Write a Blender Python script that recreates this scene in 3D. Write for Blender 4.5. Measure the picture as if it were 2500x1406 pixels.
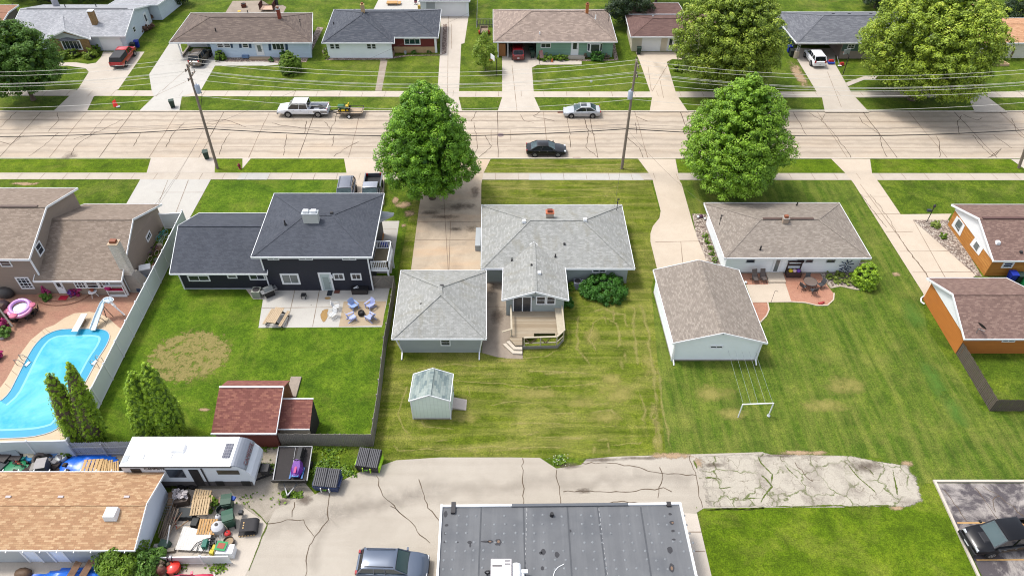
import bpy, math, random
import numpy as np
from mathutils import Vector, Matrix, Euler
R = math.radians
# ---------------------------------------------------------------- camera, sky, sun, exposure
for o in list(bpy.data.objects): bpy.data.objects.remove(o)
SC = bpy.context.scene
COL = SC.collection
HC = 48.0; PITCH = 43.4; FPX = 1750.0
cam_d = bpy.data.cameras.new('camera'); cam = bpy.data.objects.new('camera', cam_d); COL.objects.link(cam)
cam.location = (0, 0, HC); cam.rotation_euler = (R(90-PITCH), 0, 0)
cam_d.sensor_width = 36; cam_d.lens = 36*FPX/2500; cam_d.clip_start = 1; cam_d.clip_end = 3000
SC.camera = cam
SUNV = Vector((-.46, .2, 1)).normalized()
w = bpy.data.worlds.new("World"); SC.world = w; w.use_nodes = True
wn = w.node_tree; bg = wn.nodes['Background']
sky = wn.nodes.new('ShaderNodeTexSky'); sky.sky_type = 'NISHITA'; sky.sun_disc = False
sky.sun_elevation = math.asin(SUNV.z); sky.sun_rotation = math.atan2(SUNV.x, SUNV.y) % (2*math.pi)
sky.dust_density = 2.5; sky.air_density = 0.8
wn.links.new(sky.outputs[0], bg.inputs[0]); bg.inputs[1].default_value = 0.15
hs = wn.nodes.new('ShaderNodeHueSaturation'); hs.inputs['Saturation'].default_value = .42; wn.links.new(sky.outputs[0], hs.inputs['Color']); wn.links.new(hs.outputs[0], bg.inputs[0])
sd = bpy.data.lights.new('sun', 'SUN'); sd.energy = 1.3; sd.angle = R(11); sd.color = (1, .955, .88)
so = bpy.data.objects.new('sun', sd); COL.objects.link(so); so.rotation_euler = SUNV.to_track_quat('Z', 'Y').to_euler()
SC.view_settings.view_transform = 'Standard'; SC.view_settings.look = 'None'
SC.view_settings.exposure = 1.25; SC.view_settings.gamma = 1
SC.render.engine = 'CYCLES'; SC.cycles.filter_width = 1.1
# ---------------------------------------------------------------- pixel of the photograph <-> place in the world
CP, SP = math.cos(R(PITCH)), math.sin(R(PITCH))
def ray(px, py):
    dx = (px-1250)/FPX; dy = (703-py)/FPX
    return Vector((dx, CP+dy*SP, -SP+dy*CP))
def W(px, py, z=0.0):
    d = ray(px, py); t = (HC-z)/-d.z
    return Vector((d.x*t, d.y*t, z))
def onY(px, py, Y):
    d = ray(px, py); t = Y/d.y
    return Vector((d.x*t, Y, HC+d.z*t))
def hit(px, py, p0, n):
    d = ray(px, py); o = Vector((0, 0, HC))
    t = (Vector(p0)-o).dot(n)/d.dot(n)
    return o+d*t
def lerp(a, b, t): return a+(b-a)*t
# ---------------------------------------------------------------- mesh builder
class MB:
    def __init__(s): s.v = []; s.f = []
    def poly(s, pts):
        i = len(s.v); s.v += [tuple(p) for p in pts]; s.f.append(tuple(range(i, i+len(pts)))); return s
    def box(s, c, d, rz=0, m=None, taper=1.0):
        X, Y, Z = d[0]/2, d[1]/2, d[2]/2
        P = []
        for z, k in ((-Z, 1.0), (Z, taper)):
            for x, y in ((-X, -Y), (X, -Y), (X, Y), (-X, Y)): P.append(Vector((x*k, y*k, z)))
        if m is not None: P = [m @ p for p in P]
        if rz:
            q = Matrix.Rotation(rz, 3, 'Z'); P = [q @ p for p in P]
        c = Vector(c); i = len(s.v); s.v += [tuple(p+c) for p in P]
        for f in ((3,2,1,0),(4,5,6,7),(0,1,5,4),(1,2,6,5),(2,3,7,6),(3,0,4,7)): s.f.append(tuple(i+k for k in f))
        return s
    def bb(s, x0, y0, z0, x1, y1, z1): return s.box(((x0+x1)/2, (y0+y1)/2, (z0+z1)/2), (abs(x1-x0), abs(y1-y0), abs(z1-z0)))
    def beam(s, p, q, wd, h, up=Vector((0, 0, 1))):
        p, q = Vector(p), Vector(q); d = q-p; L = d.length
        if L < 1e-5: return s
        d /= L; sd_ = d.cross(up)
        if sd_.length < 1e-4: sd_ = d.cross(Vector((1, 0, 0)))
        sd_.normalize(); u = sd_.cross(d); i = len(s.v)
        for b in (p, q):
            for a, c in ((-1, -1), (1, -1), (1, 1), (-1, 1)): s.v.append(tuple(b+sd_*(a*wd/2)+u*(c*h/2)))
        for f in ((0,1,2,3),(7,6,5,4),(0,4,5,1),(1,5,6,2),(2,6,7,3),(3,7,4,0)): s.f.append(tuple(i+k for k in f))
        return s
    def tube(s, p, q, r0, r1=None, n=8, caps=True):
        r1 = r0 if r1 is None else r1
        p, q = Vector(p), Vector(q); d = (q-p)
        if d.length < 1e-6: return s
        d.normalize(); a = d.cross(Vector((0, 0, 1)))
        if a.length < 1e-3: a = Vector((1, 0, 0))
        a.normalize(); b = d.cross(a); i = len(s.v)
        for c, r in ((p, r0), (q, r1)):
            for k in range(n):
                t = 2*math.pi*k/n; s.v.append(tuple(c+a*(r*math.cos(t))+b*(r*math.sin(t))))
        for k in range(n):
            l = (k+1) % n; s.f.append((i+k, i+l, i+n+l, i+n+k))
        if caps: s.f.append(tuple(i+k for k in range(n))[::-1]); s.f.append(tuple(i+n+k for k in range(n)))
        return s
    def path(s, pts, r, n=6):
        for a, b in zip(pts[:-1], pts[1:]): s.tube(a, b, r, r, n)
        return s
    def ring(s, c, ax, Rr, r, n=14, k=6):
        ax = Vector(ax).normalized(); a = ax.cross(Vector((0.3, .2, 1))).normalized(); b = ax.cross(a); i = len(s.v); c = Vector(c)
        for j in range(n):
            t = 2*math.pi*j/n; d = a*math.cos(t)+b*math.sin(t)
            for m in range(k):
                u = 2*math.pi*m/k; s.v.append(tuple(c+d*(Rr+r*math.cos(u))+ax*(r*math.sin(u))))
        for j in range(n):
            for m in range(k):
                j2 = (j+1) % n; m2 = (m+1) % k
                s.f.append((i+j*k+m, i+j2*k+m, i+j2*k+m2, i+j*k+m2))
        return s
    def lathe(s, c, prof, n=14):
        c = Vector(c); i = len(s.v); m = len(prof)
        for k in range(n):
            t = 2*math.pi*k/n
            for r, z in prof: s.v.append((c.x+r*math.cos(t), c.y+r*math.sin(t), c.z+z))
        for k in range(n):
            l = (k+1) % n
            for j in range(m-1): s.f.append((i+k*m+j, i+l*m+j, i+l*m+j+1, i+k*m+j+1))
        return s
    def prism(s, pts, z0, z1):
        i = len(s.v); n = len(pts)
        for z in (z0, z1): s.v += [(p[0], p[1], z) for p in pts]
        s.f.append(tuple(range(i, i+n))[::-1]); s.f.append(tuple(range(i+n, i+2*n)))
        for k in range(n):
            l = (k+1) % n; s.f.append((i+k, i+l, i+n+l, i+n+k))
        return s
    def loft(s, secs, cap=True):
        i = len(s.v); n = len(secs[0])
        for sec in secs: s.v += [tuple(p) for p in sec]
        for j in range(len(secs)-1):
            for k in range(n):
                l = (k+1) % n; s.f.append((i+j*n+k, i+j*n+l, i+(j+1)*n+l, i+(j+1)*n+k))
        if cap: s.f.append(tuple(i+k for k in range(n))[::-1]); s.f.append(tuple(i+(len(secs)-1)*n+k for k in range(n)))
        return s
    def build(s, name, mat, parent=None, smooth=None, local=False, fix=True):
        me = bpy.data.meshes.new(name); off = Vector((0, 0, 0))
        if parent is not None and not local:
            p = parent
            while p is not None: off += p.location; p = p.parent
        V = np.array(s.v, dtype=np.float64)-np.array(off)
        me.from_pydata(V.tolist(), [], s.f); me.update()
        if fix:
            import bmesh
            bm = bmesh.new(); bm.from_mesh(me); bmesh.ops.recalc_face_normals(bm, faces=bm.faces); bm.to_mesh(me); bm.free()
        uvl = me.uv_layers.new(name='UVMap').data
        for p in me.polygons:
            n = p.normal
            if abs(n.z) > .97: h = Vector((1, 0, 0)); t = Vector((0, 1, 0))
            else:
                h = Vector((0, 0, 1)).cross(n).normalized(); t = n.cross(h)
            for li in p.loop_indices:
                c = me.vertices[me.loops[li].vertex_index].co
                if n.z > -.5 or 1: uvl[li].uv = (c.dot(h), c.dot(t))
        me.materials.append(mat)
        if smooth is not None:
            me.polygons.foreach_set('use_smooth', [True]*len(me.polygons)); me.set_sharp_from_angle(angle=R(smooth))
        o = bpy.data.objects.new(name, me); COL.objects.link(o)
        if parent is not None: o.parent = parent
        return o
def tag(o, label=None, cat=None, group=None, kind=None):
    if label: o['label'] = label
    if cat: o['category'] = cat
    if group: o['group'] = group
    if kind: o['kind'] = kind
    return o
def thing(name, label, cat, loc=(0, 0, 0), rz=0, group=None):
    o = bpy.data.objects.new(name, None); COL.objects.link(o); o.empty_display_size = .3
    o.location = loc; o.rotation_euler = (0, 0, rz)
    return tag(o, label, cat, group)
def struct(name, mb, mat, **k): return tag(mb.build(name, mat, **k), kind='structure')
def dup(root, loc, rz=None, label=None, group=None, scale=None, mats=None):
    def cp(o, par):
        c = o.copy(); COL.objects.link(c); c.parent = par
        if mats and c.type == 'MESH' and c.data.materials and c.data.materials[0].name in mats:
            c.material_slots[0].link = 'OBJECT'; c.material_slots[0].material = mats[c.data.materials[0].name]
        for ch in list(o.children): cp(ch, c)
        return c
    r = cp(root, None); r.location = loc
    if rz is not None: r.rotation_euler = (0, 0, rz)
    if label: r['label'] = label
    if group: r['group'] = group
    if scale: r.scale = (scale,)*3
    return r
# ---------------------------------------------------------------- materials
KA = 0.60
def S(r, g=None, b=None, k=KA):
    if g is None: r, g, b = r
    def f(c):
        c /= 255.0
        return (c/12.92 if c <= .04045 else ((c+.055)/1.055)**2.4)*k
    return (f(r), f(g), f(b), 1)
class NT:
    def __init__(s, name):
        s.m = bpy.data.materials.new(name); s.m.use_nodes = True; s.t = s.m.node_tree
        s.b = s.t.nodes['Principled BSDF']; s.out = s.t.nodes['Material Output']
        s.tc = s.t.nodes.new('ShaderNodeTexCoord')
    def n(s, ty, **k):
        nd = s.t.nodes.new('ShaderNode'+ty)
        for a, v in k.items():
            if a[0] == '_': nd.inputs[int(a[1:])].default_value = v if not hasattr(v, 'links') else v.default_value; 
            else: setattr(nd, a, v)
        return nd
    def l(s, a, b): s.t.links.new(a, b)
    def vec(s, co='Object', scale=(1, 1, 1), rot=(0, 0, 0)):
        mp = s.n('Mapping'); s.l(s.tc.outputs[co], mp.inputs[0])
        mp.inputs['Scale'].default_value = scale; mp.inputs['Rotation'].default_value = rot
        return mp.outputs[0]
    def noise(s, v, sc, det=4, rough=.55, dist=0):
        nd = s.n('TexNoise'); s.l(v, nd.inputs['Vector']); nd.inputs['Scale'].default_value = sc
        nd.inputs['Detail'].default_value = det; nd.inputs['Roughness'].default_value = rough; nd.inputs['Distortion'].default_value = dist
        return nd.outputs[0]
    def ramp(s, f, stops):
        nd = s.n('ValToRGB'); s.l(f, nd.inputs[0]); e = nd.color_ramp.elements
        while len(e) < len(stops): e.new(.5)
        for k, (p, c) in enumerate(stops):
            e[k].position = p; e[k].color = c if len(c) == 4 else (*c, 1)
        return nd.outputs[0]
    def mix(s, f, a, b, mode='MIX'):
        nd = s.n('Mix', data_type='RGBA', blend_type=mode)
        for q, v in ((nd.inputs[0], f), (nd.inputs[6], a), (nd.inputs[7], b)):
            if isinstance(v, (int, float)): q.default_value = v
            elif isinstance(v, tuple): q.default_value = v
            else: s.l(v, q)
        return nd.outputs[2]
    def math(s, op, a, b=0.0, c=None):
        nd = s.n('Math', operation=op)
        for k, v in enumerate((a, b) if c is None else (a, b, c)):
            if isinstance(v, (int, float)): nd.inputs[k].default_value = v
            else: s.l(v, nd.inputs[k])
        return nd.outputs[0]
    def bump(s, h, st=.3, d=.02):
        nd = s.n('Bump'); s.l(h, nd.inputs['Height']); nd.inputs['Strength'].default_value = st; nd.inputs['Distance'].default_value = d
        s.l(nd.outputs[0], s.b.inputs['Normal'])
    def col(s, c, rough=.8, spec=.3):
        s.l(c, s.b.inputs['Base Color']); s.b.inputs['Roughness'].default_value = rough; s.b.inputs['Specular IOR Level'].default_value = spec
        return s.m
def sc_(c, k): return (min(c[0]*k, .95), min(c[1]*k, .95), min(c[2]*k, .95), 1)
_mc = {}
def M(rgb, rough=.6, var=.1, sc=3, metal=0, spec=.4, coat=0, k=KA, bump=0, name=None):
    key = (rgb, rough, var, sc, metal, spec, coat, k, bump)
    if key in _mc: return _mc[key]
    s = NT(name or 'paint_%d_%d_%d' % rgb); c = S(*rgb, k=k)
    if var:
        v = s.vec(); f = s.noise(v, sc, 5, .6)
        cc = s.mix(f, sc_(c, 1-var*1.6), sc_(c, 1+var*1.6)); s.l(cc, s.b.inputs['Base Color'])
        if bump: s.bump(s.noise(v, sc*8, 3), bump)
    else: s.b.inputs['Base Color'].default_value = c
    s.b.inputs['Roughness'].default_value = rough; s.b.inputs['Metallic'].default_value = metal
    s.b.inputs['Specular IOR Level'].default_value = spec; s.b.inputs['Coat Weight'].default_value = coat; s.b.inputs['Coat Roughness'].default_value = .08
    _mc[key] = s.m; return s.m
def shingle(name, a, b, c=None, bw=.3, rh=.145, stain=None, streak=.25, k=KA, con=.6):
    s = NT(name); v = s.vec('UV')
    br = s.n('TexBrick', offset=.5); s.l(v, br.inputs['Vector'])
    br.inputs['Scale'].default_value = 1; br.inputs['Mortar Size'].default_value = .014; br.inputs['Brick Width'].default_value = bw; br.inputs['Row Height'].default_value = rh; br.inputs['Mortar Smooth'].default_value = .4
    sp = s.n('SeparateXYZ'); s.l(v, sp.inputs[0]); row = s.math('FLOOR', s.math('DIVIDE', sp.outputs[1], rh)); cell = s.math('FLOOR', s.math('ADD', s.math('DIVIDE', sp.outputs[0], bw), s.math('MULTIPLY', s.math('FRACT', s.math('MULTIPLY', row, .381)), 1.0)))
    cb_ = s.n('CombineXYZ'); s.l(cell, cb_.inputs[0]); s.l(row, cb_.inputs[1]); wnz = s.n('TexWhiteNoise', noise_dimensions='2D'); s.l(cb_.outputs[0], wnz.inputs['Vector'])
    ca = S(*a, k=k); cb2 = S(*b, k=k); cc = S(*(c or b), k=k); mt = lambda q: tuple(lerp(ca[i], q[i], con) for i in range(3))+(1,); cb2 = mt(cb2); cc = mt(cc)
    col = s.ramp(wnz.outputs[0], [(0, sc_(cb2, .9)), (.35, cb2), (.6, ca), (1, sc_(cc, 1.1))])
    col = s.mix(s.math('MULTIPLY', br.outputs['Fac'], .45), col, sc_(ca, .45))
    f3 = s.noise(s.vec('UV', (1.1, .16, 1)), 1.0, 5, .65)
    col = s.mix(s.ramp(f3, [(.3, (streak,)*3), (.65, (0, 0, 0))]), col, sc_(S(*a, k=k), .55))
    f4 = s.noise(s.vec('UV'), .35, 4); col = s.mix(s.ramp(f4, [(.35, (0, 0, 0)), (.75, (.22, .22, .22))]), col, sc_(S(*b, k=k), 1.3))
    if stain:
        f5 = s.noise(s.vec('UV', (1, .5, 1)), .8, 6, .7); col = s.mix(s.ramp(f5, [(.52, (0, 0, 0)), (.68, (.6, .6, .6))]), col, S(*stain, k=k))
    fz = s.noise(s.vec('UV'), 14, 3); col = s.mix(1.0, col, s.mix(fz, (.8, .8, .8, 1), (1.2, 1.2, 1.2, 1)), 'MULTIPLY')
    s.bump(br.outputs['Fac'], .25, .01)
    return s.col(col, .92, .15)
def siding(name, rgb, pitch=.13, k=KA, var=.06, depth=.35, line=.72, vert=False, patch=None):
    s = NT(name); v = s.vec('UV'); sp = s.n('SeparateXYZ'); s.l(v, sp.inputs[0])
    fr = s.math('FRACT', s.math('DIVIDE', sp.outputs[0 if vert else 1], pitch))
    c = S(*rgb, k=k); f = s.noise(s.vec('UV', (.6, 3, 1)), 1.5, 5, .6)
    col = s.mix(f, sc_(c, 1-var*2), sc_(c, 1+var*2))
    g = s.noise(s.vec('Object'), .5, 5, .6); col = s.mix(s.ramp(g, [(.4, (0, 0, 0)), (.8, (.25, .25, .25))]), col, sc_(c, .7))
    if patch: col = s.mix(s.ramp(s.noise(s.vec('UV', (.4, 2.5, 1)), 1.2, 6, .7), [(.5, (0, 0, 0)), (.62, (1, 1, 1))]), col, S(*patch, k=k))
    ln = s.ramp(fr, [(0, (1, 1, 1)), (.1, (0, 0, 0)), (.93, (0, 0, 0)), (1, (1, 1, 1))])
    col = s.mix(ln, col, sc_(c, line)); s.bump(fr, depth, .02)
    return s.col(col, .6, .3)
def bricks(name, a, b, mortar, bw=.2, rh=.1, ms=.012, k=KA, co='UV', dirt=None):
    s = NT(name); v = s.vec(co); br = s.n('TexBrick', offset=.5); s.l(v, br.inputs['Vector'])
    br.inputs['Color1'].default_value = S(*a, k=k); br.inputs['Color2'].default_value = S(*b, k=k); br.inputs['Mortar'].default_value = S(*mortar, k=k)
    br.inputs['Scale'].default_value = 1; br.inputs['Mortar Size'].default_value = ms; br.inputs['Brick Width'].default_value = bw; br.inputs['Row Height'].default_value = rh
    f = s.noise(s.vec(co), .6, 6, .65)
    col = s.mix(s.ramp(f, [(.35, (.45, .45, .45)), (.65, (0, 0, 0))]), br.outputs[0], S(*(dirt or mortar), k=k))
    f2 = s.noise(s.vec(co), 9, 4); col = s.mix(1.0, col, s.mix(f2, (.65, .65, .65, 1), (1.35, 1.35, 1.35, 1)), 'MULTIPLY')
    s.bump(br.outputs['Fac'], .3, .01)
    return s.col(col, .9, .2)
def concrete(name, rgb, stain=(150, 138, 122), amt=.35, big=.12, k=KA, warm=None, streak=0, fine=.5, lo=.45, hi=.75):
    s = NT(name); v = s.vec(); c = S(*rgb, k=k)
    col = s.mix(s.noise(v, 1.3, 6, .65), sc_(c, .9), sc_(c, 1.08))
    f = s.noise(v, big, 7, .68, .4); col = s.mix(s.ramp(f, [(lo, (0, 0, 0)), (hi, (amt,)*3)]), col, S(*stain, k=k))
    if streak:
        f = s.noise(s.vec('Object', (.05, 1.6, 1)), 1.0, 6, .6); col = s.mix(s.ramp(f, [(.45, (0, 0, 0)), (.72, (streak,)*3)]), col, S(*stain, k=k))
    if warm:
        f = s.noise(s.vec('Object', (.12, .5, 1)), .8, 5, .6); col = s.mix(s.ramp(f, [(.5, (0, 0, 0)), (.7, (.5, .5, .5))]), col, S(*warm, k=k))
    fz = s.noise(v, 14, 4, .7); col = s.mix(fine, col, s.mix(1.0, col, s.mix(fz, (.45, .45, .45, 1), (1.55, 1.55, 1.55, 1)), 'MULTIPLY'))
    s.bump(fz, .12, .01)
    return s.col(col, .92, .2)
def grass(name, dark, mid, light, dry, dryamt=.5, stripe=None, k=KA*.8):
    s = NT(name); v = s.vec()
    f = s.noise(v, .45, 8, .68, .3)
    col = s.ramp(f, [(.3, S(*dark, k=k)), (.5, S(*mid, k=k)), (.68, S(*light, k=k))])
    f2 = s.noise(v, 2.6, 6, .72, .2); col = s.mix(s.ramp(f2, [(.36, (.6, .6, .6)), (.6, (0, 0, 0))]), col, sc_(S(*dark, k=k), .82))
    f3 = s.noise(v, .23, 8, .72, .5); col = s.mix(s.ramp(f3, [(.5, (0, 0, 0)), (.72, (dryamt,)*3)]), col, S(*dry, k=k))
    if stripe:
        f5 = s.noise(s.vec('Object', (stripe[0], stripe[1], 1)), 1.0, 6, .6, .2); col = s.mix(s.ramp(f5, [(.42, (0, 0, 0)), (.68, (stripe[2],)*3)]), col, S(*dry, k=k)); f6 = s.noise(s.vec('Object', (stripe[0]*1.3, stripe[1]*1.3, 2)), 1.0, 5, .6); col = s.mix(s.ramp(f6, [(.3, (.5, .5, .5)), (.5, (0, 0, 0))]), col, sc_(S(*dark, k=k), .9))
    f4 = s.noise(v, 9, 6, .85); col = s.mix(1.0, col, s.ramp(f4, [(.3, (.3, .3, .3)), (.5, (1, 1, 1)), (.7, (1.9, 1.85, 1.6))]), 'MULTIPLY')
    s.bump(f4, .6, .06)
    return s.col(col, .95, .1)
def soft(name, rgb, var=.2, thr=.5, sharp=.2, sc=3, k=KA, amp=3.0, top=1.0, rough=.95, colf=None):
    """surface that breaks up towards its border (uv.y 0..1 across, or 0 at the rim)"""
    s = NT(name); v = s.vec(); c = S(*rgb, k=k)
    col = s.mix(s.noise(v, 5, 6, .7), sc_(c, 1-var*1.5), sc_(c, 1+var*1.5)); col = colf(s, v, col) if colf else col; s.col(col, rough, .1)
    at = s.n('Attribute', attribute_name='rim'); nz = s.noise(v, sc, 7, .72)
    nz2 = s.noise(v, sc*3.7, 5, .7)
    a = s.math('ADD', at.outputs['Fac'], s.math('MULTIPLY', s.math('SUBTRACT', s.math('ADD', s.math('MULTIPLY', nz, .7), s.math('MULTIPLY', nz2, .3)), .5), amp))
    a = s.ramp(a, [(max(thr-sharp, 0), (0, 0, 0)), (min(thr+sharp, 1), (top,)*3)])
    tr = s.n('BsdfTransparent'); mx = s.n('MixShader'); s.l(a, mx.inputs[0]); s.l(tr.outputs[0], mx.inputs[1]); s.l(s.b.outputs[0], mx.inputs[2]); s.l(mx.outputs[0], s.out.inputs[0])
    return s.m
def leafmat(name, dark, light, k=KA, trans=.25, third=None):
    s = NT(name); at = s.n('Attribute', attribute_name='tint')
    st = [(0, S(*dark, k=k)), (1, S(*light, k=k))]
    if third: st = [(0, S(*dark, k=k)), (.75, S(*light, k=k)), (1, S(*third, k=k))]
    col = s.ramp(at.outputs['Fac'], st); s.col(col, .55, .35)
    tr = s.n('BsdfTranslucent'); s.l(s.mix(.35, col, S(180, 200, 50, k=k)), tr.inputs[0])
    mx = s.n('MixShader'); mx.inputs[0].default_value = trans
    s.l(s.b.outputs[0], mx.inputs[1]); s.l(tr.outputs[0], mx.inputs[2]); s.l(mx.outputs[0], s.out.inputs[0])
    return s.m
# ribbons and blobs with a 'rim' attribute: 1 inside, 0 at the border
def rim_mesh(name, verts, faces, rim, mat, kind='stuff', parent=None):
    me = bpy.data.meshes.new(name); me.from_pydata([tuple(v) for v in verts], [], faces); me.update()
    a = me.attributes.new('rim', 'FLOAT', 'POINT'); a.data.foreach_set('value', rim)
    me.materials.append(mat); o = bpy.data.objects.new(name, me); COL.objects.link(o)
    o['kind'] = kind
    return o
class Soft:
    def __init__(s): s.v = []; s.f = []; s.r = []
    def ribbon(s, pts, wd, z, jit=.25, rnd=None):
        rnd = rnd or random
        P = [Vector((p[0], p[1], 0)) for p in pts]; Q = []
        for a, b in zip(P[:-1], P[1:]):
            n = max(1, int((b-a).length/.8))
            for k in range(n): Q.append(a.lerp(b, k/n))
        Q.append(P[-1]); N = len(Q)
        for k in range(1, N-1): Q[k] = Q[k]+Vector((rnd.uniform(-1, 1), rnd.uniform(-1, 1), 0))*wd*jit
        b = len(s.v)
        for k in range(N):
            d = (Q[min(k+1, N-1)]-Q[max(k-1, 0)]).normalized(); n = Vector((-d.y, d.x, 0)); ww = wd*rnd.uniform(.6, 1.3)
            e = 0 if k in (0, N-1) else 1
            for t, r in ((-1, 0), (0, e), (1, 0)): s.v.append(tuple(Q[k]+n*ww*t+Vector((0, 0, z)))); s.r.append(r)
        for k in range(N-1):
            for t in (0, 1): i = b+k*3+t; s.f.append((i, i+3, i+4, i+1))
        return s
    def blob(s, pts, z, ts=((0, 1), (.5, .6), (1, 0))):
        c = sum((Vector((p[0], p[1], 0)) for p in pts), Vector())/len(pts); n = len(pts); b = len(s.v)
        for t, r in ts:
            for p in pts: s.v.append((lerp(c.x, p[0], t), lerp(c.y, p[1], t), z)); s.r.append(r)
        for j in (0, 1):
            for k in range(n): l = (k+1) % n; s.f.append((b+j*n+k, b+j*n+l, b+(j+1)*n+l, b+(j+1)*n+k))
        return s
    def ell(s, c, rx, ry, z, n=18): return s.blob([(c[0]+rx*math.cos(2*math.pi*k/n), c[1]+ry*math.sin(2*math.pi*k/n)) for k in range(n)], z)
    def build(s, name, mat, kind='stuff'): return rim_mesh(name, s.v, s.f, s.r, mat, kind)
def px(pts, z=0.0): return [W(a, b, z) for a, b in pts]
def smoothpoly(pts, it=2):
    P = [Vector((p[0], p[1])) for p in pts]
    for _ in range(it):
        Q = []
        for k in range(len(P)):
            a, b = P[k], P[(k+1) % len(P)]; Q += [a.lerp(b, .25), a.lerp(b, .75)]
        P = Q
    return [(p.x, p.y) for p in P]
def sheet(name, pts, mat, z, kind='structure', sm=0, photo=True):
    P = px(pts, z) if photo else [Vector((p[0], p[1], z)) for p in pts]
    if sm: P = [Vector((a, b, z)) for a, b in smoothpoly(P, sm)]
    o = MB().poly(P).build(name, mat)
    if kind: o['kind'] = kind
    return o
# ---------------------------------------------------------------- ground
G_ = dict(dark=(72, 96, 26), mid=(106, 133, 36), light=(140, 160, 50), dry=(174, 172, 92))
m_grass = grass('lawn_grass', **G_, dryamt=.42)
m_grassB = grass('lush_grass', (74, 106, 26), (110, 144, 34), (138, 166, 48), (166, 170, 76), .5)
m_grassC = grass('mown_dry_grass', (86, 104, 26), (122, 140, 40), (152, 164, 56), (194, 184, 108), .6, stripe=(.13, 1.3, .45))
m_grassD = grass('striped_grass', (76, 104, 32), (108, 136, 44), (136, 156, 56), (176, 172, 92), .45, stripe=(1.5, .1, .34))
m_grassF = grass('shaded_front_grass', (80, 102, 30), (114, 138, 40), (142, 160, 50), (170, 168, 92), .5)  # grass of the far front lawns, in its own green
m_grassE = grass('parkway_grass', (80, 104, 22), (114, 144, 28), (142, 166, 40), (176, 172, 84), .4)
m_road = concrete('street_concrete', (212, 197, 178), (166, 151, 134), .5, .07, streak=.28, warm=(214, 192, 166))
m_walk = concrete('sidewalk_concrete', (216, 204, 188), (184, 168, 150), .45, .3)
m_drive = concrete('driveway_concrete', (217, 206, 192), (178, 166, 150), .4, .15)
m_white = concrete('new_white_concrete', (212, 208, 200), (194, 188, 178), .3, .15)
m_warm = concrete('warm_concrete', (222, 206, 186), (190, 172, 150), .35, .2)
m_old = concrete('stained_concrete', (214, 196, 172), (138, 124, 108), .85, .16, warm=(228, 188, 148))
m_path = concrete('worn_path_concrete', (176, 162, 146), (128, 114, 100), .7, .3)
m_lot = concrete('lot_concrete', (200, 191, 177), (164, 153, 138), .5, .09, streak=.2)
m_curb = concrete('curb_concrete', (222, 212, 198), (180, 168, 150), .4, .5)
m_crack = M((88, 70, 58), .95, .2, 2, spec=.1, name='crack_tar')
m_joint = M((150, 130, 112), .95, .2, 2, spec=.1, name='joint_line')
m_gravel = None
def gravel(name, a, b, c):
    s = NT(name); v = s.vec(); vo = s.n('TexVoronoi'); s.l(v, vo.inputs['Vector']); vo.inputs['Scale'].default_value = 5.5
    sp = s.n('SeparateColor'); s.l(vo.outputs['Color'], sp.inputs[0])
    col = s.ramp(sp.outputs[0], [(0, S(*a)), (.5, S(*b)), (1, S(*c))])
    d = s.ramp(vo.outputs['Distance'], [(.25, (0, 0, 0)), (.75, (1, 1, 1))]); col = s.mix(d, col, sc_(S(*a), .5)); s.bump(vo.outputs['Distance'], .8, .06)
    return s.col(col, .9, .2)
m_gravel = gravel('pale_gravel', (170, 150, 138), (208, 194, 178), (230, 220, 206))
m_gravelp = gravel('pinkish_gravel', (160, 138, 126), (196, 176, 160), (220, 204, 190))
m_rocklot = concrete('gravel_yard', (186, 176, 162), (142, 134, 112), .8, .5, fine=.9)
m_paver = bricks('paver_brick', (190, 140, 118), (172, 124, 106), (160, 132, 112), .22, .11, .006, dirt=(196, 160, 132))
m_paver2 = bricks('stamped_red_paving', (196, 142, 116), (182, 128, 106), (186, 138, 114), .3, .15, .004, dirt=(206, 158, 134))
m_coping = concrete('pool_deck_concrete', (224, 202, 172), (202, 174, 142), .35, .4)

# ground: one sheet, sunk 15 cm where the street runs
YN = W(0, 386).y; YF = W(0, 271.5).y
gm = MB(); X0, X1 = -420, 420
prof = [(-60, -.02), (YN+.02, -.02), (YN+.02, -.17), (YF-.02, -.17), (YF-.02, -.02), (600, -.02)]
for (a, za), (b, zb) in zip(prof[:-1], prof[1:]): gm.poly([(X0, a, za), (X1, a, za), (X1, b, zb), (X0, b, zb)])
struct('ground', gm, m_grass)
ZR = -.12
def sheetw(name, x0, y0, x1, y1, mat, z): return sheet(name, [(x0, y0), (x1, y0), (x1, y1), (x0, y1)], mat, z, photo=False)
sheetw('street', X0, YN+.02, X1, YF-.02, m_road, ZR)
cb = MB(); cb.bb(X0, YN-.14, -.2, X1, YN+.03, .012); cb.bb(X0, YF-.03, -.2, X1, YF+.14, .012); struct('street_kerbs', cb, m_curb)
# lawns in their own grass
sheet('lawn', [(462, 700), (500, 440), (835, 440), (832, 500), (960, 540), (985, 540), (968, 700), (912, 1089), (640, 1092), (250, 1110), (190, 1112), (246, 986), (420, 660)], m_grassB, -.012)
sheet('lawn', [(1022, 440), (1588, 440), (1612, 522), (1588, 570), (1606, 657), (1590, 700), (1625, 1110), (1500, 1117), (1250, 1119), (1075, 1120), (960, 1126), (912, 1112), (914, 1089), (968, 690), (1000, 520)], m_grassC, -.010)
sheet('lawn', [(1664, 440), (2080, 441), (2252, 716), (2262, 800), (2398, 1003), (2600, 1003), (2600, 1160), (2240, 1180), (2150, 1118), (1860, 1103), (1620, 1112), (1590, 880), (1606, 657)], m_grassD, -.011)
sheet('lawn', [(1704, 1236), (2205, 1234), (2260, 1180), (2290, 1180), (2400, 1409), (2520, 1800), (1800, 1800)], m_grassE, -.009)
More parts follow.
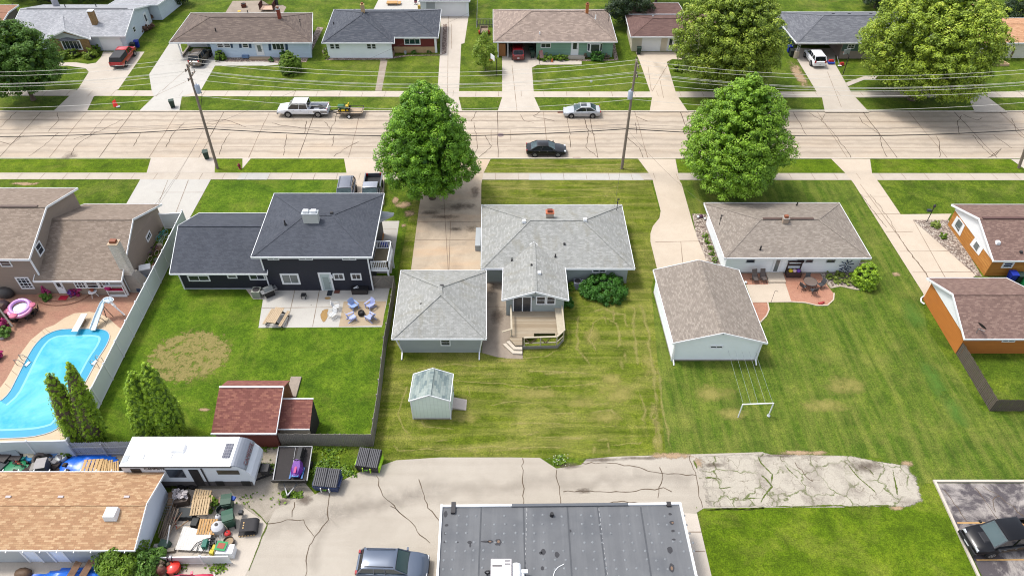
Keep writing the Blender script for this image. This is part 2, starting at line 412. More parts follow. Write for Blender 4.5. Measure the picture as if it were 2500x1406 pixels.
for k, P in enumerate(([(-600, 384.5), (369, 385), (358, 422), (-600, 422)], [(525, 386), (840, 388), (846, 423), (524, 422)], [(1199, 389), (1557, 389), (1584, 423), (1180, 424)],
          [(1648, 389), (2029, 389), (2064, 423), (1659, 423)], [(2124, 389), (2468, 389), (2520, 423), (2129, 423)])):
    sheet('parkway', P, m_grassE if k != 2 else m_grassC, -.008)
for P in ([(290, 219), (352, 127), (414, 107), (364, 182), (370, 220)], [(491, 220), (525, 161), (645, 161), (760, 158), (930, 142), (916, 222)], [(932, 222), (946, 149), (1074, 135), (1068, 224)],
          [(1120, 224), (1124, 150), (1143, 36), (1226, 110), (1226, 225)], [(1303, 225), (1298, 164), (1420, 158), (1564, 157), (1587, 225)]): sheet('lawn', P, m_grassF, -.007)
# pavements and drives
ZW = .004
sheet('sidewalk', [(-700, 421.5), (3200, 423.5), (3200, 440.8), (-700, 437.2)], m_walk, ZW)
sheet('sidewalk', [(-700, 219.5), (0, 220.4), (1500, 224.2), (3300, 224.6), (3300, 238.6), (1500, 238.4), (0, 234), (-700, 233)], m_walk, ZW)
ZD = .008
def drive(pts, mat=m_drive, z=ZD, sm=0, name='driveway'): return sheet(name, pts, mat, z, sm=sm)
drive([(252, 127), (353, 127), (289, 219), (229, 236), (213, 270), (132, 270), (168, 236), (190, 219), (217, 176), (208, 167), (164, 161), (120, 162), (120, 153), (154, 153), (185, 153), (214, 157), (234, 154), (246, 141)])
drive([(414, 106), (440, 106), (445, 127), (521, 127), (526, 152), (640, 151), (690, 155), (690, 158), (645, 161), (525, 161), (491, 220), (444, 236), (438, 270), (341, 270), (376, 236), (370, 220), (364, 182)], m_white)
drive([(930, 142), (946, 149), (932, 222), (916, 222)], m_path)
drive([(1076, 34), (1145, 34), (1134, 106), (1126, 108), (1124, 150), (1120, 239), (1128, 271), (1060, 271), (1068, 224), (1074, 135)])
drive([(1226, 104), (1310, 104), (1311, 146), (1420, 149), (1420, 158), (1312, 159), (1298.5, 166), (1303, 225), (1305, 239), (1320, 272), (1215, 272), (1226, 238)])
drive([(1552, 127), (1665, 127), (1665, 146), (1641, 145), (1628, 152), (1649, 223), (1656, 238), (1680, 273), (1586, 273), (1592, 238), (1587, 224), (1564, 157)], m_warm)
drive([(1940, 118), (2040, 118), (2039, 157), (2077, 224), (2089, 239), (2122, 274), (2014, 274), (2007, 239), (1994, 225), (1947, 147)])
drive([(2068, 212), (2066, 202), (2109, 187), (2160, 187), (2160, 194), (2110, 195)])
drive([(2352, 196), (2378, 196), (2411, 237), (2460, 274), (2380, 274), (2363, 237)])
sheet('sidewalk_patch', [(2358, 227), (2390, 227), (2400, 239), (2366, 239)], m_white, .014)
drive([(369, 384.4), (525, 386), (524, 422), (358, 422)])
drive([(342.6, 438), (515, 438), (448, 560), (300, 512)], m_white)
drive([(592, 386.5), (613, 386.5), (592, 412)])
drive([(840, 387.6), (932, 387.6), (938, 423), (938, 500), (830, 500), (841, 441), (846, 423)], m_warm)
drive([(1038, 388), (1198, 388.4), (1180, 424), (1175, 450), (1173, 662), (1003, 662), (1023, 507), (1035, 441), (1040, 423)], m_old)
drive([(1557.5, 388), (1649, 388.4), (1659, 441), (1664.4, 450), (1694.5, 557), (1724.6, 637), (1745, 670), (1606, 664), (1588, 590), (1588, 570), (1594, 552), (1610, 532), (1613, 515), (1596, 450), (1594, 441), (1584, 423)], m_warm)
drive([(2029, 388), (2124, 388.4), (2129, 423), (2142, 441), (2149, 450), (2199, 523.5), (2323, 522), (2313, 538), (2229, 537.5), (2383, 672), (2340, 700), (2300, 760), (2262, 735), (2252.7, 714), (2085.6, 450), (2079, 441), (2064, 423)], m_warm)
drive([(2468, 389), (2600, 389), (2660, 423), (2516, 423)])
sheet('sidewalk_patch', [(590, 422.5), (660, 422.6), (652, 438.8), (578, 438.6)], m_white, .012)
sheet('sidewalk_patch', [(1293, 424.5), (1560, 424.9), (1572, 440), (1291, 439.4)], m_white, .012)
# walks and patios
drive([(1183, 655), (1236, 655), (1240, 735), (1276, 820), (1276, 876), (1240, 875), (1212, 871), (1177, 861)], m_path, name='garage_walk')
drive([(646, 706), (952, 700), (932, 798), (631, 800)], m_white, name='patio_slab')
sheet('aggregate_slab', [(839, 736), (943, 735), (934, 794), (827, 797.4)], concrete('sandy_aggregate', (198, 178, 150), (176, 156, 130), .5, .4), .014)
drive([(925, 539.6), (975, 539.6), (956, 667), (918, 667)], concrete('side_path_concrete', (208, 203, 194), (188, 182, 172), .3, .3), name='side_path')
drive([(600, 706), (648, 706), (642, 731), (618, 730)], m_walk, name='utility_pad')
drive([(1868, 666), (1909, 666), (1918, 694), (1932, 735.5), (1836, 736.5), (1821, 694)], m_warm, name='patio_slab')
sheet('brick_patio', [(1909, 666), (2001, 665), (2009, 682), (2024, 702), (2035, 716), (2034, 732), (2020, 745), (1995, 745), (1965, 738), (1932, 736)], m_paver2, .012)
sheet('brick_patio', [(1806, 667), (1869, 667), (1876, 694), (1822, 695)], m_paver2, .013)
sheet('brick_patio', [(1834, 737), (1874, 739), (1877, 756), (1871, 770), (1856, 786)], m_paver2, .012)
struct('step_slab', MB().prism([(p.x, p.y) for p in px([(1868, 663), (1909, 663), (1918, 691), (1876, 691)])], 0, .16), m_warm)
def edging(pts, name='garden_edging', mat=m_curb, wd=.12, h=.08):
    P = px(pts); mb = MB()
    for a, b in zip(P[:-1], P[1:]): mb.beam(a+Vector((0, 0, .02)), b+Vector((0, 0, .02)), wd, h)
    return struct(name, mb, mat)
edging([(2036, 716), (2034.5, 732), (2020, 745.5), (1995, 746), (1965, 739), (1932, 737), (1836, 738)], mat=m_warm)
edging([(1874, 739), (1877.5, 756), (1871, 771), (1856, 787)], mat=m_warm)
sheet('gravel_bed', [(2001, 664), (2076, 663), (2100, 640), (2128, 640), (2141, 680), (2140, 696), (2117, 707), (2088, 706), (2052, 698), (2028, 703), (2009, 682)], m_gravel, .016)
edging([(2028, 703), (2052, 698.5), (2088, 706.5), (2117, 707.5), (2140, 696), (2142, 678)], mat=m_warm)
sheet('gravel_bed', [(1689.5, 522), (1725, 523), (1760, 650), (1730, 650), (1700, 575)], m_gravel, .016)
sheet('gravel_bed', [(2229, 537), (2315, 537), (2398, 675), (2383, 673)], m_gravel, .016)
sheet('gravel_bed', [(530, 141), (700, 141), (733, 146), (775, 66), (790, 68), (748, 152), (690, 156), (640, 151), (529, 152)], m_gravelp, .014)
sheet('gravel_bed', [(790, 138), (930, 140), (1000, 135), (1078, 134), (1082, 60), (1092, 60), (1090, 130), (1075, 136), (1000, 137), (946, 146), (870, 147), (795, 147), (786, 125), (792, 116), (797, 118)], m_gravelp, .014)
sheet('gravel_bed', [(1310, 146), (1500, 146), (1490, 100), (1500, 100), (1510, 148), (1420, 150)], m_gravelp, .012)
# alley, parking bay, yard
lot = [(560, 1800), (600, 1500), (597, 1406), (622, 1356), (654, 1276), (672, 1243), (744, 1217), (769, 1206), (820, 1180), (877, 1152), (936, 1134), (967, 1123), (1075, 1116), (1250, 1116), (1318, 1117), (1358, 1143), (1419, 1134), (1432, 1120), (1502, 1114), (1718, 1107.5), (1862, 1103), (1875, 1109), (2060, 1112), (2110, 1127), (2120, 1173), (2100, 1224), (2060, 1237.5), (1875, 1238), (1718, 1240), (1700, 1251), (1667, 1253), (1720, 1500), (1800, 1800)]
sheet('alley_pavement', lot, m_lot, .004)
sheet('side_walk', [(1664, 1252), (1701.6, 1252), (1737.6, 1406), (1840, 1800), (1760, 1800)], m_drive, .010)
sheet('parking_pavement', [(2284, 1179), (2900, 1179), (3000, 1800), (2570, 1800), (2398, 1406)], concrete('worn_asphalt', (98, 92, 95), (186, 178, 172), .9, .45, fine=1.0, lo=.46, hi=.58), .006)
pk = MB(); c0, c1, c2 = W(2281, 1175), W(2900, 1175), W(2570, 1800)
pk.beam(c0+Vector((-.1, 0, .05)), c1+Vector((0, 0, .05)), .18, .16); pk.beam(c0+Vector((0, 0, .052)), c2+Vector((0, 0, .052)), .18, .165); struct('parking_kerb', pk, m_curb)
m_yel = M((222, 176, 110), .8, .15, 5, name='worn_yellow_paint')
ln = MB()
for (a, b), (c, d) in (((2337, 1275.5), (2640, 1275)), ((2384, 1366), (2700, 1364))):
    p, q = W(a, b, .012), W(c, d, .012); ln.poly([p+Vector((0, -.05, 0)), q+Vector((0, -.05, 0)), q+Vector((0, .05, 0)), p+Vector((0, .05, 0))])
struct('parking_lines', ln, m_yel)
drive([(420, 1192), (560, 1192), (593, 1236), (652, 1278), (619, 1362), (597, 1406), (560, 1800), (-400, 1800), (-400, 1366), (380, 1366)], m_drive, .003, name='yard_slab')
sheet('gravel_yard', [(240, 1118), (500, 1200), (600, 1240), (650, 1278), (672, 1250), (744, 1217), (769, 1206), (720, 1150), (700, 1092), (240, 1095)], m_rocklot, .002)
sheet('bare_yard', [(-300, 1112), (340, 1108), (420, 1190), (-300, 1190)], M((96, 88, 66), .95, .3, 1.5, bump=.5), .001)
sheet('brick_patio', [(-330, 712), (325, 712), (430, 560), (446, 535), (452, 545), (188, 1113), (-420, 1113)], m_paver, .003)
def brk(s, v, col):
    for sc, w_, c in ((.42, .035, (98, 112, 50)), (1.0, .02, (124, 112, 94))):
        wv = s.n('VectorMath', operation='ADD'); s.l(v, wv.inputs[0]); nn = s.n('TexNoise'); s.l(v, nn.inputs['Vector']); nn.inputs['Scale'].default_value = 1.6; nn.inputs['Detail'].default_value = 4; s.l(nn.outputs[1], wv.inputs[1])
        vo = s.n('TexVoronoi', feature='DISTANCE_TO_EDGE'); s.l(wv.outputs[0], vo.inputs['Vector']); vo.inputs['Scale'].default_value = sc
        m = s.math('MULTIPLY', s.ramp(vo.outputs['Distance'], [(0, (1, 1, 1)), (w_, (0, 0, 0))]), s.ramp(s.noise(v, .35, 4), [(.36, (0, 0, 0)), (.5, (1, 1, 1))])); col = s.mix(m, col, S(*c))
    col = s.mix(s.ramp(s.noise(v, .5, 7, .7, .6), [(.46, (0, 0, 0)), (.66, (.8, .8, .8))]), col, S(152, 142, 132)); return s.mix(1.0, col, s.ramp(s.noise(v, 9, 5, .8), [(.3, (.82, .82, .82)), (.7, (1.15, 1.15, 1.12))]), 'MULTIPLY')
bk = Soft(); bk.blob(px([(1690, 1111), (1862, 1102), (1880, 1108), (2076, 1110), (2155, 1124), (2225, 1134), (2250, 1173), (2262, 1224), (2230, 1241), (2130, 1239), (1875, 1240), (1712, 1240)]), .0065, ((0, 1), (.86, .95), (1, .05)))
bk.build('broken_pavement', soft('broken_concrete', (200, 192, 178), .05, .45, .12, 1.6, amp=1.5, colf=brk), 'structure')
# street joints and cracks
random.seed(5)
def crackline(mb, pts, wd, z, jit=.0, seg=.7):
    P = [Vector((p[0], p[1], 0)) for p in pts]; Q = []
    for a, b in zip(P[:-1], P[1:]):
        n = max(1, int((b-a).length/seg)); 
        for k in range(n): Q.append(a.lerp(b, k/n)+Vector((random.uniform(-1, 1), random.uniform(-1, 1), 0))*jit*(1 if k else .2))
    Q.append(P[-1]); prev = None
    for k in range(len(Q)):
        d = (Q[min(k+1, len(Q)-1)]-Q[max(k-1, 0)]).normalized(); n = Vector((-d.y, d.x, 0))*wd*random.uniform(.35, .75)
        i = len(mb.v); mb.v += [(Q[k].x+n.x, Q[k].y+n.y, z), (Q[k].x-n.x, Q[k].y-n.y, z)]
        if prev is not None: mb.f.append((prev, prev+1, i+1, i))
        prev = i
jt = MB(); ck = MB(); VX, VY = 1205, -953
def vpx(x, y0, y1): return VX+(x-VX)*(y1-VY)/(y0-VY)
for y0, y1 in ((292.6, 299), (323.8, 330), (357.4, 361)):
    crackline(jt, px([(-500, y0-1), (0, y0), (2500, y1), (3000, y1+1)], ZR), .05, ZR+.006)
for k in range(-7, 30):
    x = 102+111.3*k; crackline(jt if k % 2 else ck, px([(x, 272), (vpx(x, 270, 386), 386)], ZR), .06, ZR+.007, .05, 1.5)
    if k % 5 == 1: crackline(ck, px([(x+55, 274), (vpx(x+55, 270, 330)+random.uniform(-6, 6), 330)], ZR), .05, ZR+.006, .12)
CR = [[(42, 272), (12, 300), (0, 312)], [(140, 276), (144, 292), (118, 322)], [(143, 325), (107, 357), (70, 382)], [(236, 322), (190, 352), (181, 362), (174, 380)], [(0, 346), (24, 354), (60, 330)],
      [(343, 324), (326, 357)], [(560, 325), (541, 357), (536, 378)], [(664, 301), (680, 305), (780, 320)], [(700, 328), (696, 355), (692, 380)], [(748, 296), (744, 325)], [(792, 298), (806, 312), (809, 325)],
      [(815, 328), (810, 358)], [(876, 346), (845, 362), (815, 383)], [(1165, 272), (1150, 297)], [(1157, 300), (1162, 330), (1166, 362), (1158, 376)], [(1184, 331), (1200, 357), (1168, 386)], [(1390, 331), (1393, 361)],
      [(1426, 290), (1436, 318), (1431, 361), (1461, 386)], [(1436, 318), (1453, 330)], [(1525, 332), (1560, 360), (1572, 388)], [(1552, 300), (1555, 328)], [(1552, 284), (1582, 297)], [(1975, 276), (2004, 293), (2038, 330), (2070, 372), (2078, 387)],
      [(2004, 293), (2014, 280)], [(2098, 286), (2105, 300), (2130, 316), (2145, 326), (2152, 355), (2166, 384)], [(2285, 331), (2293, 345), (2294, 384)], [(2348, 282), (2337, 300), (2343, 328)], [(2352, 280), (2385, 294), (2398, 288)],
      [(2375, 331), (2400, 362), (2425, 382)], [(2420, 382), (2445, 362), (2432, 378), (2410, 386)], [(2470, 290), (2480, 320), (2500, 338)], [(1318, 274), (1302, 284), (1355, 297)], [(1270, 280), (1280, 295), (1303, 300)], [(2425, 330), (2470, 362)], [(450, 300), (420, 330), (405, 360)], [(505, 300), (548, 292), (600, 310)], [(300, 292), (245, 320), (180, 340)]]
for c in CR: crackline(ck, px(c, ZR), .055, ZR+.009, .1, .5)
for x, y in ((1222, 329),): 
    P = px([(1199, 318), (1247, 318), (1247, 346), (1199, 346)], ZR); crackline(jt, P+[P[0]], .05, ZR+.008)
# drive seams
SE = [((1095, 40), (1092, 270)), ((1102, 60), (1102, 120)), ((1250, 160), (1262, 270)), ((2020, 176), (2054, 262)), ((1635, 150), (1592, 224)), ((1582, 163), (1590, 222)), ((1610, 190), (1620, 240)), ((2100, 450), (2270, 682)),
      ((2229, 537), (2320, 700)), ((1078, 390), (1094, 660)), ((1100, 540), (1096, 660)), ((1014, 586), (1174, 586)), ((1020, 542), (1173, 542)), ((1600, 591), (1710, 589)), ((1662, 590), (1668, 655)), ((2106, 480), (2166, 480)), ((2133, 523), (2200, 523)), ((2162, 566), (2228, 566)), ((2196, 614), (2330, 613)), ((2228, 665), (2380, 664)),
      ((1190, 749), (1232, 749)), ((640, 752), (828, 750)), ((720, 708), (700, 798)), ((780, 708), (763, 798)), ((410, 440), (362, 560)), ((460, 440), (414, 560)), ((380, 470), (500, 470)), ((920, 560), (968, 560)), ((915, 585), (966, 585)), ((912, 610), (962, 610)), ((908, 640), (958, 640)), ((1682, 1298), (1712, 1298)), ((1692, 1345), (1722, 1345)), ((454, 200), (376, 236)), ((500, 130), (396, 222)), ((460, 165), (520, 165)), ((1062, 165), (1122, 165)), ((1040, 423), (1176, 423))]
for a, b in SE: crackline(jt, px([a, b]), .05, .0165)
for a in range(-10, 60):
    for y0, y1, zz in ((422, 440, 1), (221, 237, 1)):
        x = a*55.0+(7 if y0 < 300 else 0); xx = x; crackline(jt, px([(xx, y0+1.2), (vpx(xx, y0, y1), y1-1)]), .035, .0165)
struct('pavement_joints', jt, m_joint); struct('pavement_cracks', ck, m_crack)
c2_ = MB()
AC = [[(1276, 1118), (1276, 1160), (1280, 1192), (1276, 1210), (1278, 1233)], [(1359, 1146), (1361, 1175), (1366, 1205), (1369, 1232)], [(1683, 1112), (1700, 1163), (1706, 1200), (1715, 1238)],
      [(805, 1205), (800, 1240), (802, 1268), (768, 1310), (752, 1345), (746, 1406)], [(919, 1160), (930, 1195), (945, 1220), (975, 1250), (1005, 1275), (1025, 1305), (1050, 1325)], [(954, 1235), (975, 1250)], [(654, 1278), (700, 1268), (742, 1268), (752, 1290), (766, 1308)], [(720, 1225), (713, 1262)],
      [(1022, 1170), (1045, 1240), (1072, 1270)], [(2100, 474), (2164, 555)], [(1420, 1130), (1502, 1130), (1620, 1155), (1700, 1160)], [(1375, 1200), (1440, 1198), (1540, 1200), (1620, 1190), (1640, 1200)], [(1610, 1140), (1618, 1165), (1608, 1190), (1606, 1215)],
      [(1470, 1230), (1520, 1222), (1560, 1228)], [(2304, 1195), (2340, 1240), (2360, 1272)], [(2380, 1190), (2430, 1260), (2440, 1270)], [(2400, 1185), (2445, 1215), (2500, 1260)], [(2430, 1250), (2424, 1220), (2440, 1210)], [(1940, 1128), (1965, 1160), (1985, 1175)],
      [(2125, 475), (2175, 540), (2186, 565), (2215, 610), (2260, 665), (2270, 690)]]
for c in AC: crackline(c2_, px(c), .05, .018, .09, .35)
struct('alley_cracks', c2_, M((112, 96, 80), .95, .25, 2, spec=.1))
wd_ = Soft(); rw = random.Random(4)
for c in ([(1850, 1150), (1872, 1168), (1885, 1185), (1850, 1236)], [(1735, 1190), (1800, 1189)], [(1800, 1216), (1870, 1218)], [(1850, 1108), (1856, 1130), (1884, 1160), (1878, 1200)], [(1900, 1170), (1915, 1200)],
          [(1905, 1120), (1930, 1150), (1955, 1175)], [(2060, 1118), (2080, 1150), (2095, 1168), (2125, 1190), (2150, 1215)], [(2095, 1130), (2125, 1145), (2140, 1170)], [(2180, 1140), (2185, 1190), (2192, 1232)], [(2190, 1200), (2225, 1225)], [(2003, 1205), (2012, 1230)],
          [(1965, 1128), (1990, 1135)], [(2050, 1233), (2100, 1233)], [(1880, 1236), (2195, 1236)], [(1705, 1242), (1880, 1239)], [(597, 1232), (640, 1262), (654, 1278), (630, 1330), (612, 1380), (600, 1406)], [(1690, 1114), (1706, 1160)], [(1880, 1240), (1715, 1246)], [(1760, 1170), (1700, 1165)]):
    wd_.ribbon(px(c), .1, .024, .9, rw)
wd_.build('crack_weeds', soft('weed_green', (98, 112, 46), .3, .5, .15, 2.4, amp=3.4))
# worn and dry places in the grass, soil, stains, painted maple shade
ds = Soft(); rr = random.Random(8)
DR = [([(1000, 935), (985, 975), (975, 1010), (982, 1045), (1005, 1072)], .35), ([(955, 1075), (975, 1098), (1045, 1097), (1120, 1097), (1200, 1090), (1300, 1094), (1390, 1090)], .3), ([(1090, 925), (1200, 935), (1300, 945), (1400, 940), (1470, 936)], .3),
      ([(1230, 1036), (1300, 1034), (1395, 1037)], .28), ([(1420, 765), (1410, 800), (1412, 850), (1430, 880), (1445, 905)], .6), ([(1430, 765), (1480, 752), (1520, 770), (1535, 810)], .6), ([(1520, 735), (1545, 755), (1548, 800), (1550, 850), (1555, 900)], .55), ([(1560, 740), (1580, 800), (1590, 860), (1600, 930), (1598, 1000), (1600, 1100)], .55),
      ([(1605, 890), (1612, 960), (1625, 1030), (1640, 1100)], .5), ([(1475, 760), (1480, 800)], .35), ([(1595, 975), (1590, 1020), (1602, 1062), (1604, 1100)], .9), ([(1200, 885), (1330, 870), (1375, 850)], .3), ([(1015, 925), (1003, 990), (1040, 1040), (1120, 1050)], .3), ([(1000, 905), (1110, 890), (1180, 893), (1230, 900)], .25),
      ([(1270, 905), (1400, 910), (1450, 915)], .35), ([(1140, 930), (1150, 980)], .3), ([(1180, 990), (1260, 980), (1330, 985)], .25), ([(1480, 1085), (1560, 1084), (1580, 1070)], .3), ([(1490, 860), (1510, 840), (1505, 790), (1470, 775), (1445, 790), (1440, 830), (1455, 865)], .5),
      ([(1180, 455), (1300, 462), (1420, 465), (1520, 455)], .35), ([(1190, 480), (1330, 485), (1500, 478)], .3), ([(1200, 400), (1400, 404), (1540, 400)], .5), ([(1200, 412), (1400, 409), (1560, 415)], .4), ([(1430, 1010), (1490, 1000), (1520, 1030)], .4), ([(1560, 950), (1575, 1000), (1570, 1040)], .5)]
for c, wd in DR: ds.ribbon(px(c), wd*.5, .004, .7, rr)
for _ in range(34):
    x, y = rr.uniform(1430, 1600), rr.uniform(740, 1080); ds.ribbon(px([(x, y), (x+rr.uniform(-14, 14), y+rr.uniform(12, 45))]), rr.uniform(.15, .4), .003, .3, rr)
for _ in range(60):
    x, y = rr.uniform(1640, 2330), rr.uniform(780, 1090); k = (x-1205)/(y+953); L = rr.uniform(10, 34); ds.ribbon(px([(x, y), (x+k*L, y+L)]), rr.uniform(.05, .14), .003, .1, rr)
for _ in range(26):
    x, y = rr.uniform(1000, 1560), rr.uniform(900, 1100); ds.ribbon(px([(x, y), (x+rr.uniform(20, 90), y+rr.uniform(-4, 4))]), rr.uniform(.1, .3), .003, .3, rr)
ds.build('dry_grass', soft('straw_clippings', (196, 184, 116), .15, .7, .4, 2.2, amp=3.6, top=.42))
dm = Soft()
for (x, y, a, b) in ((1505, 960, 1.9, 1.3), (1490, 925, 1.6, .9), (1585, 890, 1, 1.7), (1445, 820, 1.1, 1.5), (1740, 960, 2.6, 1.2), (2060, 940, 2.6, 1.5), (1790, 1010, 2, .8), (1420, 985, 1.5, .8), (1250, 880, 1.6, .35), (1120, 1020, 2, .7), (1605, 1085, .6, 1.2), (2010, 990, 2.5, 1), (1480, 1020, 2.4, 1.0), (1300, 960, 3, .8)):
    c = W(x, y); dm.ell(c, a, b, .002)
dm.build('dry_grass', soft('thin_grass', (184, 174, 100), .2, .6, .4, .7, amp=3.2, top=.6))
so_ = Soft()
c = W(462, 868)
so_.blob([(c.x+3.9*math.cos(k*.224), c.y+3.3*math.sin(k*.224)) for k in range(28)], .003, ((0, .8), (.8, .8), (1, 0))); so_.build('worn_grass_circle', soft('sparse_circle', (168, 154, 98), .35, .55, .25, 1.6, amp=6, top=.75), 'stuff')
dirt = Soft()
for (x, y, a, b) in ((985, 500, 1.4, .9), (1000, 520, .8, .8), (965, 490, .5, .9), (985, 550, .5, .4), (1215, 250, .1, .1), (60, 449, 2.3, .45), (2190, 670, .6, .4), (1545, 95, .7, 1.5), (1405, 165, .1, .1), (2235, 1195, .4, 1.2), (2190, 1238, .8, .4), (2215, 1130, .7, .4), (1640, 1112, 2.2, .4), (1720, 1130, 1.0, .6), (1960, 1105, 2.6, .3), (640, 755, .1, .1), (500, 1000, .8, .25)):
    dirt.ell(W(x, y), a, b, .005)
dirt.blob(px([(1917, 148), (1946, 143), (1990, 223), (1966, 222), (1930, 185)]), .005)
dirt.build('bare_soil', soft('tan_soil', (192, 164, 132), .25, .5, .25, 1.1, amp=3.2, top=.9))
stn = Soft()
for (x, y, a, b) in ((1050, 520, 1.5, .6), (1120, 505, 2.2, 1), (1150, 560, .9, .9), (1110, 560, 1, .4), (1160, 470, .6, 1.6), (1080, 530, 2, .5), (1480, 1140, 0.1, .1), (2120, 1140, 1.6, .7), (1390, 1136, 1.3, .35), (1425, 1198, .7, .3), (1215, 770, .9, 1.6), (1200, 700, .8, 1.6), (170, 380, 1, 1), (1740, 1135, 1, .3), (1470, 1122, 2.4, .25), (1560, 1118, 2, .2), (1900, 1112, 2, .2), (745, 1220, .8, .6), (872, 1142, .6, .3), (760, 745, .1, .1), (690, 1225, .6, .3)):  # ellipses on the drive below the maple paint its shadow; the rest are stains
    stn.ell(W(x, y), a, b, .026)
for c in ([(320, 374), (345, 374)], [(306, 373), (312, 373)]): stn.ribbon(px(c, ZR), .2, ZR+.012)
ty = Soft()
for y in (284, 296, 312, 340, 352, 371): ty.ribbon([(x*4., W(1250, y+rr.uniform(-3, 3), ZR).y) for x in range(-16, 17)], .5, ZR+.004, .3, rr)
for c in ([(640, 1300), (900, 1230), (1300, 1180), (1700, 1170)], [(760, 1406), (800, 1260), (1100, 1180)], [(1640, 200), (1600, 150)]): ty.ribbon(px(c), .9, .02, .4, rr)
ty.build('tyre_darkening', soft('traffic_film', (120, 108, 96), .2, .6, .6, .6, amp=2.0, top=.14), 'structure')
stn.build('pavement_stains', soft('dark_stain', (120, 106, 94), .3, .62, .5, .8, amp=3.2, top=.6), 'structure')
bl = Soft(); bl.blob(px([(803, 752), (794, 752), (786, 757), (781, 768), (782, 778), (788, 789), (794, 788), (801, 775)]), .02); bl.ell(W(800, 728), .35, .2, .02); bl.build('ochre_stains', soft('ochre_stain', (182, 148, 98), .2, .2, .08, 3, amp=.5), 'structure')
gl = Soft()
for (x, y, a, b) in ((2230, 770, 1.2, 2.6), (2280, 930, 1.0, 3), (2330, 1000, .9, 2)): gl.ell(W(x, y), a, b, .003)
gl.build('lush_grass_patch', soft('bright_green', (104, 146, 62), .2, .5, .5, .5, amp=2.4, top=.6))
# ---------------------------------------------------------------- house kit
m_trim = M((232, 234, 236), .55, .03, 1, k=.82, name='white_trim')
m_trimg = M((196, 202, 206), .55, .04, 1, name='grey_trim')
m_glass = M((52, 60, 70), .12, .35, .8, spec=.8, name='window_glass')
m_glassl = M((120, 128, 128), .15, .3, .8, spec=.8, name='curtained_glass')
m_black = M((34, 34, 38), .5, .1, 3, name='black_paint')
m_dark = M((58, 56, 58), .6, .15, 3, name='dark_metal')
m_steel = M((168, 170, 174), .35, .1, 3, metal=.6, name='steel')
m_found = M((176, 170, 162), .9, .15, 2, name='foundation')
def window(par, pts, p0, n, mx=1, my=0, fr=.09, glass=None, trim=None, name='window', frame_out=.05, zc=None):
    p0 = Vector(p0); n = Vector(n).normalized(); t = Vector((0, 0, 1)).cross(n).normalized()
    Q = [hit(a, b, p0, n) for a, b in pts]; us = sorted((q-p0).dot(t) for q in Q); zs = sorted(q.z for q in Q)
    h = len(us)//2; u0, u1 = sum(us[:h])/h, sum(us[h:])/h; z0, z1 = sum(zs[:h])/h, sum(zs[h:])/h
    if zc: z1 = min(z1, zc)
    return win_uv(par, p0, n, t, u0, u1, z0, z1, mx, my, fr, glass, trim, name, frame_out)
def win_uv(par, p0, n, t, u0, u1, z0, z1, mx=1, my=0, fr=.09, glass=None, trim=None, name='window', out=.05):
    def P(u, z, d): return Vector((p0.x, p0.y, 0))+t*u+n*d+Vector((0, 0, z))
    mb = MB(); up = n
    for a, b in ((P(u0, z0+fr/2, out/2), P(u1, z0+fr/2, out/2)), (P(u0, z1-fr/2, out/2), P(u1, z1-fr/2, out/2))): mb.beam(a, b, fr, out+.02, n)
    for u in (u0+fr/2, u1-fr/2): mb.beam(P(u, z0+fr, out/2), P(u, z1-fr, out/2), fr, out+.02, n)
    for k in range(mx): u = lerp(u0, u1, (k+1)/(mx+1)); mb.beam(P(u, z0+fr, out*.4), P(u, z1-fr, out*.4), .05 if mx < 3 else .035, out*.9, n)
    for k in range(my): z = lerp(z0, z1, (k+1)/(my+1)); mb.beam(P(u0+fr, z, out*.38), P(u1-fr, z, out*.38), .04, out*.9, n)
    w_ = mb.build(name, trim or m_trim, par)
    g = MB(); g.beam(P(u0+fr*.6, (z0+z1)/2, .012), P(u1-fr*.6, (z0+z1)/2, .012), (z1-z0)-fr*1.2, .02, n); g.build('pane', glass or m_glass, w_)
    return w_
def door(par, pts, p0, n, mat=None, glass=None, gf=(.35, .95), trim=None, handle=True, name='door', trimw=.1, z0=None, z1=None):
    p0 = Vector(p0); n = Vector(n).normalized(); t = Vector((0, 0, 1)).cross(n).normalized()
    Q = [hit(a, b, p0, n) for a, b in pts]; us = sorted((q-p0).dot(t) for q in Q); zs = sorted(q.z for q in Q); h = len(us)//2
    u0, u1 = sum(us[:h])/h, sum(us[h:])/h; a0, a1 = sum(zs[:h])/h, sum(zs[h:])/h
    z0 = a0 if z0 is None else z0; z1 = a1 if z1 is None else z1
    def P(u, z, d): return Vector((p0.x, p0.y, 0))+t*u+n*d+Vector((0, 0, z))
    mb = MB(); mb.beam(P(u0, (z0+z1)/2, .02), P(u1, (z0+z1)/2, .02), z1-z0, .05, n); d = mb.build(name, mat or m_trim, par)
    fm = MB()
    for u in (u0-trimw/2, u1+trimw/2): fm.beam(P(u, z0, .03), P(u, z1+trimw, .03), trimw, .08, n)
    fm.beam(P(u0, z1+trimw/2, .03), P(u1, z1+trimw/2, .03), trimw, .075, n); fm.build('frame', trim or m_trim, d)
    if glass:
        g = MB(); za, zb = lerp(z0, z1, gf[0]), lerp(z0, z1, gf[1]); g.beam(P(lerp(u0, u1, .2), (za+zb)/2, .045), P(lerp(u0, u1, .8), (za+zb)/2, .045), zb-za, .02, n); g.build('pane', glass, d)
    if handle: MB().box(P(lerp(u0, u1, .88), lerp(z0, z1, .48), .08), (.06, .06, .12)).build('handle', m_steel, d)
    return d
class House: pass
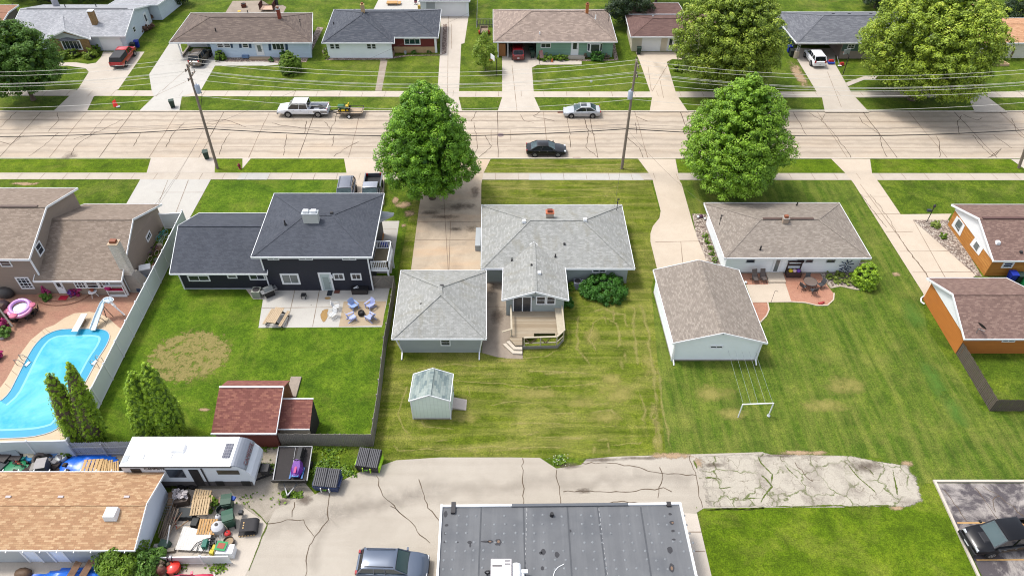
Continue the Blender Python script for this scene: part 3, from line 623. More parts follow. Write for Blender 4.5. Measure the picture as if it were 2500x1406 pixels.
def house(name, label, cat, q, ze, kind, ridge, wall, roof, trim=None, of=.5, os=.45, ob=.5, cap=None, group=None, fh=.2, par=None, zwb=0.0, noback=False, ridge_z=None, gmat=None, walls=True, lim=None):
    h = House(); FL, FR, BR, BL = [W(a, b, ze) for a, b in q]; h.ze = ze; trim = trim or m_trim
    T = par or thing(name, label, cat, ((FL.x+FR.x)/2, (FL.y+BL.y)/2, 0), 0, group); h.t = T
    Yf = (FL.y+FR.y)/2; Yb = (BL.y+BR.y)/2
    for p in (FL, FR): p.y = Yf
    for p in (BL, BR): p.y = Yb
    h.FL, h.FR, h.BR, h.BL = FL, FR, BR, BL
    if kind in ('hipx', 'gablex'):
        ym = (Yf+Yb)/2; R1, R2 = [onY(a, b, ym) for a, b in ridge]; rz = ridge_z or (R1.z+R2.z)/2
        R1.z = R2.z = rz
        if kind == 'gablex': R1.x = (FL.x+BL.x)/2; R2.x = (FR.x+BR.x)/2
        slope = (rz-ze)/((Yb-Yf)/2)
    elif kind == 'hipy':
        a = W(ridge[0][0], ridge[0][1], ze); rz = ridge_z; R1, R2 = W(*ridge[0], rz), W(*ridge[1], rz); xm = (R1.x+R2.x)/2; slope = (rz-ze)/((FR.x-FL.x)/2)
    else:
        R1 = onY(ridge[0][0], ridge[0][1], Yf); rz = ridge_z or R1.z; R1.z = rz; R1.x = (FL.x+FR.x)/2; R2 = Vector(((BL.x+BR.x)/2, Yb, rz)); slope = (rz-ze)/((FR.x-FL.x)/2)
        if len(ridge) > 1: R2.y = ridge[1][1]; R2.x = R1.x+(R2.x-R1.x)*(R2.y-Yf)/(Yb-Yf)
    h.R1, h.R2, h.rz, h.slope = R1, R2, rz, slope
    F = {'hipx': [(FL, FR, R2, R1), (FR, BR, R2), (BR, BL, R1, R2), (BL, FL, R1)], 'gablex': [(FL, FR, R2, R1), (BR, BL, R1, R2)],
         'hipy': [(FL, FR, R1), (FR, BR, R2, R1), (BR, BL, R2), (BL, FL, R1, R2)], 'gabley': [(FL, R1, R2, BL), (FR, BR, R2, R1)]}[kind]
    mb = MB(); dz = Vector((0, 0, .15))
    for f in F: mb.poly(f)
    for f in F: mb.poly([p-dz for p in f][::-1])
    outline = {'hipx': [FL, FR, BR, BL], 'hipy': [FL, FR, BR, BL], 'gablex': [FL, FR, R2, BR, BL, R1], 'gabley': [FL, R1, FR, BR, R2, BL]}[kind]
    N = len(outline)
    for k in range(N): a, b = outline[k], outline[(k+1) % N]; mb.poly([a, a-dz, b-dz, b])
    h.roof = mb.build('roof', roof, T)
    # fascia
    cx = (FL+FR+BR+BL)/4; fm = MB()
    for k in range(N):
        a, b = outline[k], outline[(k+1) % N]; d = (b-a); nrm = Vector((d.y, -d.x, 0)).normalized()
        if nrm.dot((a+b)/2-cx) < 0: nrm = -nrm
        e = d.normalized()*.04
        fm.beam(a+nrm*.03-e+Vector((0, 0, -fh/2+.03)), b+nrm*.03+e+Vector((0, 0, -fh/2+.03)), .05, fh)
    fm.build('fascia', trim, h.roof)
    # caps
    cp = MB(); L = [(R1, R2)]
    if kind[:3] == 'hip': L += ([(FL, R1), (BL, R1), (FR, R2), (BR, R2)] if kind == 'hipx' else [(FL, R1), (FR, R1), (BL, R2), (BR, R2)])
    for a, b in L: cp.beam(a+Vector((0, 0, .0)), b+Vector((0, 0, .006)), .3, .03)
    cp.build('ridge_cap', cap or roof, h.roof)
    # walls
    def lx(A, B, y): t = (y-A.y)/(B.y-A.y); return A.x+(B.x-A.x)*t
    yf, yb = Yf+of, Yb-ob
    c = [Vector((lx(FL, BL, yf)+os, yf, 0)), Vector((lx(FR, BR, yf)-os, yf, 0)), Vector((lx(FR, BR, yb)-os, yb, 0)), Vector((lx(FL, BL, yb)+os, yb, 0))]
    h.c = c; h.yf, h.yb = yf, yb; h.zw = ze-.1
    if walls:
        if kind[:3] == 'hip': zt = ze-.15+slope*min(of, os)+.03; h.zt = zt; wm = MB().prism([(p.x, p.y) for p in c], zwb, zt)
        elif kind == 'gablex':
            zt = ze-.12+slope*of; h.zt = zt; wm = MB(); ym = (Yf+Yb)/2; ztb = ze-.12+slope*ob
            def side(a, b): m = a.lerp(b, (ym-a.y)/(b.y-a.y)); return [Vector((a.x, a.y, zwb)), Vector((b.x, b.y, zwb)), Vector((b.x, b.y, ztb)), Vector((m.x, m.y, rz-.12)), Vector((a.x, a.y, zt))]
            s0, s1 = side(c[0], c[3]), side(c[1], c[2]); wm.poly(s0[::-1]); wm.poly(s1)
            for i, j in ((0, 4), (1, 2)): wm.poly([s0[i], s1[i], s1[j], s0[j]])
            wm.poly([s0[4], s1[4], s1[3], s0[3]]); wm.poly([s0[3], s1[3], s1[2], s0[2]])
        else:
            zt = ze-.12+slope*os; h.zt = zt; wm = MB(); xm = R1.x
            def fr_(a, b): m = a.lerp(b, .5); return [Vector((a.x, a.y, zwb)), Vector((b.x, b.y, zwb)), Vector((b.x, b.y, zt)), Vector((m.x, m.y, rz-.12)), Vector((a.x, a.y, zt))]
            s0, s1 = fr_(c[0], c[1]), fr_(c[3], c[2]); wm.poly(s0); wm.poly(s1[::-1])
            for i, j in ((0, 4), (1, 2)): wm.poly([s0[i], s1[i], s1[j], s0[j]])
            wm.poly([s0[4], s1[4], s1[3], s0[3]]); wm.poly([s0[3], s1[3], s1[2], s0[2]])
        h.wall = wm.build('wall', wall, T)
    h.front = (c[0], Vector((0, -1, 0)))
    dl = (c[3]-c[0]).normalized(); h.left = (c[0], Vector((-dl.y, dl.x, 0)))
    dr = (c[2]-c[1]).normalized(); h.right = (c[1], Vector((dr.y, -dr.x, 0)))
    return h
def roof_z(h, x, y):
    if abs(h.R1.y-h.R2.y) < .01: return h.ze+h.slope*min(y-h.FL.y, h.BL.y-y)
    return h.rz-h.slope*abs(x-lerp(h.R1.x, h.R2.x, (y-h.R1.y)/(h.R2.y-h.R1.y)))
def on_roof(h, a, b):
    z = (h.ze+h.rz)/2
    for _ in range(12): p = W(a, b, z); z = min(max(roof_z(h, p.x, p.y), h.ze-.2), h.rz+.1)
    return p
def vent(h, a, b, kind='pipe', mat=None, s=1.0, name='vent'):
    p = on_roof(h, a, b); mb = MB()
    if kind == 'pipe': mb.tube(p-Vector((0, 0, .2)), p+Vector((0, 0, .42*s)), .07*s, n=8).tube(p-Vector((0, 0, .1)), p+Vector((0, 0, .06)), .14, .1, 8)
    elif kind == 'box': mb.box(p+Vector((0, 0, .1)), (.36*s, .36*s, .26*s), taper=.85)
    elif kind == 'flat': mb.box(p+Vector((0, 0, .02)), (.45*s, .2*s, .14))
    elif kind == 'mast': mb.tube(p-Vector((0, 0, .2)), p+Vector((0, 0, 1.3*s)), .035).box(p+Vector((.05, 0, 1.2*s)), (.25, .08, .08)).box(p+Vector((0, 0, .8*s)), (.12, .12, .2))
    return mb.build(name, mat or m_dark, h.roof)
def chimney(par, p, sx, sy, z0, z1, mat, capm=None, flue=True, name='chimney', pots=1, fm=None):
    c = MB().bb(p.x-sx/2, p.y-sy/2, z0, p.x+sx/2, p.y+sy/2, z1).build(name, mat, par)
    MB().bb(p.x-sx/2-.05, p.y-sy/2-.05, z1, p.x+sx/2+.05, p.y+sy/2+.05, z1+.08).build('cap', capm or m_found, c)
    if flue:
        for k in range(pots): x = p.x+(k-(pots-1)/2)*sx/pots; MB().bb(x-sx/pots*.33, p.y-sy*.3, z1+.08, x+sx/pots*.33, p.y+sy*.3, z1+.32).build('flue', fm or M((150, 90, 60), .8, .2), c)
    return c
def downspout(h, P, mat=None, foot=1):
    """P: top and base point in the world"""
    a, b = P; mb = MB(); mb.beam(a, Vector((b.x, b.y, .25)), .1, .1, Vector((1, 0, 0))); mb.beam(Vector((b.x, b.y, .27)), Vector((b.x, b.y-foot, .06)), .1, .1); return mb.build('downspout', mat or m_trim, h.t)
def foundation(h, z=.22, mat=None):
    c = h.c; mb = MB(); n = [(c[0], c[1]), (c[1], c[2]), (c[2], c[3]), (c[3], c[0])]
    for a, b in n: d = (b-a).normalized(); mb.beam(a-d*.03+Vector((0, 0, z/2)), b+d*.03+Vector((0, 0, z/2)), .06, z)
    return mb.build('foundation', mat or m_found, h.t)
def corner(h, idx, mat=None, w=.12):
    for k in idx: p = h.c[k]; MB().beam(p, p+Vector((0, 0, h.zt-.03)), w, w, Vector((1, 0, 0))).build('corner_board', mat or m_trim, h.t)
# ---------------------------------------------------------------- roofs and walls
r_tan = shingle('tan_brown_shingles', (160, 144, 130), (146, 130, 117), (174, 158, 144))
r_navy = shingle('charcoal_blue_shingles', (84, 88, 97), (98, 102, 111), (70, 74, 83))
r_grey = shingle('weathered_grey_shingles', (178, 179, 175), (166, 167, 162), (191, 191, 187), stain=(150, 146, 130), streak=.35)
r_grey2 = shingle('pale_grey_shingles', (184, 186, 190), (170, 172, 178), (200, 200, 204), stain=(150, 150, 156))
r_green = shingle('grey_green_shingles', (140, 156, 154), (168, 180, 174), (112, 128, 130), bw=.5, rh=.2, con=1, stain=(196, 204, 196))
r_taupe = shingle('taupe_shingles', (163, 152, 141), (148, 138, 128), (178, 168, 156))
r_mauve = shingle('mauve_brown_shingles', (146, 120, 110), (131, 106, 99), (166, 140, 128))
r_brown = shingle('dark_brown_shingles', (126, 112, 104), (112, 100, 94), (146, 132, 120), bw=.6)
r_brown2 = shingle('red_brown_shingles', (124, 98, 92), (112, 88, 84), (134, 108, 100), bw=.6)
r_char = shingle('dark_grey_shingles', (96, 100, 108), (82, 86, 96), (112, 114, 120), bw=.5)
r_rose = shingle('rosy_tan_shingles', (170, 152, 140), (154, 138, 128), (188, 170, 156), bw=.5, rh=.22)
r_slate = shingle('slate_grey_shingles', (126, 128, 134), (112, 114, 122), (142, 144, 148), bw=.5)
r_orange = shingle('orange_tan_shingles', (216, 168, 130), (200, 148, 112), (228, 186, 150), bw=.5)
r_sand = shingle('sandy_orange_shingles', (202, 164, 126), (186, 144, 110), (214, 182, 144), bw=.36, rh=.14, streak=.3, con=.85)
r_red = shingle('brick_red_shingles', (160, 106, 96), (144, 92, 84), (178, 124, 104), bw=.32, rh=.14, con=.8)
w_tan = siding('tan_siding', (146, 132, 120), .12, k=.85)
w_navy = siding('dark_navy_siding', (54, 56, 68), .12, k=.62, line=.75)
w_sage = siding('grey_green_siding', (146, 154, 152), .12, k=1.0)
w_sageg = siding('grey_garage_siding', (154, 160, 160), .16, k=1.0)
w_white = siding('white_siding', (226, 232, 234), .11, k=.98, line=.86, var=.02)
w_white2 = siding('warm_white_siding', (230, 234, 236), .2, k=.95, line=.85, var=.02)
w_blue = siding('pale_blue_siding', (190, 206, 222), .22, k=.95)
w_green = siding('sea_green_siding', (124, 158, 140), .24, k=.95, line=.6)
w_orange = siding('orange_plank_siding', (204, 138, 66), .28, k=.62, line=.55, var=.12, patch=(226, 162, 84))
w_orange2 = siding('amber_plank_siding', (208, 130, 62), .2, k=.62, line=.72, var=.1)
w_shed = siding('pale_green_siding', (200, 212, 202), .3, k=1.0, vert=True, line=.8)
w_mint = siding('blue_grey_siding', (196, 206, 216), .18, k=.9)
w_redw = siding('dark_red_siding', (112, 48, 46), .14, k=.8)
w_cream = siding('cream_siding', (214, 204, 184), .16, k=.8)
w_redb = siding('barn_red_boards', (118, 62, 54), .14, k=.75, vert=True)
# ================================================================ near row
# --- tan two-wing house at the left
A = house('house', 'tan sided house with a tall upper wing and a low wing beside the pool', 'house', [(-330, 633), (70, 633), (188.5, 459.5), (-165, 459.5)], 4.83, 'gablex', [(-230, 505), (107, 505)], w_tan, r_tan, of=.4, os=.25)
MB().beam(A.R1+Vector((0, 0, .07)), A.R2+Vector((-.8, 0, .07)), .3, .09).build('ridge_vent', M((120, 104, 96), .9), A.roof)
window(A.t, [(0, 635), (27, 635), (28, 650.5), (0, 650.5)], *A.front, mx=0, my=1); window(A.t, [(37, 677), (70, 676), (85, 704), (53, 705)], *A.front, mx=2, my=3, fr=.13)
window(A.t, [(82, 601), (96, 587), (108.5, 612), (97, 628)], *A.right, mx=0, my=1, fr=.13)
A2 = house('x', '', '', [(81, 687), (296, 685), (394, 498.5), (206, 498.5)], 2.3, 'gablex', [(157, 535), (344, 535)], w_tan, r_tan, of=.5, os=.3, par=A.t)
door(A.t, [(134, 690), (148, 689), (165, 719), (150, 719)], *A2.front, glass=m_glass, gf=(.5, .88), z0=.15, z1=2.05)
for a, b in ((181, 208), (209, 239), (240, 268)): window(A.t, [(a, 688), (b, 687), (b+3, 703), (a+4, 703)], *A2.front, mx=(2 if a != 209 else 0), my=1, zc=2.1)
window(A.t, [(354, 574), (366, 565), (370, 576), (359, 594)], *A2.right, mx=2, my=0, fr=.12)
pch = Vector((-36.6, 50.7, 0)); ch = chimney(A.t, pch, .85, .7, 0, 5.75, bricks('whitewashed_brick', (236, 230, 220), (214, 204, 190), (176, 166, 152), .24, .09, .012, k=.8), capm=M((206, 180, 150)), fm=M((150, 84, 52)))
MB().loft([[(pch.x-.9, pch.y-.6, 0), (pch.x+1.2, pch.y-.6, 0), (pch.x+1.2, pch.y+.9, 0), (pch.x-.9, pch.y+.9, 0)], [(pch.x-.53, pch.y-.4, 2.0), (pch.x+.6, pch.y-.4, 2.0), (pch.x+.6, pch.y+.5, 2.0), (pch.x-.53, pch.y+.5, 2.0)]]).build('chimney_base', M((168, 160, 150), .9, .2, 2), ch)
corner(A2, (1,)); corner(A, (1,))
MB().tube((A2.c[1].x+.1, A2.c[1].y+.3, 2.1), (A2.c[1].x+.1, A2.c[1].y+.3, .2), .06).build('downspout', m_trimg, A.t)
# --- navy two-storey house
B = house('house', 'dark navy two storey house with charcoal roof and a concrete patio', 'house', [(613, 628), (907.5, 627), (937.5, 473), (670, 473)], 4.8, 'hipx', [(744, 525), (812, 523)], w_navy, r_navy, of=.6, os=.55)
B2 = house('x', '', '', [(414, 669), (652, 667), (690, 521), (486, 521)], 2.5, 'gablex', [(432, 551), (650, 551)], w_navy, r_navy, of=.5, os=.5, par=B.t)
corner(B, (0, 1)); corner(B2, (0,)); foundation(B2, .15, m_trimg)
def rect(x0, y0, x1, y1, sk=0): return [(x0, y0), (x1, y0), (x1+sk, y1), (x0+sk, y1)]
for a, b in ((653, 681), (729, 763), (835, 869)): window(B.t, rect(a, 629, b, 634.5, 1), *B.front, mx=1, fr=.07)
window(B.t, rect(683, 667.5, 728, 693.5, 7), *B.front, mx=1, fr=.17, glass=m_glassl); door(B.t, rect(780.5, 668, 804, 707, 9), *B.front, M((208, 222, 222), .5, .03), glass=M((176, 190, 188), .2, .1), gf=(.08, .82), z0=.02, trimw=.16)
window(B.t, rect(812, 667, 839, 683, 3.5), *B.front, mx=1, fr=.14); window(B.t, rect(855, 667, 881, 683, 3.5), *B.front, mx=1, fr=.14)
MB().box(hit(809, 673, *B.front)+Vector((0, -.12, 0)), (.3, .2, .3)).build('wall_lamp', m_trim, B.t)
window(B.t, rect(457, 671, 510, 686, 4), *B2.front, mx=1, zc=2.35, fr=.12); window(B.t, rect(554, 670, 578, 679, 2), *B2.front, mx=0, zc=2.35, fr=.12); window(B.t, rect(607, 669, 646, 683, 3), *B2.front, mx=1, zc=2.35, fr=.12)
p = on_roof(B, 761, 542); cc = chimney(B.roof, p+Vector((0, .1, 0)), 1.45, .6, p.z-.6, p.z+1.0, M((222, 224, 216), .6, .05), capm=m_trimg, pots=2, fm=m_trim)
for a, b in ((740, 524), (810, 522)): vent(B, a, b, 'box', m_dark, .8)
vent(B, 696, 546, 'pipe')
# side balcony with stairs side, porch canopy
bal = MB(); X0_, X1_ = B.c[1].x+.05, B.c[1].x+1.75; y0_, y1_ = B.c[1].y+.3, B.c[1].y+3.4; zb = 2.45
bal.bb(X0_, y0_, zb-.25, X1_, y1_, zb); bk = bal.build('balcony', m_trim, B.t)
MB().bb(X0_+.05, y0_+.06, zb+.004, X1_-.06, y1_-.06, zb+.03).build('floor', M((132, 120, 96), .9, .15), bk)
rl = MB()
def railing(mb, pts, z, h=.95, step=.16, post=.1):
    for a, b in zip(pts[:-1], pts[1:]):
        a, b = Vector((*a, 0)), Vector((*b, 0)); L = (b-a).length; n = max(2, int(L/step))
        for zz in (z+.1, z+h): mb.beam(a+Vector((0, 0, zz)), b+Vector((0, 0, zz)), .08, .06)
        for k in range(n+1):
            p = a.lerp(b, k/n); w_ = post if k in (0, n) else .045; mb.beam(p+Vector((0, 0, z)), p+Vector((0, 0, z+h+(.05 if k in (0, n) else 0))), w_, w_, Vector((1, 0, 0)))
railing(rl, [(X0_+.1, y0_+.06), (X1_-.06, y0_+.06), (X1_-.06, y1_-.06), (X0_+.1, y1_-.06)], zb); rl.build('railing', m_trim, bk)
for yy in (y0_+.15, y1_-.15): MB().beam((X1_-.15, yy, 0), (X1_-.15, yy, zb-.25), .14, .14, Vector((1, 0, 0))).build('post', m_trim, bk)
cn = MB(); cx_ = B.c[2].x; cy_ = B.c[2].y-1.6; cn.loft([[(cx_, cy_, 3.0), (cx_+1.35, cy_+1.2, 2.75), (cx_+1.35, cy_+1.2, 2.6), (cx_, cy_, 2.6)], [(cx_, cy_+1.6, 3.0), (cx_+1.4, cy_+1.6, 2.75), (cx_+1.4, cy_+1.6, 2.6), (cx_, cy_+1.6, 2.6)]]); cn.build('porch_canopy', m_trimg, B.t)
# --- grey house with cross gable
C = house('house', 'grey hip roofed house with a gabled rear wing opening on a wooden deck', 'house', [(1175, 657), (1549, 654), (1517, 499.5), (1176.5, 502)], 2.35, 'hipx', [(1293, 537), (1424, 537)], w_sage, r_grey, of=.5, os=.5)
C2 = house('x', '', '', [(1226, 733), (1388, 731), (1378, 640), (1229, 642)], 2.35, 'gabley', [(1308.6, 712), (0, 53.6)], w_sage, r_grey, of=.35, os=.35, ob=0, par=C.t)
foundation(C, .2)
window(C.t, rect(1445, 654, 1480, 665, 1), *C.front, mx=1, zc=2.2, fr=.1)
f0 = C2.front[0]; zd = .55
fp = C2.front
door(C.t, [(1254.5, 725), (1296, 725), (1295, 760), (1254.5, 760)], *fp, m_glass, handle=False, name='sliding_door', z0=zd+.03, trimw=.1); 
p_ = hit(1275.5, 745, *fp); MB().beam((p_.x, p_.y-.06, zd+.05), (p_.x, p_.y-.06, 2.5), .09, .06, Vector((0, 1, 0))).build('door_rail', m_trim, C.t)
window(C.t, rect(1309, 722.5, 1333, 743, -1), *fp, mx=0, my=1, fr=.1); window(C.t, rect(1334, 722.5, 1357, 743, -1), *fp, mx=0, my=1, fr=.1)
MB().box(hit(1302.5, 727, *fp)+Vector((0, -.1, 0)), (.14, .16, .28)).build('wall_lamp', m_steel, C.t)
p = on_roof(C, 1342, 531); chimney(C.roof, p, .75, .6, p.z-.3, p.z+.65, M((190, 176, 160), .8, .15), fm=M((132, 66, 44)), capm=M((206, 120, 84)), pots=1)
vent(C, 1279, 542, 'box', m_trim); vent(C, 1428.5, 538.5, 'box', m_trim); vent(C, 1378, 597, 'box', m_dark, .6); vent(C, 1356, 627, 'pipe', m_black, .8); vent(C, 1250, 636, 'pipe', m_black, .8); vent(C, 1506, 510, 'mast', m_dark, 1)
vent(C2, 1316.5, 668, 'box', m_trim, .9); vent(C2, 1297.5, 648, 'box', m_dark, .5)
MB().box(W(1168, 590)+Vector((0, 0, .35)), (.55, 3.0, .7)).build('wall_unit', m_trimg, C.t)
# hip garage
D_ = house('garage', 'grey hip roofed garage between the wooden fence and the grey house', 'garage', [(956.5, 827.5), (1187, 825.5), (1187, 660), (979, 661.5)], 2.37, 'hipy', [(1076.5, 716), (1075, 700)], w_sageg, r_grey, ridge_z=4.05, of=.5, os=.5)
window(D_.t, rect(1075, 827.5, 1100, 843, 0), *D_.front, mx=0, my=1, zc=2.3)
vent(D_, 1079, 697, 'flat', m_dark, .7); vent(D_, 1028.5, 742, 'flat', m_dark, .4)
downspout(D_, (Vector((D_.FL.x+.35, D_.FL.y-.02, 2.3)), Vector((D_.c[0].x+.15, D_.yf-.1, 0))), foot=.8); downspout(D_, (Vector((D_.FR.x-.35, D_.FR.y-.02, 2.3)), Vector((D_.c[1].x-.15, D_.yf-.1, 0))), foot=.8)
# small shed
E_ = house('garden_shed', 'small pale green shed with a grey speckled gable roof standing in the mown lawn', 'shed', [(999, 977.5), (1098.5, 978.5), (1106, 914), (1010, 913)], 2.5, 'gabley', [(1044, 964)], w_shed, r_green, of=.08, os=.08, ob=.1, fh=.1)
corner(E_, (0, 1), m_trim, .08); foundation(E_, .12)
rp = px([(1105, 973), (1140, 976), (1138, 1002), (1103, 999)]); mb = MB(); mb.loft([[rp[0]+Vector((0, 0, .25)), rp[3]+Vector((0, 0, .25)), rp[3], rp[0]], [rp[1]+Vector((0, 0, .05)), rp[2]+Vector((0, 0, .05)), rp[2], rp[1]]])
mb.build('ramp', M((212, 200, 190), .8, .08), E_.t)
door(E_.t, [(1101, 965), (1106, 945), (1107, 985), (1102, 1005)], *E_.right, w_shed, handle=True, z0=.15, z1=2.0, trimw=.05)
# --- white house
F_ = house('house', 'white sided house with taupe hip roof and a red paved patio', 'house', [(1769.7, 631.5), (2126, 628.5), (2047, 493.5), (1720, 498)], 2.5, 'hipx', [(1855, 535), (1998, 534.5)], w_white2, r_taupe, of=.6, os=.5)
foundation(F_, .15)
for a, b in ((1822, 1844), (1945, 1965), (1967, 1986), (2018, 2040)): window(F_.t, rect(a, 631, b, 641, -1), *F_.front, mx=0, zc=2.3, fr=.06, trim=m_trimg)
door(F_.t, rect(1893, 632, 1909, 664, -10), *F_.front, m_trim, glass=m_glassl, gf=(.06, .95), z0=.18, handle=False)
p = on_roof(F_, 1916, 541); chimney(F_.roof, p, .55, .5, p.z-.3, p.z+.45, M((192, 170, 150)), fm=M((160, 96, 66)))
MB().beam(F_.R1+Vector((.3, 0, .07)), F_.R2+Vector((-.5, 0, .07)), .28, .08).build('ridge_vent', M((110, 90, 82), .9), F_.roof)
vent(F_, 1856, 610, 'pipe', m_black, 1.1); vent(F_, 1945, 502, 'pipe', m_black, 1); vent(F_, 1757, 545, 'mast', m_dark, .8)
G1 = house('garage', 'detached white garage with a taupe gable roof beside the curved driveway', 'garage', [(1644, 838), (1873, 836), (1803, 658), (1596, 661)], 2.62, 'gabley', [(1764.7, 812.6)], w_white, r_taupe, of=.3, os=.3, ob=.3)
foundation(G1, .15); corner(G1, (0, 1))
window(G1.t, rect(1734, 843, 1765, 849, -1), *G1.front, mx=1, fr=.07)
downspout(G1, (Vector((G1.c[0].x-.02, G1.yf-.1, 2.4)), Vector((G1.c[0].x+.1, G1.yf-.1, 0))), foot=.5); downspout(G1, (Vector((G1.c[1].x-.02, G1.yf-.1, 2.4)), Vector((G1.c[1].x-.1, G1.yf-.1, 0))), foot=.5)
# --- orange house and garage
H_ = house('house', 'house with orange plank siding and white gable end beside the long driveway', 'house', [(2427, 637.5), (2760, 635.5), (2640, 499), (2325, 500.5)], 2.3, 'gablex', [(2396, 533.6), (2720, 533)], w_orange, r_mauve, of=.35, os=.25)
def gable_face(h, mat, zb=2.0):
    c0, c3 = h.c[0], h.c[3]; n = h.left[1]; m = c0.lerp(c3, .5); k = n*.04
    pts = [Vector((c0.x, c0.y, zb)), Vector((c0.x, c0.y, h.zt-.01)), Vector((m.x, m.y, h.rz-.13)), Vector((c3.x, c3.y, h.zt-.01)), Vector((c3.x, c3.y, zb))]
    mb = MB(); mb.loft([[q+n*.003 for q in pts], [q+k for q in pts]]); return mb.build('gable_panel', mat, h.t)
gable_face(H_, m_trim, 1.95)
window(H_.t, [(2332, 547), (2342, 532), (2352, 545), (2344, 562)], *H_.left, mx=1, fr=.05, glass=m_glassl); window(H_.t, [(2376, 601), (2386, 588), (2394, 600), (2385, 615)], *H_.left, mx=1, fr=.05, glass=m_glassl)
def panel(h, pts, pl, mat, nm, out=.03):
    p0, n = pl; Q = [hit(a, b, p0, n)+Vector(n)*.004 for a, b in pts]; Q2 = [q+Vector(n)*out for q in Q]; return MB().loft([Q, Q2]).build(nm, mat, h.t)
panel(H_, [(2323.5, 550), (2337, 527), (2356, 551), (2344, 577)], H_.left, m_trim, 'window_surround'); panel(H_, [(2368, 597), (2381, 580), (2401, 607), (2390, 624)], H_.left, m_trim, 'window_surround')
for pts in ([(2332, 550), (2342, 535), (2352, 547), (2341, 566)], [(2377, 601), (2385, 589), (2394, 601), (2385, 614)]):
    Q = [hit(a, b, H_.left[0], H_.left[1])+H_.left[1]*.04 for a, b in pts]; MB().loft([Q, [q+H_.left[1]*.02 for q in Q]]).build('pane', m_glassl, H_.t)
window(H_.t, rect(2450, 639, 2477, 653.5, -6), *H_.front, mx=0, my=1, fr=.14)
vent(H_, 2435, 594, 'box', m_trim, 1.1); vent(H_, 2492, 617, 'box', m_dark, .7)
MB().beam(H_.R1+Vector((.3, 0, .06)), H_.R2+Vector((0, 0, .06)), .28, .08).build('ridge_vent', M((104, 76, 72), .9), H_.roof)
I_ = house('garage', 'garage with amber orange siding, white gable and a satellite dish on its roof', 'garage', [(2356.5, 828), (2569, 826), (2456, 677.5), (2265, 680.5)], 2.25, 'gablex', [(2331, 719), (2528, 716)], w_orange2, r_mauve, of=.3, os=.25)
gable_face(I_, m_trim, 2.1); window(I_.t, rect(2446, 829, 2478, 834, 0), *I_.front, mx=1, fr=.08, zc=2.2)
p = on_roof(I_, 2383, 812); mb = MB(); mb.tube(p, p+Vector((0, 0, .5)), .03); mb.tube(p+Vector((0, 0, .5)), p+Vector((.3, -.4, .6)), .02)
dsh = mb.build('dish_mast', m_steel, I_.roof)
q = p+Vector((.25, .1, .75)); dm_ = MB(); ax = Vector((.6, .3, .5)).normalized(); a_ = ax.cross(Vector((0, 0, 1))).normalized(); b_ = ax.cross(a_)
dm_.loft([[q+(a_*math.cos(t*.524)+b_*math.sin(t*.524))*r-ax*(.12*(1-r/.42)) for t in range(12)] for r in (.05, .2, .34, .42)]); dm_.build('dish', m_dark, dsh)
MB().path([W(2256, 722, .1), W(2249, 728, .15), W(2249, 737, .1), W(2257, 742, .1)], .07).build('downspout', m_trim, I_.t)
# --- bottom left building with sandy roof
J_ = house('outbuilding', 'long white outbuilding with a sandy orange shingle roof beside the junk yard', 'building', [(-170, 1343.5), (328, 1341), (404.5, 1148), (-120, 1156)], 2.4, 'gablex', [(-140, 1232), (354, 1226)], M((214, 222, 234), .7, .04, 1, k=.9), r_sand, of=.35, os=.3, fh=.16)
for a in (0, 128, 289): vent(J_, a+21, 1213, 'flat', M((206, 196, 196)), .8, name='ridge_vent_box')
p = on_roof(J_, 275, 1257); MB().box(p+Vector((0, 0, .2)), (.85, .85, .5), taper=.9).build('roof_vent', m_trim, J_.roof)
for a, b in ((-120, 60), (98, 125), (165, 262)): door(J_.t, [(a, 1346), (b, 1346), (b, 1368), (a, 1368)], *J_.front, m_trimg, handle=False, name='garage_door', z0=.05, z1=2.05, trimw=.12)
mb = MB()
for k in range(12): x = lerp(J_.FL.x, J_.FR.x, (k+.5)/12); mb.box((x, J_.FL.y-.1, 2.43), (.05, .22, .05)); mb.box((x, J_.BL.y+.1, 2.43), (.05, .22, .05))
mb.build('gutter_hanger', m_trim, J_.roof)
# --- flat building bottom centre
zf = 3.3; c_ = [W(1068, 1410, zf), W(1700, 1410, zf), W(1660, 1230, zf), W(1078, 1236, zf)]
dy_ = c_[3]-c_[0]; c_[0] = c_[3]-dy_*2.2; c_[1] = c_[2]+(c_[1]-c_[2])*2.2; 
K_ = thing('flat_roofed_building', 'building with a patched grey flat roof, white edge and a rooftop unit', 'building', ((c_[0]+c_[2])/2*1).to_tuple()[:2]+(0,))
MB().prism([(p.x+(.2 if k in (0, 3) else -.2), p.y-(.2 if k > 1 else 0)) for k, p in enumerate(c_)], 0, zf-.2).build('wall', M((206, 200, 190), .8), K_)
s = NT('grey_membrane'); v = s.vec(); 
col = s.mix(s.noise(v, .8, 6, .65), S(102, 104, 108), S(124, 126, 129)); f = s.noise(s.vec('Object', (.9, .05, 1)), 1.2, 5, .6); col = s.mix(s.ramp(f, [(.45, (0, 0, 0)), (.8, (.6, .6, .6))]), col, S(146, 148, 150))
f = s.noise(v, .35, 6, .6); col = s.mix(s.ramp(f, [(.5, (0, 0, 0)), (.75, (.5, .5, .5))]), col, S(84, 89, 97)); s.bump(s.noise(v, 1.5, 4), .25, .05); m_mem = s.col(col, .7, .3)
rf = MB().prism([(p.x, p.y) for p in c_], zf-.2, zf).build('roof', m_mem, K_)
def K(a, b, dz=0.0): return W(a, b, zf+dz)
for a, b in ((c_[0], c_[3]+Vector((0, .1, 0))), (c_[1], c_[2]+Vector((0, .1, 0))), (c_[3]+Vector((.1, 0, 0)), K(1249, 1234.5)), (K(1533, 1231.5), c_[2]+Vector((-.1, 0, 0)))): MB().beam(a, b, .14, .26).build('roof_edge', m_trim, rf)
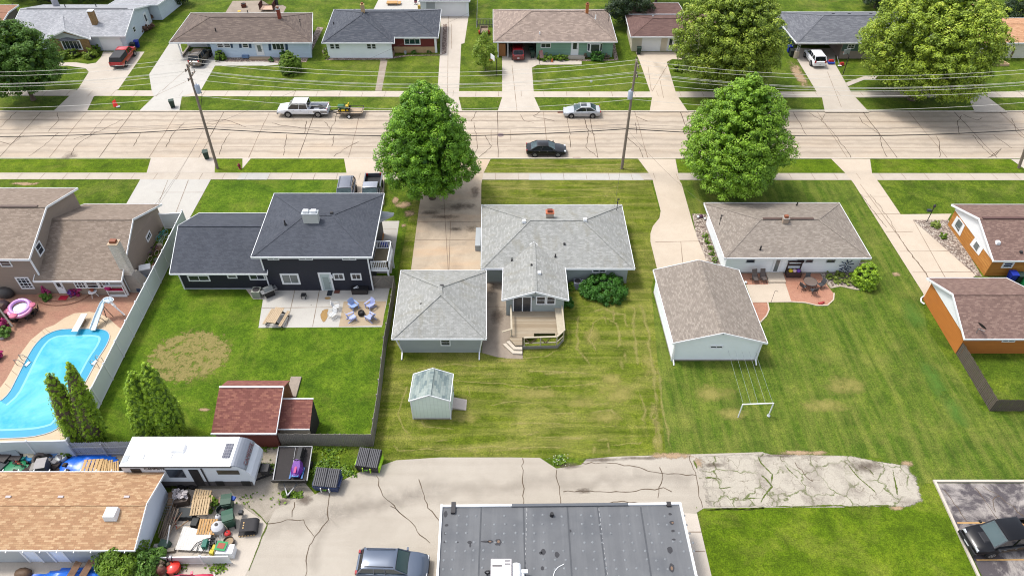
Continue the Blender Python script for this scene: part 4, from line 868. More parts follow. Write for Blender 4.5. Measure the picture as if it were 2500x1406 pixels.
MB().beam(K(1249, 1234.5), K(1533, 1231.5), .2, .24).build('bent_edge', M((104, 108, 114), .7), rf)
for x0, x1 in ((1175, 1168), (1278, 1282), (1385, 1396), (1459, 1480), (1564, 1590)):
    MB().beam(K(x0, 1237, .005), K(x1, 1408, .005), .1, .02).build('membrane_seam', M((86, 89, 94), .7), rf)
chk = MB(); rk = random.Random(2)
for a, b in ((1284, 1279), (1460, 1482)):
    for k in range(14):
        y = 1240+k*12; x = lerp(a, b, k/14); chk.beam(K(x+2, y, .01), K(x+2.5, y+rk.uniform(2, 8), .01), .035, .01)
chk.build('chalk_line', M((196, 196, 196), .9), rf)
fs = MB()
for i in range(26):
    for j in range(8):
        if rk.random() < .3: continue
        x = 1096+i*23+j*(i-8)*.35; y = 1258+j*21.5
        if 1195 < x < 1300 and y > 1350: continue
        q = K(x+rk.uniform(-3, 3), y+rk.uniform(-2, 2), .0); fs.lathe(q, [(0, .03), (.045, .028), (.09, .004)], 8)
tag(fs.build('fastener_bump', M((132, 136, 140), .6, .3, 1), rf), kind='stuff')
pt = MB(); 
def patch(x, y, rx, ry, z, mb): q = K(x, y, z); n = 12; mb.poly([(q.x+rx*math.cos(t*.5236)*rk.uniform(.8, 1.15), q.y+ry*math.sin(t*.5236)*rk.uniform(.8, 1.15), q.z) for t in range(n)])
for x, y, a, b in ((1088, 1254, .13, .28), (1090, 1281, .12, .1), (1087, 1301, .09, .1), (1086, 1322, .09, .07), (1117, 1322.5, .08, .06), (1147, 1323, .16, .12), (1148, 1330, .06, .15), (1186, 1321, .35, .07), (1197, 1321, .2, .12), (1216, 1323, .24, .24), (1326, 1346, .16, .22), (1320, 1349, .12, .1), (1360, 1353, .16, .2), (1392, 1295, .08, .1), (1324, 1386, .1, .14),
          (1636, 1254, .12, .1), (1640, 1275, .16, .15), (1643, 1295, .12, .1), (1645, 1316, .13, .07), (1636, 1341, .2, .24), (1640, 1385, .18, .3)): patch(x, y, a, b, .012, pt)
pt.build('roof_patch', M((66, 66, 70), .8, .1), rf)
pt = MB(); 
for x, y, a, b in ((1196, 1321, .09, .05), (1217, 1321, .09, .1), (1642, 1275, .08, .07), (1640, 1386, .08, .14)): patch(x, y, a, b, .016, pt)
pt.build('puddle_mark', M((138, 112, 92), .8, .1), rf)
q = K(1347, 1258); MB().tube(q, q+Vector((0, 0, .3)), .14, .12, 10).build('roof_drain_pipe', m_black, rf)
q = K(1107, 1243); MB().bb(q.x-.15, q.y-.35, zf+.02, q.x+.15, q.y+.45, zf+.22).build('scupper', m_dark, rf); q = K(1632, 1232); MB().bb(q.x-.15, q.y-.15, zf+.02, q.x+.15, q.y+.15, zf+.2).build('scupper', m_dark, rf)
MB().path([K(1350, 1408, .03), K(1354, 1394, .03), K(1362, 1384, .03), K(1377, 1376, .03)], .025).build('cable', m_trim, rf)
ac = thing('rooftop_unit', 'white rooftop air conditioning unit on the flat grey roof', 'air conditioner', K(1225, 1392).to_tuple())
q = K(1225, 1392); MB().bb(q.x-.68, q.y-.9, zf+.05, q.x+.62, q.y+.3, zf+1.0).build('housing', M((222, 216, 218), .5, .04, k=.68), ac)
mb = MB(); 
for k in (0, 1): mb.bb(q.x+.2, q.y+.12-.22*k, zf+1.0, q.x+.55, q.y+.22-.22*k, zf+1.015)
mb.build('grille', M((150, 148, 150)), ac); MB().bb(q.x-.58, q.y-.2, zf+1.0, q.x+.02, q.y-.12, zf+1.015).build('slot', m_dark, ac)
mb = MB().tube((q.x+.92, q.y-1.2, zf+.6), (q.x+.92, q.y+.1, zf+.6), .3, n=16); mb.build('duct', m_trim, ac); MB().tube((q.x+1.3, q.y-1.2, zf+.4), (q.x+1.3, q.y-.3, zf+.4), .15, n=10).box((q.x+1.4, q.y-.3, zf+.5), (.5, .2, .2)).build('exhaust_pipe', m_trim, ac)
MB().ring((q.x-.85, q.y-.3, zf+.4), (0, 1, 0), .2, .05).tube((q.x-.95, q.y-.3, zf+.05), (q.x-.7, q.y-.3, zf+.5), .05).build('fan_motor', m_dark, ac)
# ================================================================ far row
stone = bricks('tan_stone_veneer', (170, 136, 92), (124, 96, 66), (150, 120, 88), .35, .16, .02, dirt=(196, 164, 112))
zq = 2.45
L1 = house('house', 'pale grey house with stone front and bow window at the top left', 'house', [(18, 89), (305, 89), (366, 13), (105, 13)], zq, 'gablex', [(50, 22), (325, 22.5)], w_mint, r_grey2, of=.45, os=.3)
L2 = house('x', '', '', [(110, 96), (221, 96), (205, 45), (110, 45)], zq, 'gabley', [(143, 75), (0, L1.FL.y+5.5)], stone, r_grey2, of=.4, os=.4, ob=0, par=L1.t)
gp = L2.front
panel(L2, [(112, 95), (143, 78), (212, 96)], (gp[0]+Vector((0, -.02, 0)), gp[1]), m_trimg, 'gable_panel')
window(L1.t, rect(150, 99, 197, 122, 4), *gp, mx=4, fr=.14, name='bow_window')
mb = MB(); q = hit(166, 97, *gp); mb.loft([[(q.x+1.5*math.cos(t*math.pi/10)*r, q.y-.45*math.sin(t*math.pi/10)*r, z) for t in range(11)] for r, z in ((1.0, q.z-.1), (.6, q.z+.2), (.1, q.z+.35))]); mb.build('bow_roof', r_slate, L1.t)
door(L1.t, rect(247, 93, 295, 125, 5), *L1.front, m_trim, handle=False, name='garage_door', z0=.02, z1=2.15)
window(L1.t, [(322, 67), (328, 64), (332, 77), (327, 82)], *L1.right, mx=0, my=1); door(L1.t, [(351, 38), (357, 40), (363, 60), (357, 66)], *L1.right, m_trim, glass=m_glass, gf=(.4, .9), z0=.1, z1=2.1)
MB().beam(L1.R1+Vector((1, 0, .07)), L1.R2+Vector((-1, 0, .07)), .28, .08).build('ridge_vent', M((150, 150, 154), .9), L1.roof)
p = on_roof(L1, 233, 58); chimney(L1.roof, p, .75, .7, p.z-.3, p.z+1.9, stone, flue=False, capm=m_trim)
for a, b in ((160, 19), (235, 17)): vent(L1, a, b, 'pipe')
q = W(137, 13, 3.2); MB().tube(q-Vector((0, 0, .4)), q+Vector((0, 0, .9)), .5, .45, 12).tube(q+Vector((0, 0, .9)), q+Vector((0, 0, 1.5)), .1, .1, 8).build('tank_vent', M((176, 178, 186), .4), L1.roof)
L3 = house('x', '', '', [(265, 12), (385, 12), (440, -30), (330, -30)], 2.6, 'gablex', [(280, -8), (412, -8)], w_mint, r_grey2, of=.3, os=.25, par=L1.t)
# pale blue house
N_ = house('house', 'pale blue house with brown hip roof, navy shutters and a corner carport', 'house', [(413, 104.5), (762, 104.5), (763, 32.5), (466, 32.5)], 2.55, 'hipx', [(512, 43), (680, 41)], w_blue, r_brown, of=.5, os=.5, walls=False)
c = N_.c; x0 = hit(516, 120, c[0]+Vector((0, .0, 0)), Vector((0, -1, 0))).x; ztn = 2.65
N_.wall = MB().prism([(x0, c[0].y), (c[1].x, c[1].y), (c[2].x, c[2].y), (c[3].x, c[3].y), (c[0].x+3.2, c[0].y+3.5), (x0, c[0].y+3.5)], 0, ztn).build('wall', w_blue, N_.t)
bp = (Vector((c[0].x, c[0].y+3.49, 0)), Vector((0, -1, 0)))
door(N_.t, [(462, 108), (507, 108), (507, 128), (462, 128)], *bp, m_trim, handle=False, name='garage_door', z0=.02, z1=2.1)
q = W(444, 142); MB().beam((q.x, c[0].y+.2, 0), (q.x-.0, c[0].y+.2, 2.4), .14, .14, Vector((1, 0, 0))).build('carport_post', m_trim, N_.t)
q0 = W(440, 128); MB().beam((q.x, c[0].y+.2, .15), (q.x, c[0].y+3.4, .15), .25, .3).build('kerb_wall', m_walk, N_.t)
for a, b in ((529, 545), (546, 562)): window(N_.t, rect(a, 105.5, b, 117, 1), *N_.front, mx=0, my=1, fr=.09, zc=2.3)
window(N_.t, rect(591, 105.5, 606, 117, 1), *N_.front, mx=0, my=1, zc=2.3); window(N_.t, rect(664, 105.5, 694, 123, 1), *N_.front, mx=2, zc=2.3)
m_navyp = M((40, 66, 96), .6, .08, k=.75, name='navy_shutter')
for a in (561.5, 583, 607, 655, 696): panel(N_, rect(a, 106, a+6, 117.5 if a < 640 else 124, 1.5), N_.front, m_navyp, 'shutter')
door(N_.t, rect(625, 105.5, 640, 134, 2), *N_.front, m_trim, glass=m_glassl, gf=(.3, .8), z0=.35, z1=2.3)
for k, (y, z) in enumerate(((138, .34), (143, .18))):
    q = W(636, y); MB().bb(q.x-1.5, q.y-.3-k*.3, 0, q.x+1.6, q.y+.9, z).build('step', M((196, 170, 140)), N_.t)
p = on_roof(N_, 683, 45); chimney(N_.roof, p, .45, .45, p.z-.3, p.z+1.35, M((150, 70, 50), .8, .15), capm=m_trimg); vent(N_, 527, 77, 'pipe', m_black, 1.2); vent(N_, 605, 32, 'pipe', m_black, 1.0); vent(N_, 734, 62, 'mast', m_dark, .7)
MB().box(hit(600, 137, *N_.front)+Vector((0, -.2, 0)), (.95, .4, .35)).build('window_well', M((120, 150, 190)), N_.t)
# white and dark red house
O_ = house('house', 'white house with dark red and tan stone front under a charcoal roof', 'house', [(850, 92), (1070, 91.5), (1077, 24), (862, 24)], 2.55, 'hipx', [(905, 31), (990, 27)], w_redw, r_char, of=.5, os=.5)
O2 = house('x', '', '', [(785.5, 105.5), (963, 105), (958, 24.2), (815.5, 24.2)], 2.55, 'hipy', [(881, 37), (884, 31)], w_white, r_char, of=.5, os=.5, par=O_.t, ridge_z=4.6)
st = MB(); c = O_.c; st.beam(Vector((O2.c[1].x, c[0].y-.06, .45)), Vector((c[1].x+.02, c[1].y-.06, .45)), .12, .9); st.build('stone_base', M((206, 172, 130), .9, .15, 4), O_.t)
window(O_.t, rect(986, 94, 1026, 110, 1), *O_.front, mx=2, fr=.14, zc=2.4, glass=M((26, 66, 70), .15)); corner(O_, (1,), w=.3)
for a, b in ((805, 816.5), (817.5, 829), (895, 906.5), (907, 918)): window(O_.t, rect(a, 107, b, 120.5, .5), *O2.front, mx=0, my=1, fr=.08, zc=2.3)
door(O_.t, rect(936, 107, 947, 119, .5), (c[0].x, c[0].y, 0), Vector((0, -1, 0)), m_black, glass=m_glass, z0=.3, z1=2.2)
q = W(944, 138); MB().bb(q.x-.9, q.y, 0, q.x+1.1, q.y+2.2, .3).bb(q.x-.6, q.y-.4, 0, q.x+.9, q.y, .15).build('step', M((176, 156, 136)), O_.t)
p = on_roof(O2, 886, 24); p = O2.R2.copy(); p.y += .3; chimney(O_.roof, p+Vector((.1, 0, -.2)), .5, .5, p.z-.4, p.z+1.0, M((206, 176, 136)), capm=M((214, 190, 120)))
vent(O2, 815, 61, 'pipe', m_black, 1); 
bn = thing('wooden_bench', 'long wooden bench against the white wall of the charcoal roofed house', 'bench', W(836, 140).to_tuple()); q = W(836, 139.5)
m_wood = M((206, 158, 96), .7, .15, 4, name='honey_wood'); MB().box(q+Vector((0, 0, .45)), (2.2, .4, .07)).build('seat', m_wood, bn); MB().box(q+Vector((0, .22, .75)), (2.2, .06, .35)).build('backrest', m_wood, bn)
for k in (-.9, .9): MB().box(q+Vector((k, 0, .21)), (.1, .36, .42)).build('leg', m_wood, bn)
P1 = house('garage', 'white detached garage at the top behind the charcoal roofed house', 'garage', [(1022, 3.5), (1147, 3.5), (1143, -40), (1026, -40)], 2.6, 'gablex', [(1024, -18), (1145, -18)], w_white, r_slate, of=.3, os=.2)
door(P1.t, rect(1064, 6, 1137, 34.5, 0), *P1.front, m_trim, handle=False, name='garage_door', z0=.02, z1=2.25); panel(P1, rect(1041, 5, 1062, 30), P1.front, m_trimg, 'side_door')
# sea green house
Q_ = house('house', 'sea green house with rosy tan roof, bay window and an open carport', 'house', [(1204.5, 104), (1506.5, 102.5), (1484, 23), (1204, 25.5)], 2.55, 'hipx', [(1297, 27.5), (1425, 26.5)], w_green, r_rose, of=.5, os=.45, walls=False, fh=.16)
c = Q_.c; x0 = hit(1309, 120, *Q_.front).x; dY = 5.6
Q_.wall = MB().prism([(x0, c[0].y), (c[1].x, c[1].y), (c[2].x, c[2].y), (c[3].x, c[3].y), (c[0].x+.05, c[0].y+dY), (x0, c[0].y+dY)], 0, 2.62).build('wall', w_green, Q_.t)
MB().bb(c[0].x+.05, c[0].y+.2, 0, c[0].x+.2, c[0].y+dY, 2.4).build('carport_side', M((190, 176, 160)), Q_.t); MB().bb(c[0].x+.1, c[0].y-.1, 0, c[0].x+.3, c[0].y+.1, 2.45).bb(c[0].x+1.6, c[0].y-.1, 0, c[0].x+1.72, c[0].y+.1, 2.45).build('carport_post', m_trim, Q_.t)
MB().bb(c[0].x+.35, c[0].y+.3, 0, c[0].x+1.3, c[0].y+.7, 1.9).build('tool_cabinet', M((190, 130, 80)), Q_.t)
window(Q_.t, rect(1320, 105.5, 1345, 117.5), *Q_.front, mx=1, zc=2.35); door(Q_.t, rect(1395.5, 105, 1411, 132.5), *Q_.front, m_trim, glass=m_glass, gf=(.45, .92), z0=.35, z1=2.35)
bw = MB(); q = hit(1452, 115, *Q_.front); bw.prism([(q.x-1.1, q.y-.01), (q.x-.7, q.y-.5), (q.x+.7, q.y-.5), (q.x+1.1, q.y-.01)], .95, 2.3); bwo = bw.build('bay_window', m_trim, Q_.t)
MB().beam((q.x-.6, q.y-.52, 1.62), (q.x+.6, q.y-.52, 1.62), .04, 1.1, Vector((0, 0, 1))).build('pane', m_glass, bwo)
for s_ in (-1, 1): MB().beam((q.x+s_*1.02, q.y-.12, 1.62), (q.x+s_*.78, q.y-.42, 1.62), .03, 1.0).build('pane', m_glass, bwo)
q = W(1403, 146); MB().bb(q.x-1.6, q.y+.1, 0, q.x+1.5, q.y+1.2, .35).build('step', m_curb, Q_.t)
p = on_roof(Q_, 1433, 30); chimney(Q_.roof, p, .42, .42, p.z-.3, p.z+1.1, M((206, 130, 74), .8, .15), capm=M((176, 100, 60))); vent(Q_, 1317.5, 87, 'pipe', m_trim, 1.2); vent(Q_, 1454, 45, 'pipe', m_trim, 1.1); vent(Q_, 1486, 50, 'mast', m_dark, .8)
# cream house with brown roof
U_ = house('house', 'cream house with dark reddish brown roof and white garage door between green trees', 'house', [(1540, 90.5), (1672, 90.5), (1700, 37), (1527, 37)], 2.5, 'hipx', [(1592, 45), (1660, 45)], w_cream, r_brown2, of=.6, os=.4)
U2 = house('x', '', '', [(1662, 106), (1800, 106), (1800, 37), (1668, 37)], 2.5, 'gabley', [(1735, 88)], w_cream, r_brown2, of=.4, os=.35, par=U_.t)
U3 = house('x', '', '', [(1537, 35), (1670, 35), (1656, 8), (1527, 8)], 2.6, 'gablex', [(1530, 20), (1665, 20)], w_cream, r_brown2, of=.3, os=.3, par=U_.t)
door(U_.t, rect(1568, 95, 1611, 126.5), *U_.front, m_trim, handle=False, name='garage_door', z0=.02, z1=2.15); door(U_.t, rect(1630, 96, 1642.5, 127), *U_.front, m_trim, glass=m_glass, gf=(.3, .92), z0=.05, z1=2.1); window(U_.t, rect(1649, 96, 1660, 115), *U_.front, mx=0, my=1)
vent(U_, 1594, 41, 'box', m_trimg, .6)
# grey roofed house behind the olive tree
V_ = house('house', 'slate grey roofed house with a deep carport behind the big olive green tree', 'house', [(1946, 107), (2330, 104), (2290, 29), (1884, 31)], 2.6, 'hipx', [(2010, 39), (2230, 37)], siding('dark_green_siding', (86, 110, 104), .2, k=.8), r_slate, of=.5, os=.5, walls=False)
c = V_.c; x0 = hit(2052, 130, *V_.front).x; m_brk = M((176, 160, 150), .9, .12, 4, name='beige_brick')
V_.wall = MB().prism([(x0, c[0].y), (c[1].x, c[1].y), (c[2].x, c[2].y), (c[3].x, c[3].y), (c[0].x+1.2, c[0].y+4.5), (x0, c[0].y+4.5)], 0, 2.65).build('wall', siding('dark_green_siding2', (86, 110, 104), .2, k=.8), V_.t)
MB().bb(x0-.02, c[0].y-.06, 0, c[1].x, c[0].y, 1.15).build('brick_base', m_brk, V_.t); MB().bb(c[0].x+1.2, c[0].y+4.42, 0, x0, c[0].y+4.49, 2.6).bb(x0-.07, c[0].y, 0, x0-.01, c[0].y+4.4, 2.6).build('brick_wall', m_brk, V_.t)
q = W(1944, 143); mb = MB().lathe((q.x, c[0].y+.3, 0), [(.42, 0), (.42, 1.0), (.3, 1.02), (0, 1.02)], 12); mb.build('pillar_base', M((206, 190, 172)), V_.t)
mb = MB(); 
for k in (-.18, .18): mb.beam((q.x+k, c[0].y+.3, 1.0), (q.x+k, c[0].y+.3, 2.5), .04, .04, Vector((1, 0, 0)))
for k in range(5): mb.beam((q.x-.18, c[0].y+.3, 1.05+k*.28), (q.x+.18, c[0].y+.3, 1.3+k*.28), .03, .03)
mb.build('lattice_post', m_trim, V_.t)
window(V_.t, rect(2070, 108, 2087, 119.5, -1), *V_.front, mx=1, my=1, zc=2.3); window(V_.t, rect(2112, 108, 2130, 120, -1), *V_.front, mx=1, my=1, zc=2.3)
door(V_.t, rect(2013, 112, 2024, 124), Vector((0, c[0].y+4.4, 0)), Vector((0, -1, 0)), m_trim, glass=m_glass, gf=(.7, .95), z0=.1, z1=2.1)
for a in (2034, 2073, 2126): vent(V_, a, 35, 'flat', m_black, .9)
vent(V_, 2092, 93, 'pipe', m_black, .6)
X_ = house('house', 'cream walled house with orange tan roof at the right edge', 'house', [(2390, 106), (2640, 105), (2560, 45), (2350, 45)], 2.55, 'hipx', [(2420, 58), (2530, 58)], M((226, 222, 204), .8, .05, k=.75), r_orange, of=.5, os=.45)
X2 = house('x', '', '', [(2370, 32), (2440, 32), (2405, -5), (2330, -5)], 2.55, 'gabley', [(2412, 12)], w_cream, r_orange, of=.4, os=.4, par=X_.t)
window(X_.t, rect(2440, 110, 2460, 126, -2), *X_.front, mx=0, my=1); panel(X_, [(2465, 140), (2475, 119), (2479, 120), (2469, 142)], X_.front, M((120, 90, 80)), 'brown_plank')
q = W(2438, 158); mb = MB(); 
for a, b in (((-1.2, -.5), (1.2, -.5)), ((1.2, -.5), (.9, .5)), ((.9, .5), (-1.1, .5)), ((-1.1, .5), (-1.2, -.5))): mb.beam((q.x+a[0], q.y+a[1], .15), (q.x+b[0], q.y+b[1], .15), .15, .3)
tag(mb.build('raised_bed', M((206, 176, 140), .8)), 'wooden raised garden bed beside the cream walled house', 'garden bed')
# roofs at the top corners
Y_ = house('house', 'brown roofed house cut off by the top left corner', 'house', [(-160, 60), (0, 62), (44, 14), (-80, 12)], 2.5, 'gablex', [(-120, 30), (20, 30)], M((120, 112, 100), .9), shingle('rust_brown_shingles', (176, 132, 108), (158, 116, 96)), of=.3, os=.3)
# ================================================================ red sheds, fences, pool
def mesh_face_house(name, label, cat, parts): 
    allp = [p for _, mb, _ in parts for p in mb.v]; c = Vector(allp[0]); T = thing(name, label, cat, (c.x, c.y, 0)); 
    for n, mb, m in parts: mb.build(n, m, T)
    return T
ze_ = 2.0; fl, fr_ = W(515, 1058, ze_), W(674, 1057, ze_); bl_, br_ = W(556, 928.5, ze_), W(708.5, 926, ze_); ym = 35.2
r1, r2 = onY(536, 946, ym), onY(691.6, 943.5, ym); fr_.y = fl.y; br_.y = bl_.y; rz = r1.z = r2.z = (r1.z+r2.z)/2
rm = MB(); rm.poly([fl, fr_, r2, r1]); rm.poly([br_, bl_, r1, r2]); d = Vector((0, 0, .1)); rm.poly([fl-d, fr_-d, r2-d, r1-d]); rm.poly([br_-d, bl_-d, r1-d, r2-d])
for a, b in ((fl, fr_), (fr_, r2), (r2, br_), (br_, bl_), (bl_, r1), (r1, fl)): rm.poly([a, b, b-d, a-d])
wm = MB(); i = .12; s0 = [Vector((fl.x+i+.1, fl.y+i, 0)), Vector((bl_.x+i+.2, bl_.y-i, 0)), Vector((bl_.x+i+.2, bl_.y-i, ze_)), Vector((r1.x+i+.15, ym, rz-.12)), Vector((fl.x+i+.1, fl.y+i, ze_))]
s1 = [Vector((fr_.x-i, fr_.y+i, 0)), Vector((br_.x-i, br_.y-i, 0)), Vector((br_.x-i, br_.y-i, ze_)), Vector((r2.x-i, ym, rz-.12)), Vector((fr_.x-i, fr_.y+i, ze_))]
wm.loft([s0, s1])
fm = MB(); fm.beam(fl+Vector((0, -.03, 0)), fr_+Vector((.05, -.03, 0)), .1, .12); fm.beam(r1+Vector((0, 0, .03)), r2+Vector((0, 0, .03)), .12, .06); fm.beam(r2+Vector((.03, 0, 0)), fr_+Vector((.03, 0, 0)), .05, .1)
mesh_face_house('garden_shed', 'large barn red shed with brick red shingles behind the wooden fence', 'shed', [('wall', wm, w_redb), ('roof', rm, r_red), ('fascia', fm, m_trim)])
tb, tf = W(689, 974.5, 2.9), W(678, 1047, 1.5); tb2, tf2 = W(765, 971, 2.9), W(756.5, 1045, 1.5)
tb2.y = tb.y; tf2.y = tf.y; rm = MB(); d = Vector((0, 0, .08)); rm.loft([[tf-d, tf2-d, tf2, tf], [tb-d, tb2-d, tb2, tb]])
q = [Vector((p.x+sx, p.y+sy, 0)) for p, sx, sy in ((tf, .05, .06), (tf2, -.05, .06), (tb2, -.05, -.05), (tb, .05, -.05))]
wm = MB().loft([[q[0], q[3], q[3]+Vector((0, 0, 2.8)), q[0]+Vector((0, 0, 1.42))], [q[1], q[2], q[2]+Vector((0, 0, 2.8)), q[1]+Vector((0, 0, 1.42))]])
fm = MB().beam(tb+Vector((0, .03, .02)), tb2+Vector((.04, .03, .02)), .08, .1).beam(tf+Vector((0, -.03, 0)), tf2+Vector((0, -.03, 0)), .06, .1)
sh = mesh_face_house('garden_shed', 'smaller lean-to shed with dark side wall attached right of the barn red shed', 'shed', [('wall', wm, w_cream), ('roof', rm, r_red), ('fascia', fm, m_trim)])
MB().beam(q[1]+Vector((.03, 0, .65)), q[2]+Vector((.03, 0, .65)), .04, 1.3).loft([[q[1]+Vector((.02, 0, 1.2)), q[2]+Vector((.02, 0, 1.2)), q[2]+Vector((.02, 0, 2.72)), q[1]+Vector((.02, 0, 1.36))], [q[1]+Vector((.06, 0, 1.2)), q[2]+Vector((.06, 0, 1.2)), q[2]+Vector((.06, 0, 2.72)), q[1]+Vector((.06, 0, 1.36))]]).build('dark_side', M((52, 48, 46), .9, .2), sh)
q = W(717, 946); tag(MB().box(q+Vector((0, 0, .08)), (.9, 2.2, .14)).build('wooden_ramp', M((170, 156, 142), .9, .2, 4)), 'weathered wooden ramp behind the barn red shed', 'ramp')
# wooden and vinyl fences
m_wwood = siding('weathered_boards', (136, 130, 122), .14, k=.8, var=.16, vert=True, line=.5)
m_pick = siding('pale_weathered_boards', (178, 180, 186), .12, k=.8, var=.1, vert=True, line=.6)
m_dkfence = siding('dark_pickets', (104, 94, 86), .16, k=.75, var=.15, vert=True, line=.4)
def board_fence(T, a, b, h, mat, pw=.14, gap=.0, pointed=False, rail_side=1, rails=(.35, 1.2), jit=.04, seed=1, tmat=None, post=2.4):
    r = random.Random(seed); a, b = Vector(a), Vector(b); L = (b-a).length; d = (b-a)/L; n = Vector((-d.y, d.x, 0))*rail_side; k = int(L/(pw+gap)); mb = MB()
    for j in range(k):
        p = a+d*((j+.5)*L/k)+n*r.uniform(-.01, .01); hh = h+r.uniform(-jit, jit)
        mb.box(p+Vector((0, 0, hh/2)), (pw*.94, .025, hh), math.atan2(d.y, d.x))
        if pointed: e = p+Vector((0, 0, hh)); mb.poly([e-d*pw*.4-n*.012, e+d*pw*.4-n*.012, e+Vector((0, 0, .1))-n*.012]); mb.poly([e-d*pw*.4+n*.012, e+d*pw*.4+n*.012, e+Vector((0, 0, .1))+n*.012])
    mb.build('board_panel', mat, T); rm = MB()
    for z in rails: rm.beam(a+n*.06+Vector((0, 0, z)), b+n*.06+Vector((0, 0, z)), .05, .1)
    rm.build('rail', tmat or mat, T, fix=False)
    for j in range(int(L/post)+1): p = a+d*min(j*post, L)+n*.08; MB().box(p+Vector((0, 0, (h-.1)/2)), (.1, .1, h-.1)).build('post', tmat or mat, T)
f1 = W(966, 703); fc = W(912, 1089); f2 = W(688, 1087); 
T = thing('wooden_fence', 'weathered grey board fence around the corner of the lush back lawn', 'fence', fc.to_tuple())
mids = [f1, W(957, 770), W(943, 850), W(927, 990), fc]
for k in range(4): board_fence(T, mids[k], mids[k+1], 1.62-.1*(k == 0), m_wwood, seed=k, jit=.05, rail_side=-1)
board_fence(T, f2, fc, 1.6, m_wwood, seed=9, rail_side=1)
T = thing('wooden_gate', 'old wooden double gate with diagonal braces beside the navy house', 'gate', W(935, 703).to_tuple())
g0, g1, g2 = W(909, 704), W(938, 704), W(967, 704); 
for k, (a, b) in enumerate(((g0, g1), (g1, g2))):
    mb = MB(); n_ = 9
    for j in range(n_): p = a.lerp(b, (j+.5)/n_); mb.box(p+Vector((0, 0, .85)), ((b-a).length/n_*.93, .03, 1.55))
    lf = mb.build('gate_leaf', m_wwood, T); mb = MB()
    for z in (.15, 1.6): mb.beam(a+Vector((.05, -.04, z)), b+Vector((-.05, -.04, z)), .04, .1)
    mb.beam((a if k == 0 else b)+Vector((0, -.04, .2)), (b if k == 0 else a)+Vector((0, -.04, 1.5)), .04, .09); mb.build('brace', M((168, 158, 146), .9, .15), lf)
m_vin = M((222, 226, 228), .5, .03, 1, k=.88, name='white_vinyl')
m_ving = M((208, 214, 214), .5, .04, 1, k=.88, name='pale_vinyl')
def vinyl(name, label, pts, h, mat=None, bay=2.4):
    T = thing(name, label, 'fence', pts[0].to_tuple())
    for a, b in zip(pts[:-1], pts[1:]):
        L = (b-a).length; d = (b-a)/L; n = max(1, round(L/bay))
        for k in range(n):
            p, q = a+d*(k*L/n), a+d*((k+1)*L/n)
            pn = MB().beam(p+d*.05+Vector((0, 0, h/2)), q-d*.05+Vector((0, 0, h/2)), .04, h-.2).build('panel', mat or m_ving, T)
            [MB().beam(p+d*.05+Vector((0, 0, z)), q-d*.05+Vector((0, 0, z)), .07, .12).build('rail', m_trim, pn) for z in (h-.06, .1)]
            po = MB().box(p+Vector((0, 0, (h+.06)/2)), (.12, .12, h+.06)).build('post', m_trim, T); MB().box(p+Vector((0, 0, h+.09)), (.17, .17, .07), taper=.3).build('post_cap', m_trim, po)
    return T
vinyl('vinyl_fence', 'tall white vinyl fence running between the pool patio and the lush lawn', [W(459, 553), W(412.8, 650.5), W(302.5, 871), W(246.5, 986), W(188, 1113)], 2.1)
vinyl('vinyl_fence', 'short white vinyl fence with gate latch closing the bicycle passage by the tan house', [W(404, 559), W(458, 556)], 2.0)
vinyl('vinyl_fence', 'white vinyl fence along the bottom of the pool yard behind the junk pile', [W(188, 1113), W(0, 1117), W(-260, 1120)], 2.1)
T = thing('picket_fence', 'pale weathered picket fence behind the blue tarp and the camper', 'fence', W(260, 1110).to_tuple()); board_fence(T, W(190, 1113), W(420, 1108), 1.75, m_pick, pw=.12, gap=.02, pointed=True, rail_side=-1, seed=3)
T = thing('picket_fence', 'dark pointed picket fence at the corner of the orange garage yard', 'fence', W(2417, 1003).to_tuple()); pf = [W(2333, 861), W(2417, 1003), W(2650, 1003)]
board_fence(T, pf[0], pf[1], 1.45, m_dkfence, pw=.15, gap=.02, pointed=True, seed=4, tmat=m_dkfence); board_fence(T, pf[1], pf[2], 1.45, m_dkfence, pw=.15, gap=.02, pointed=True, seed=5, tmat=m_dkfence)
T = vinyl('vinyl_fence', 'low white vinyl fence in front of the pallet junk yard', [W(358, 1378), W(568, 1374)], 1.05, bay=1.9)
T = thing('wooden_fence', 'short grey picket fence behind the hand cart at the top', 'fence', W(1182, 66).to_tuple()); board_fence(T, W(1165, 66), W(1204, 66), 1.1, m_wwood, pw=.1, gap=.12, seed=8, jit=0)
T = thing('wire_fence', 'thin wire fence with posts between two back lawns at the top', 'fence', W(1166, 30).to_tuple())
for k in range(5): p = W(1163.5+k*.5, 70-k*20); MB().tube(p, p+Vector((0, 0, 1.2)), .035).build('post', m_wwood, T)
MB().path([W(1163.5, 70, 1.1), W(1166.5, -10, 1.1)], .02).path([W(1163.5, 70, .6), W(1166.5, -10, .6)], .015).build('wire', m_steel, T, fix=False)
T = thing('board_wall', 'dark board fence beside the rust roofed house in the top left corner', 'fence', W(20, 65).to_tuple()); board_fence(T, W(-20, 105), W(42, 30), 1.5, M((104, 96, 86), .95, .2, 2), seed=3)
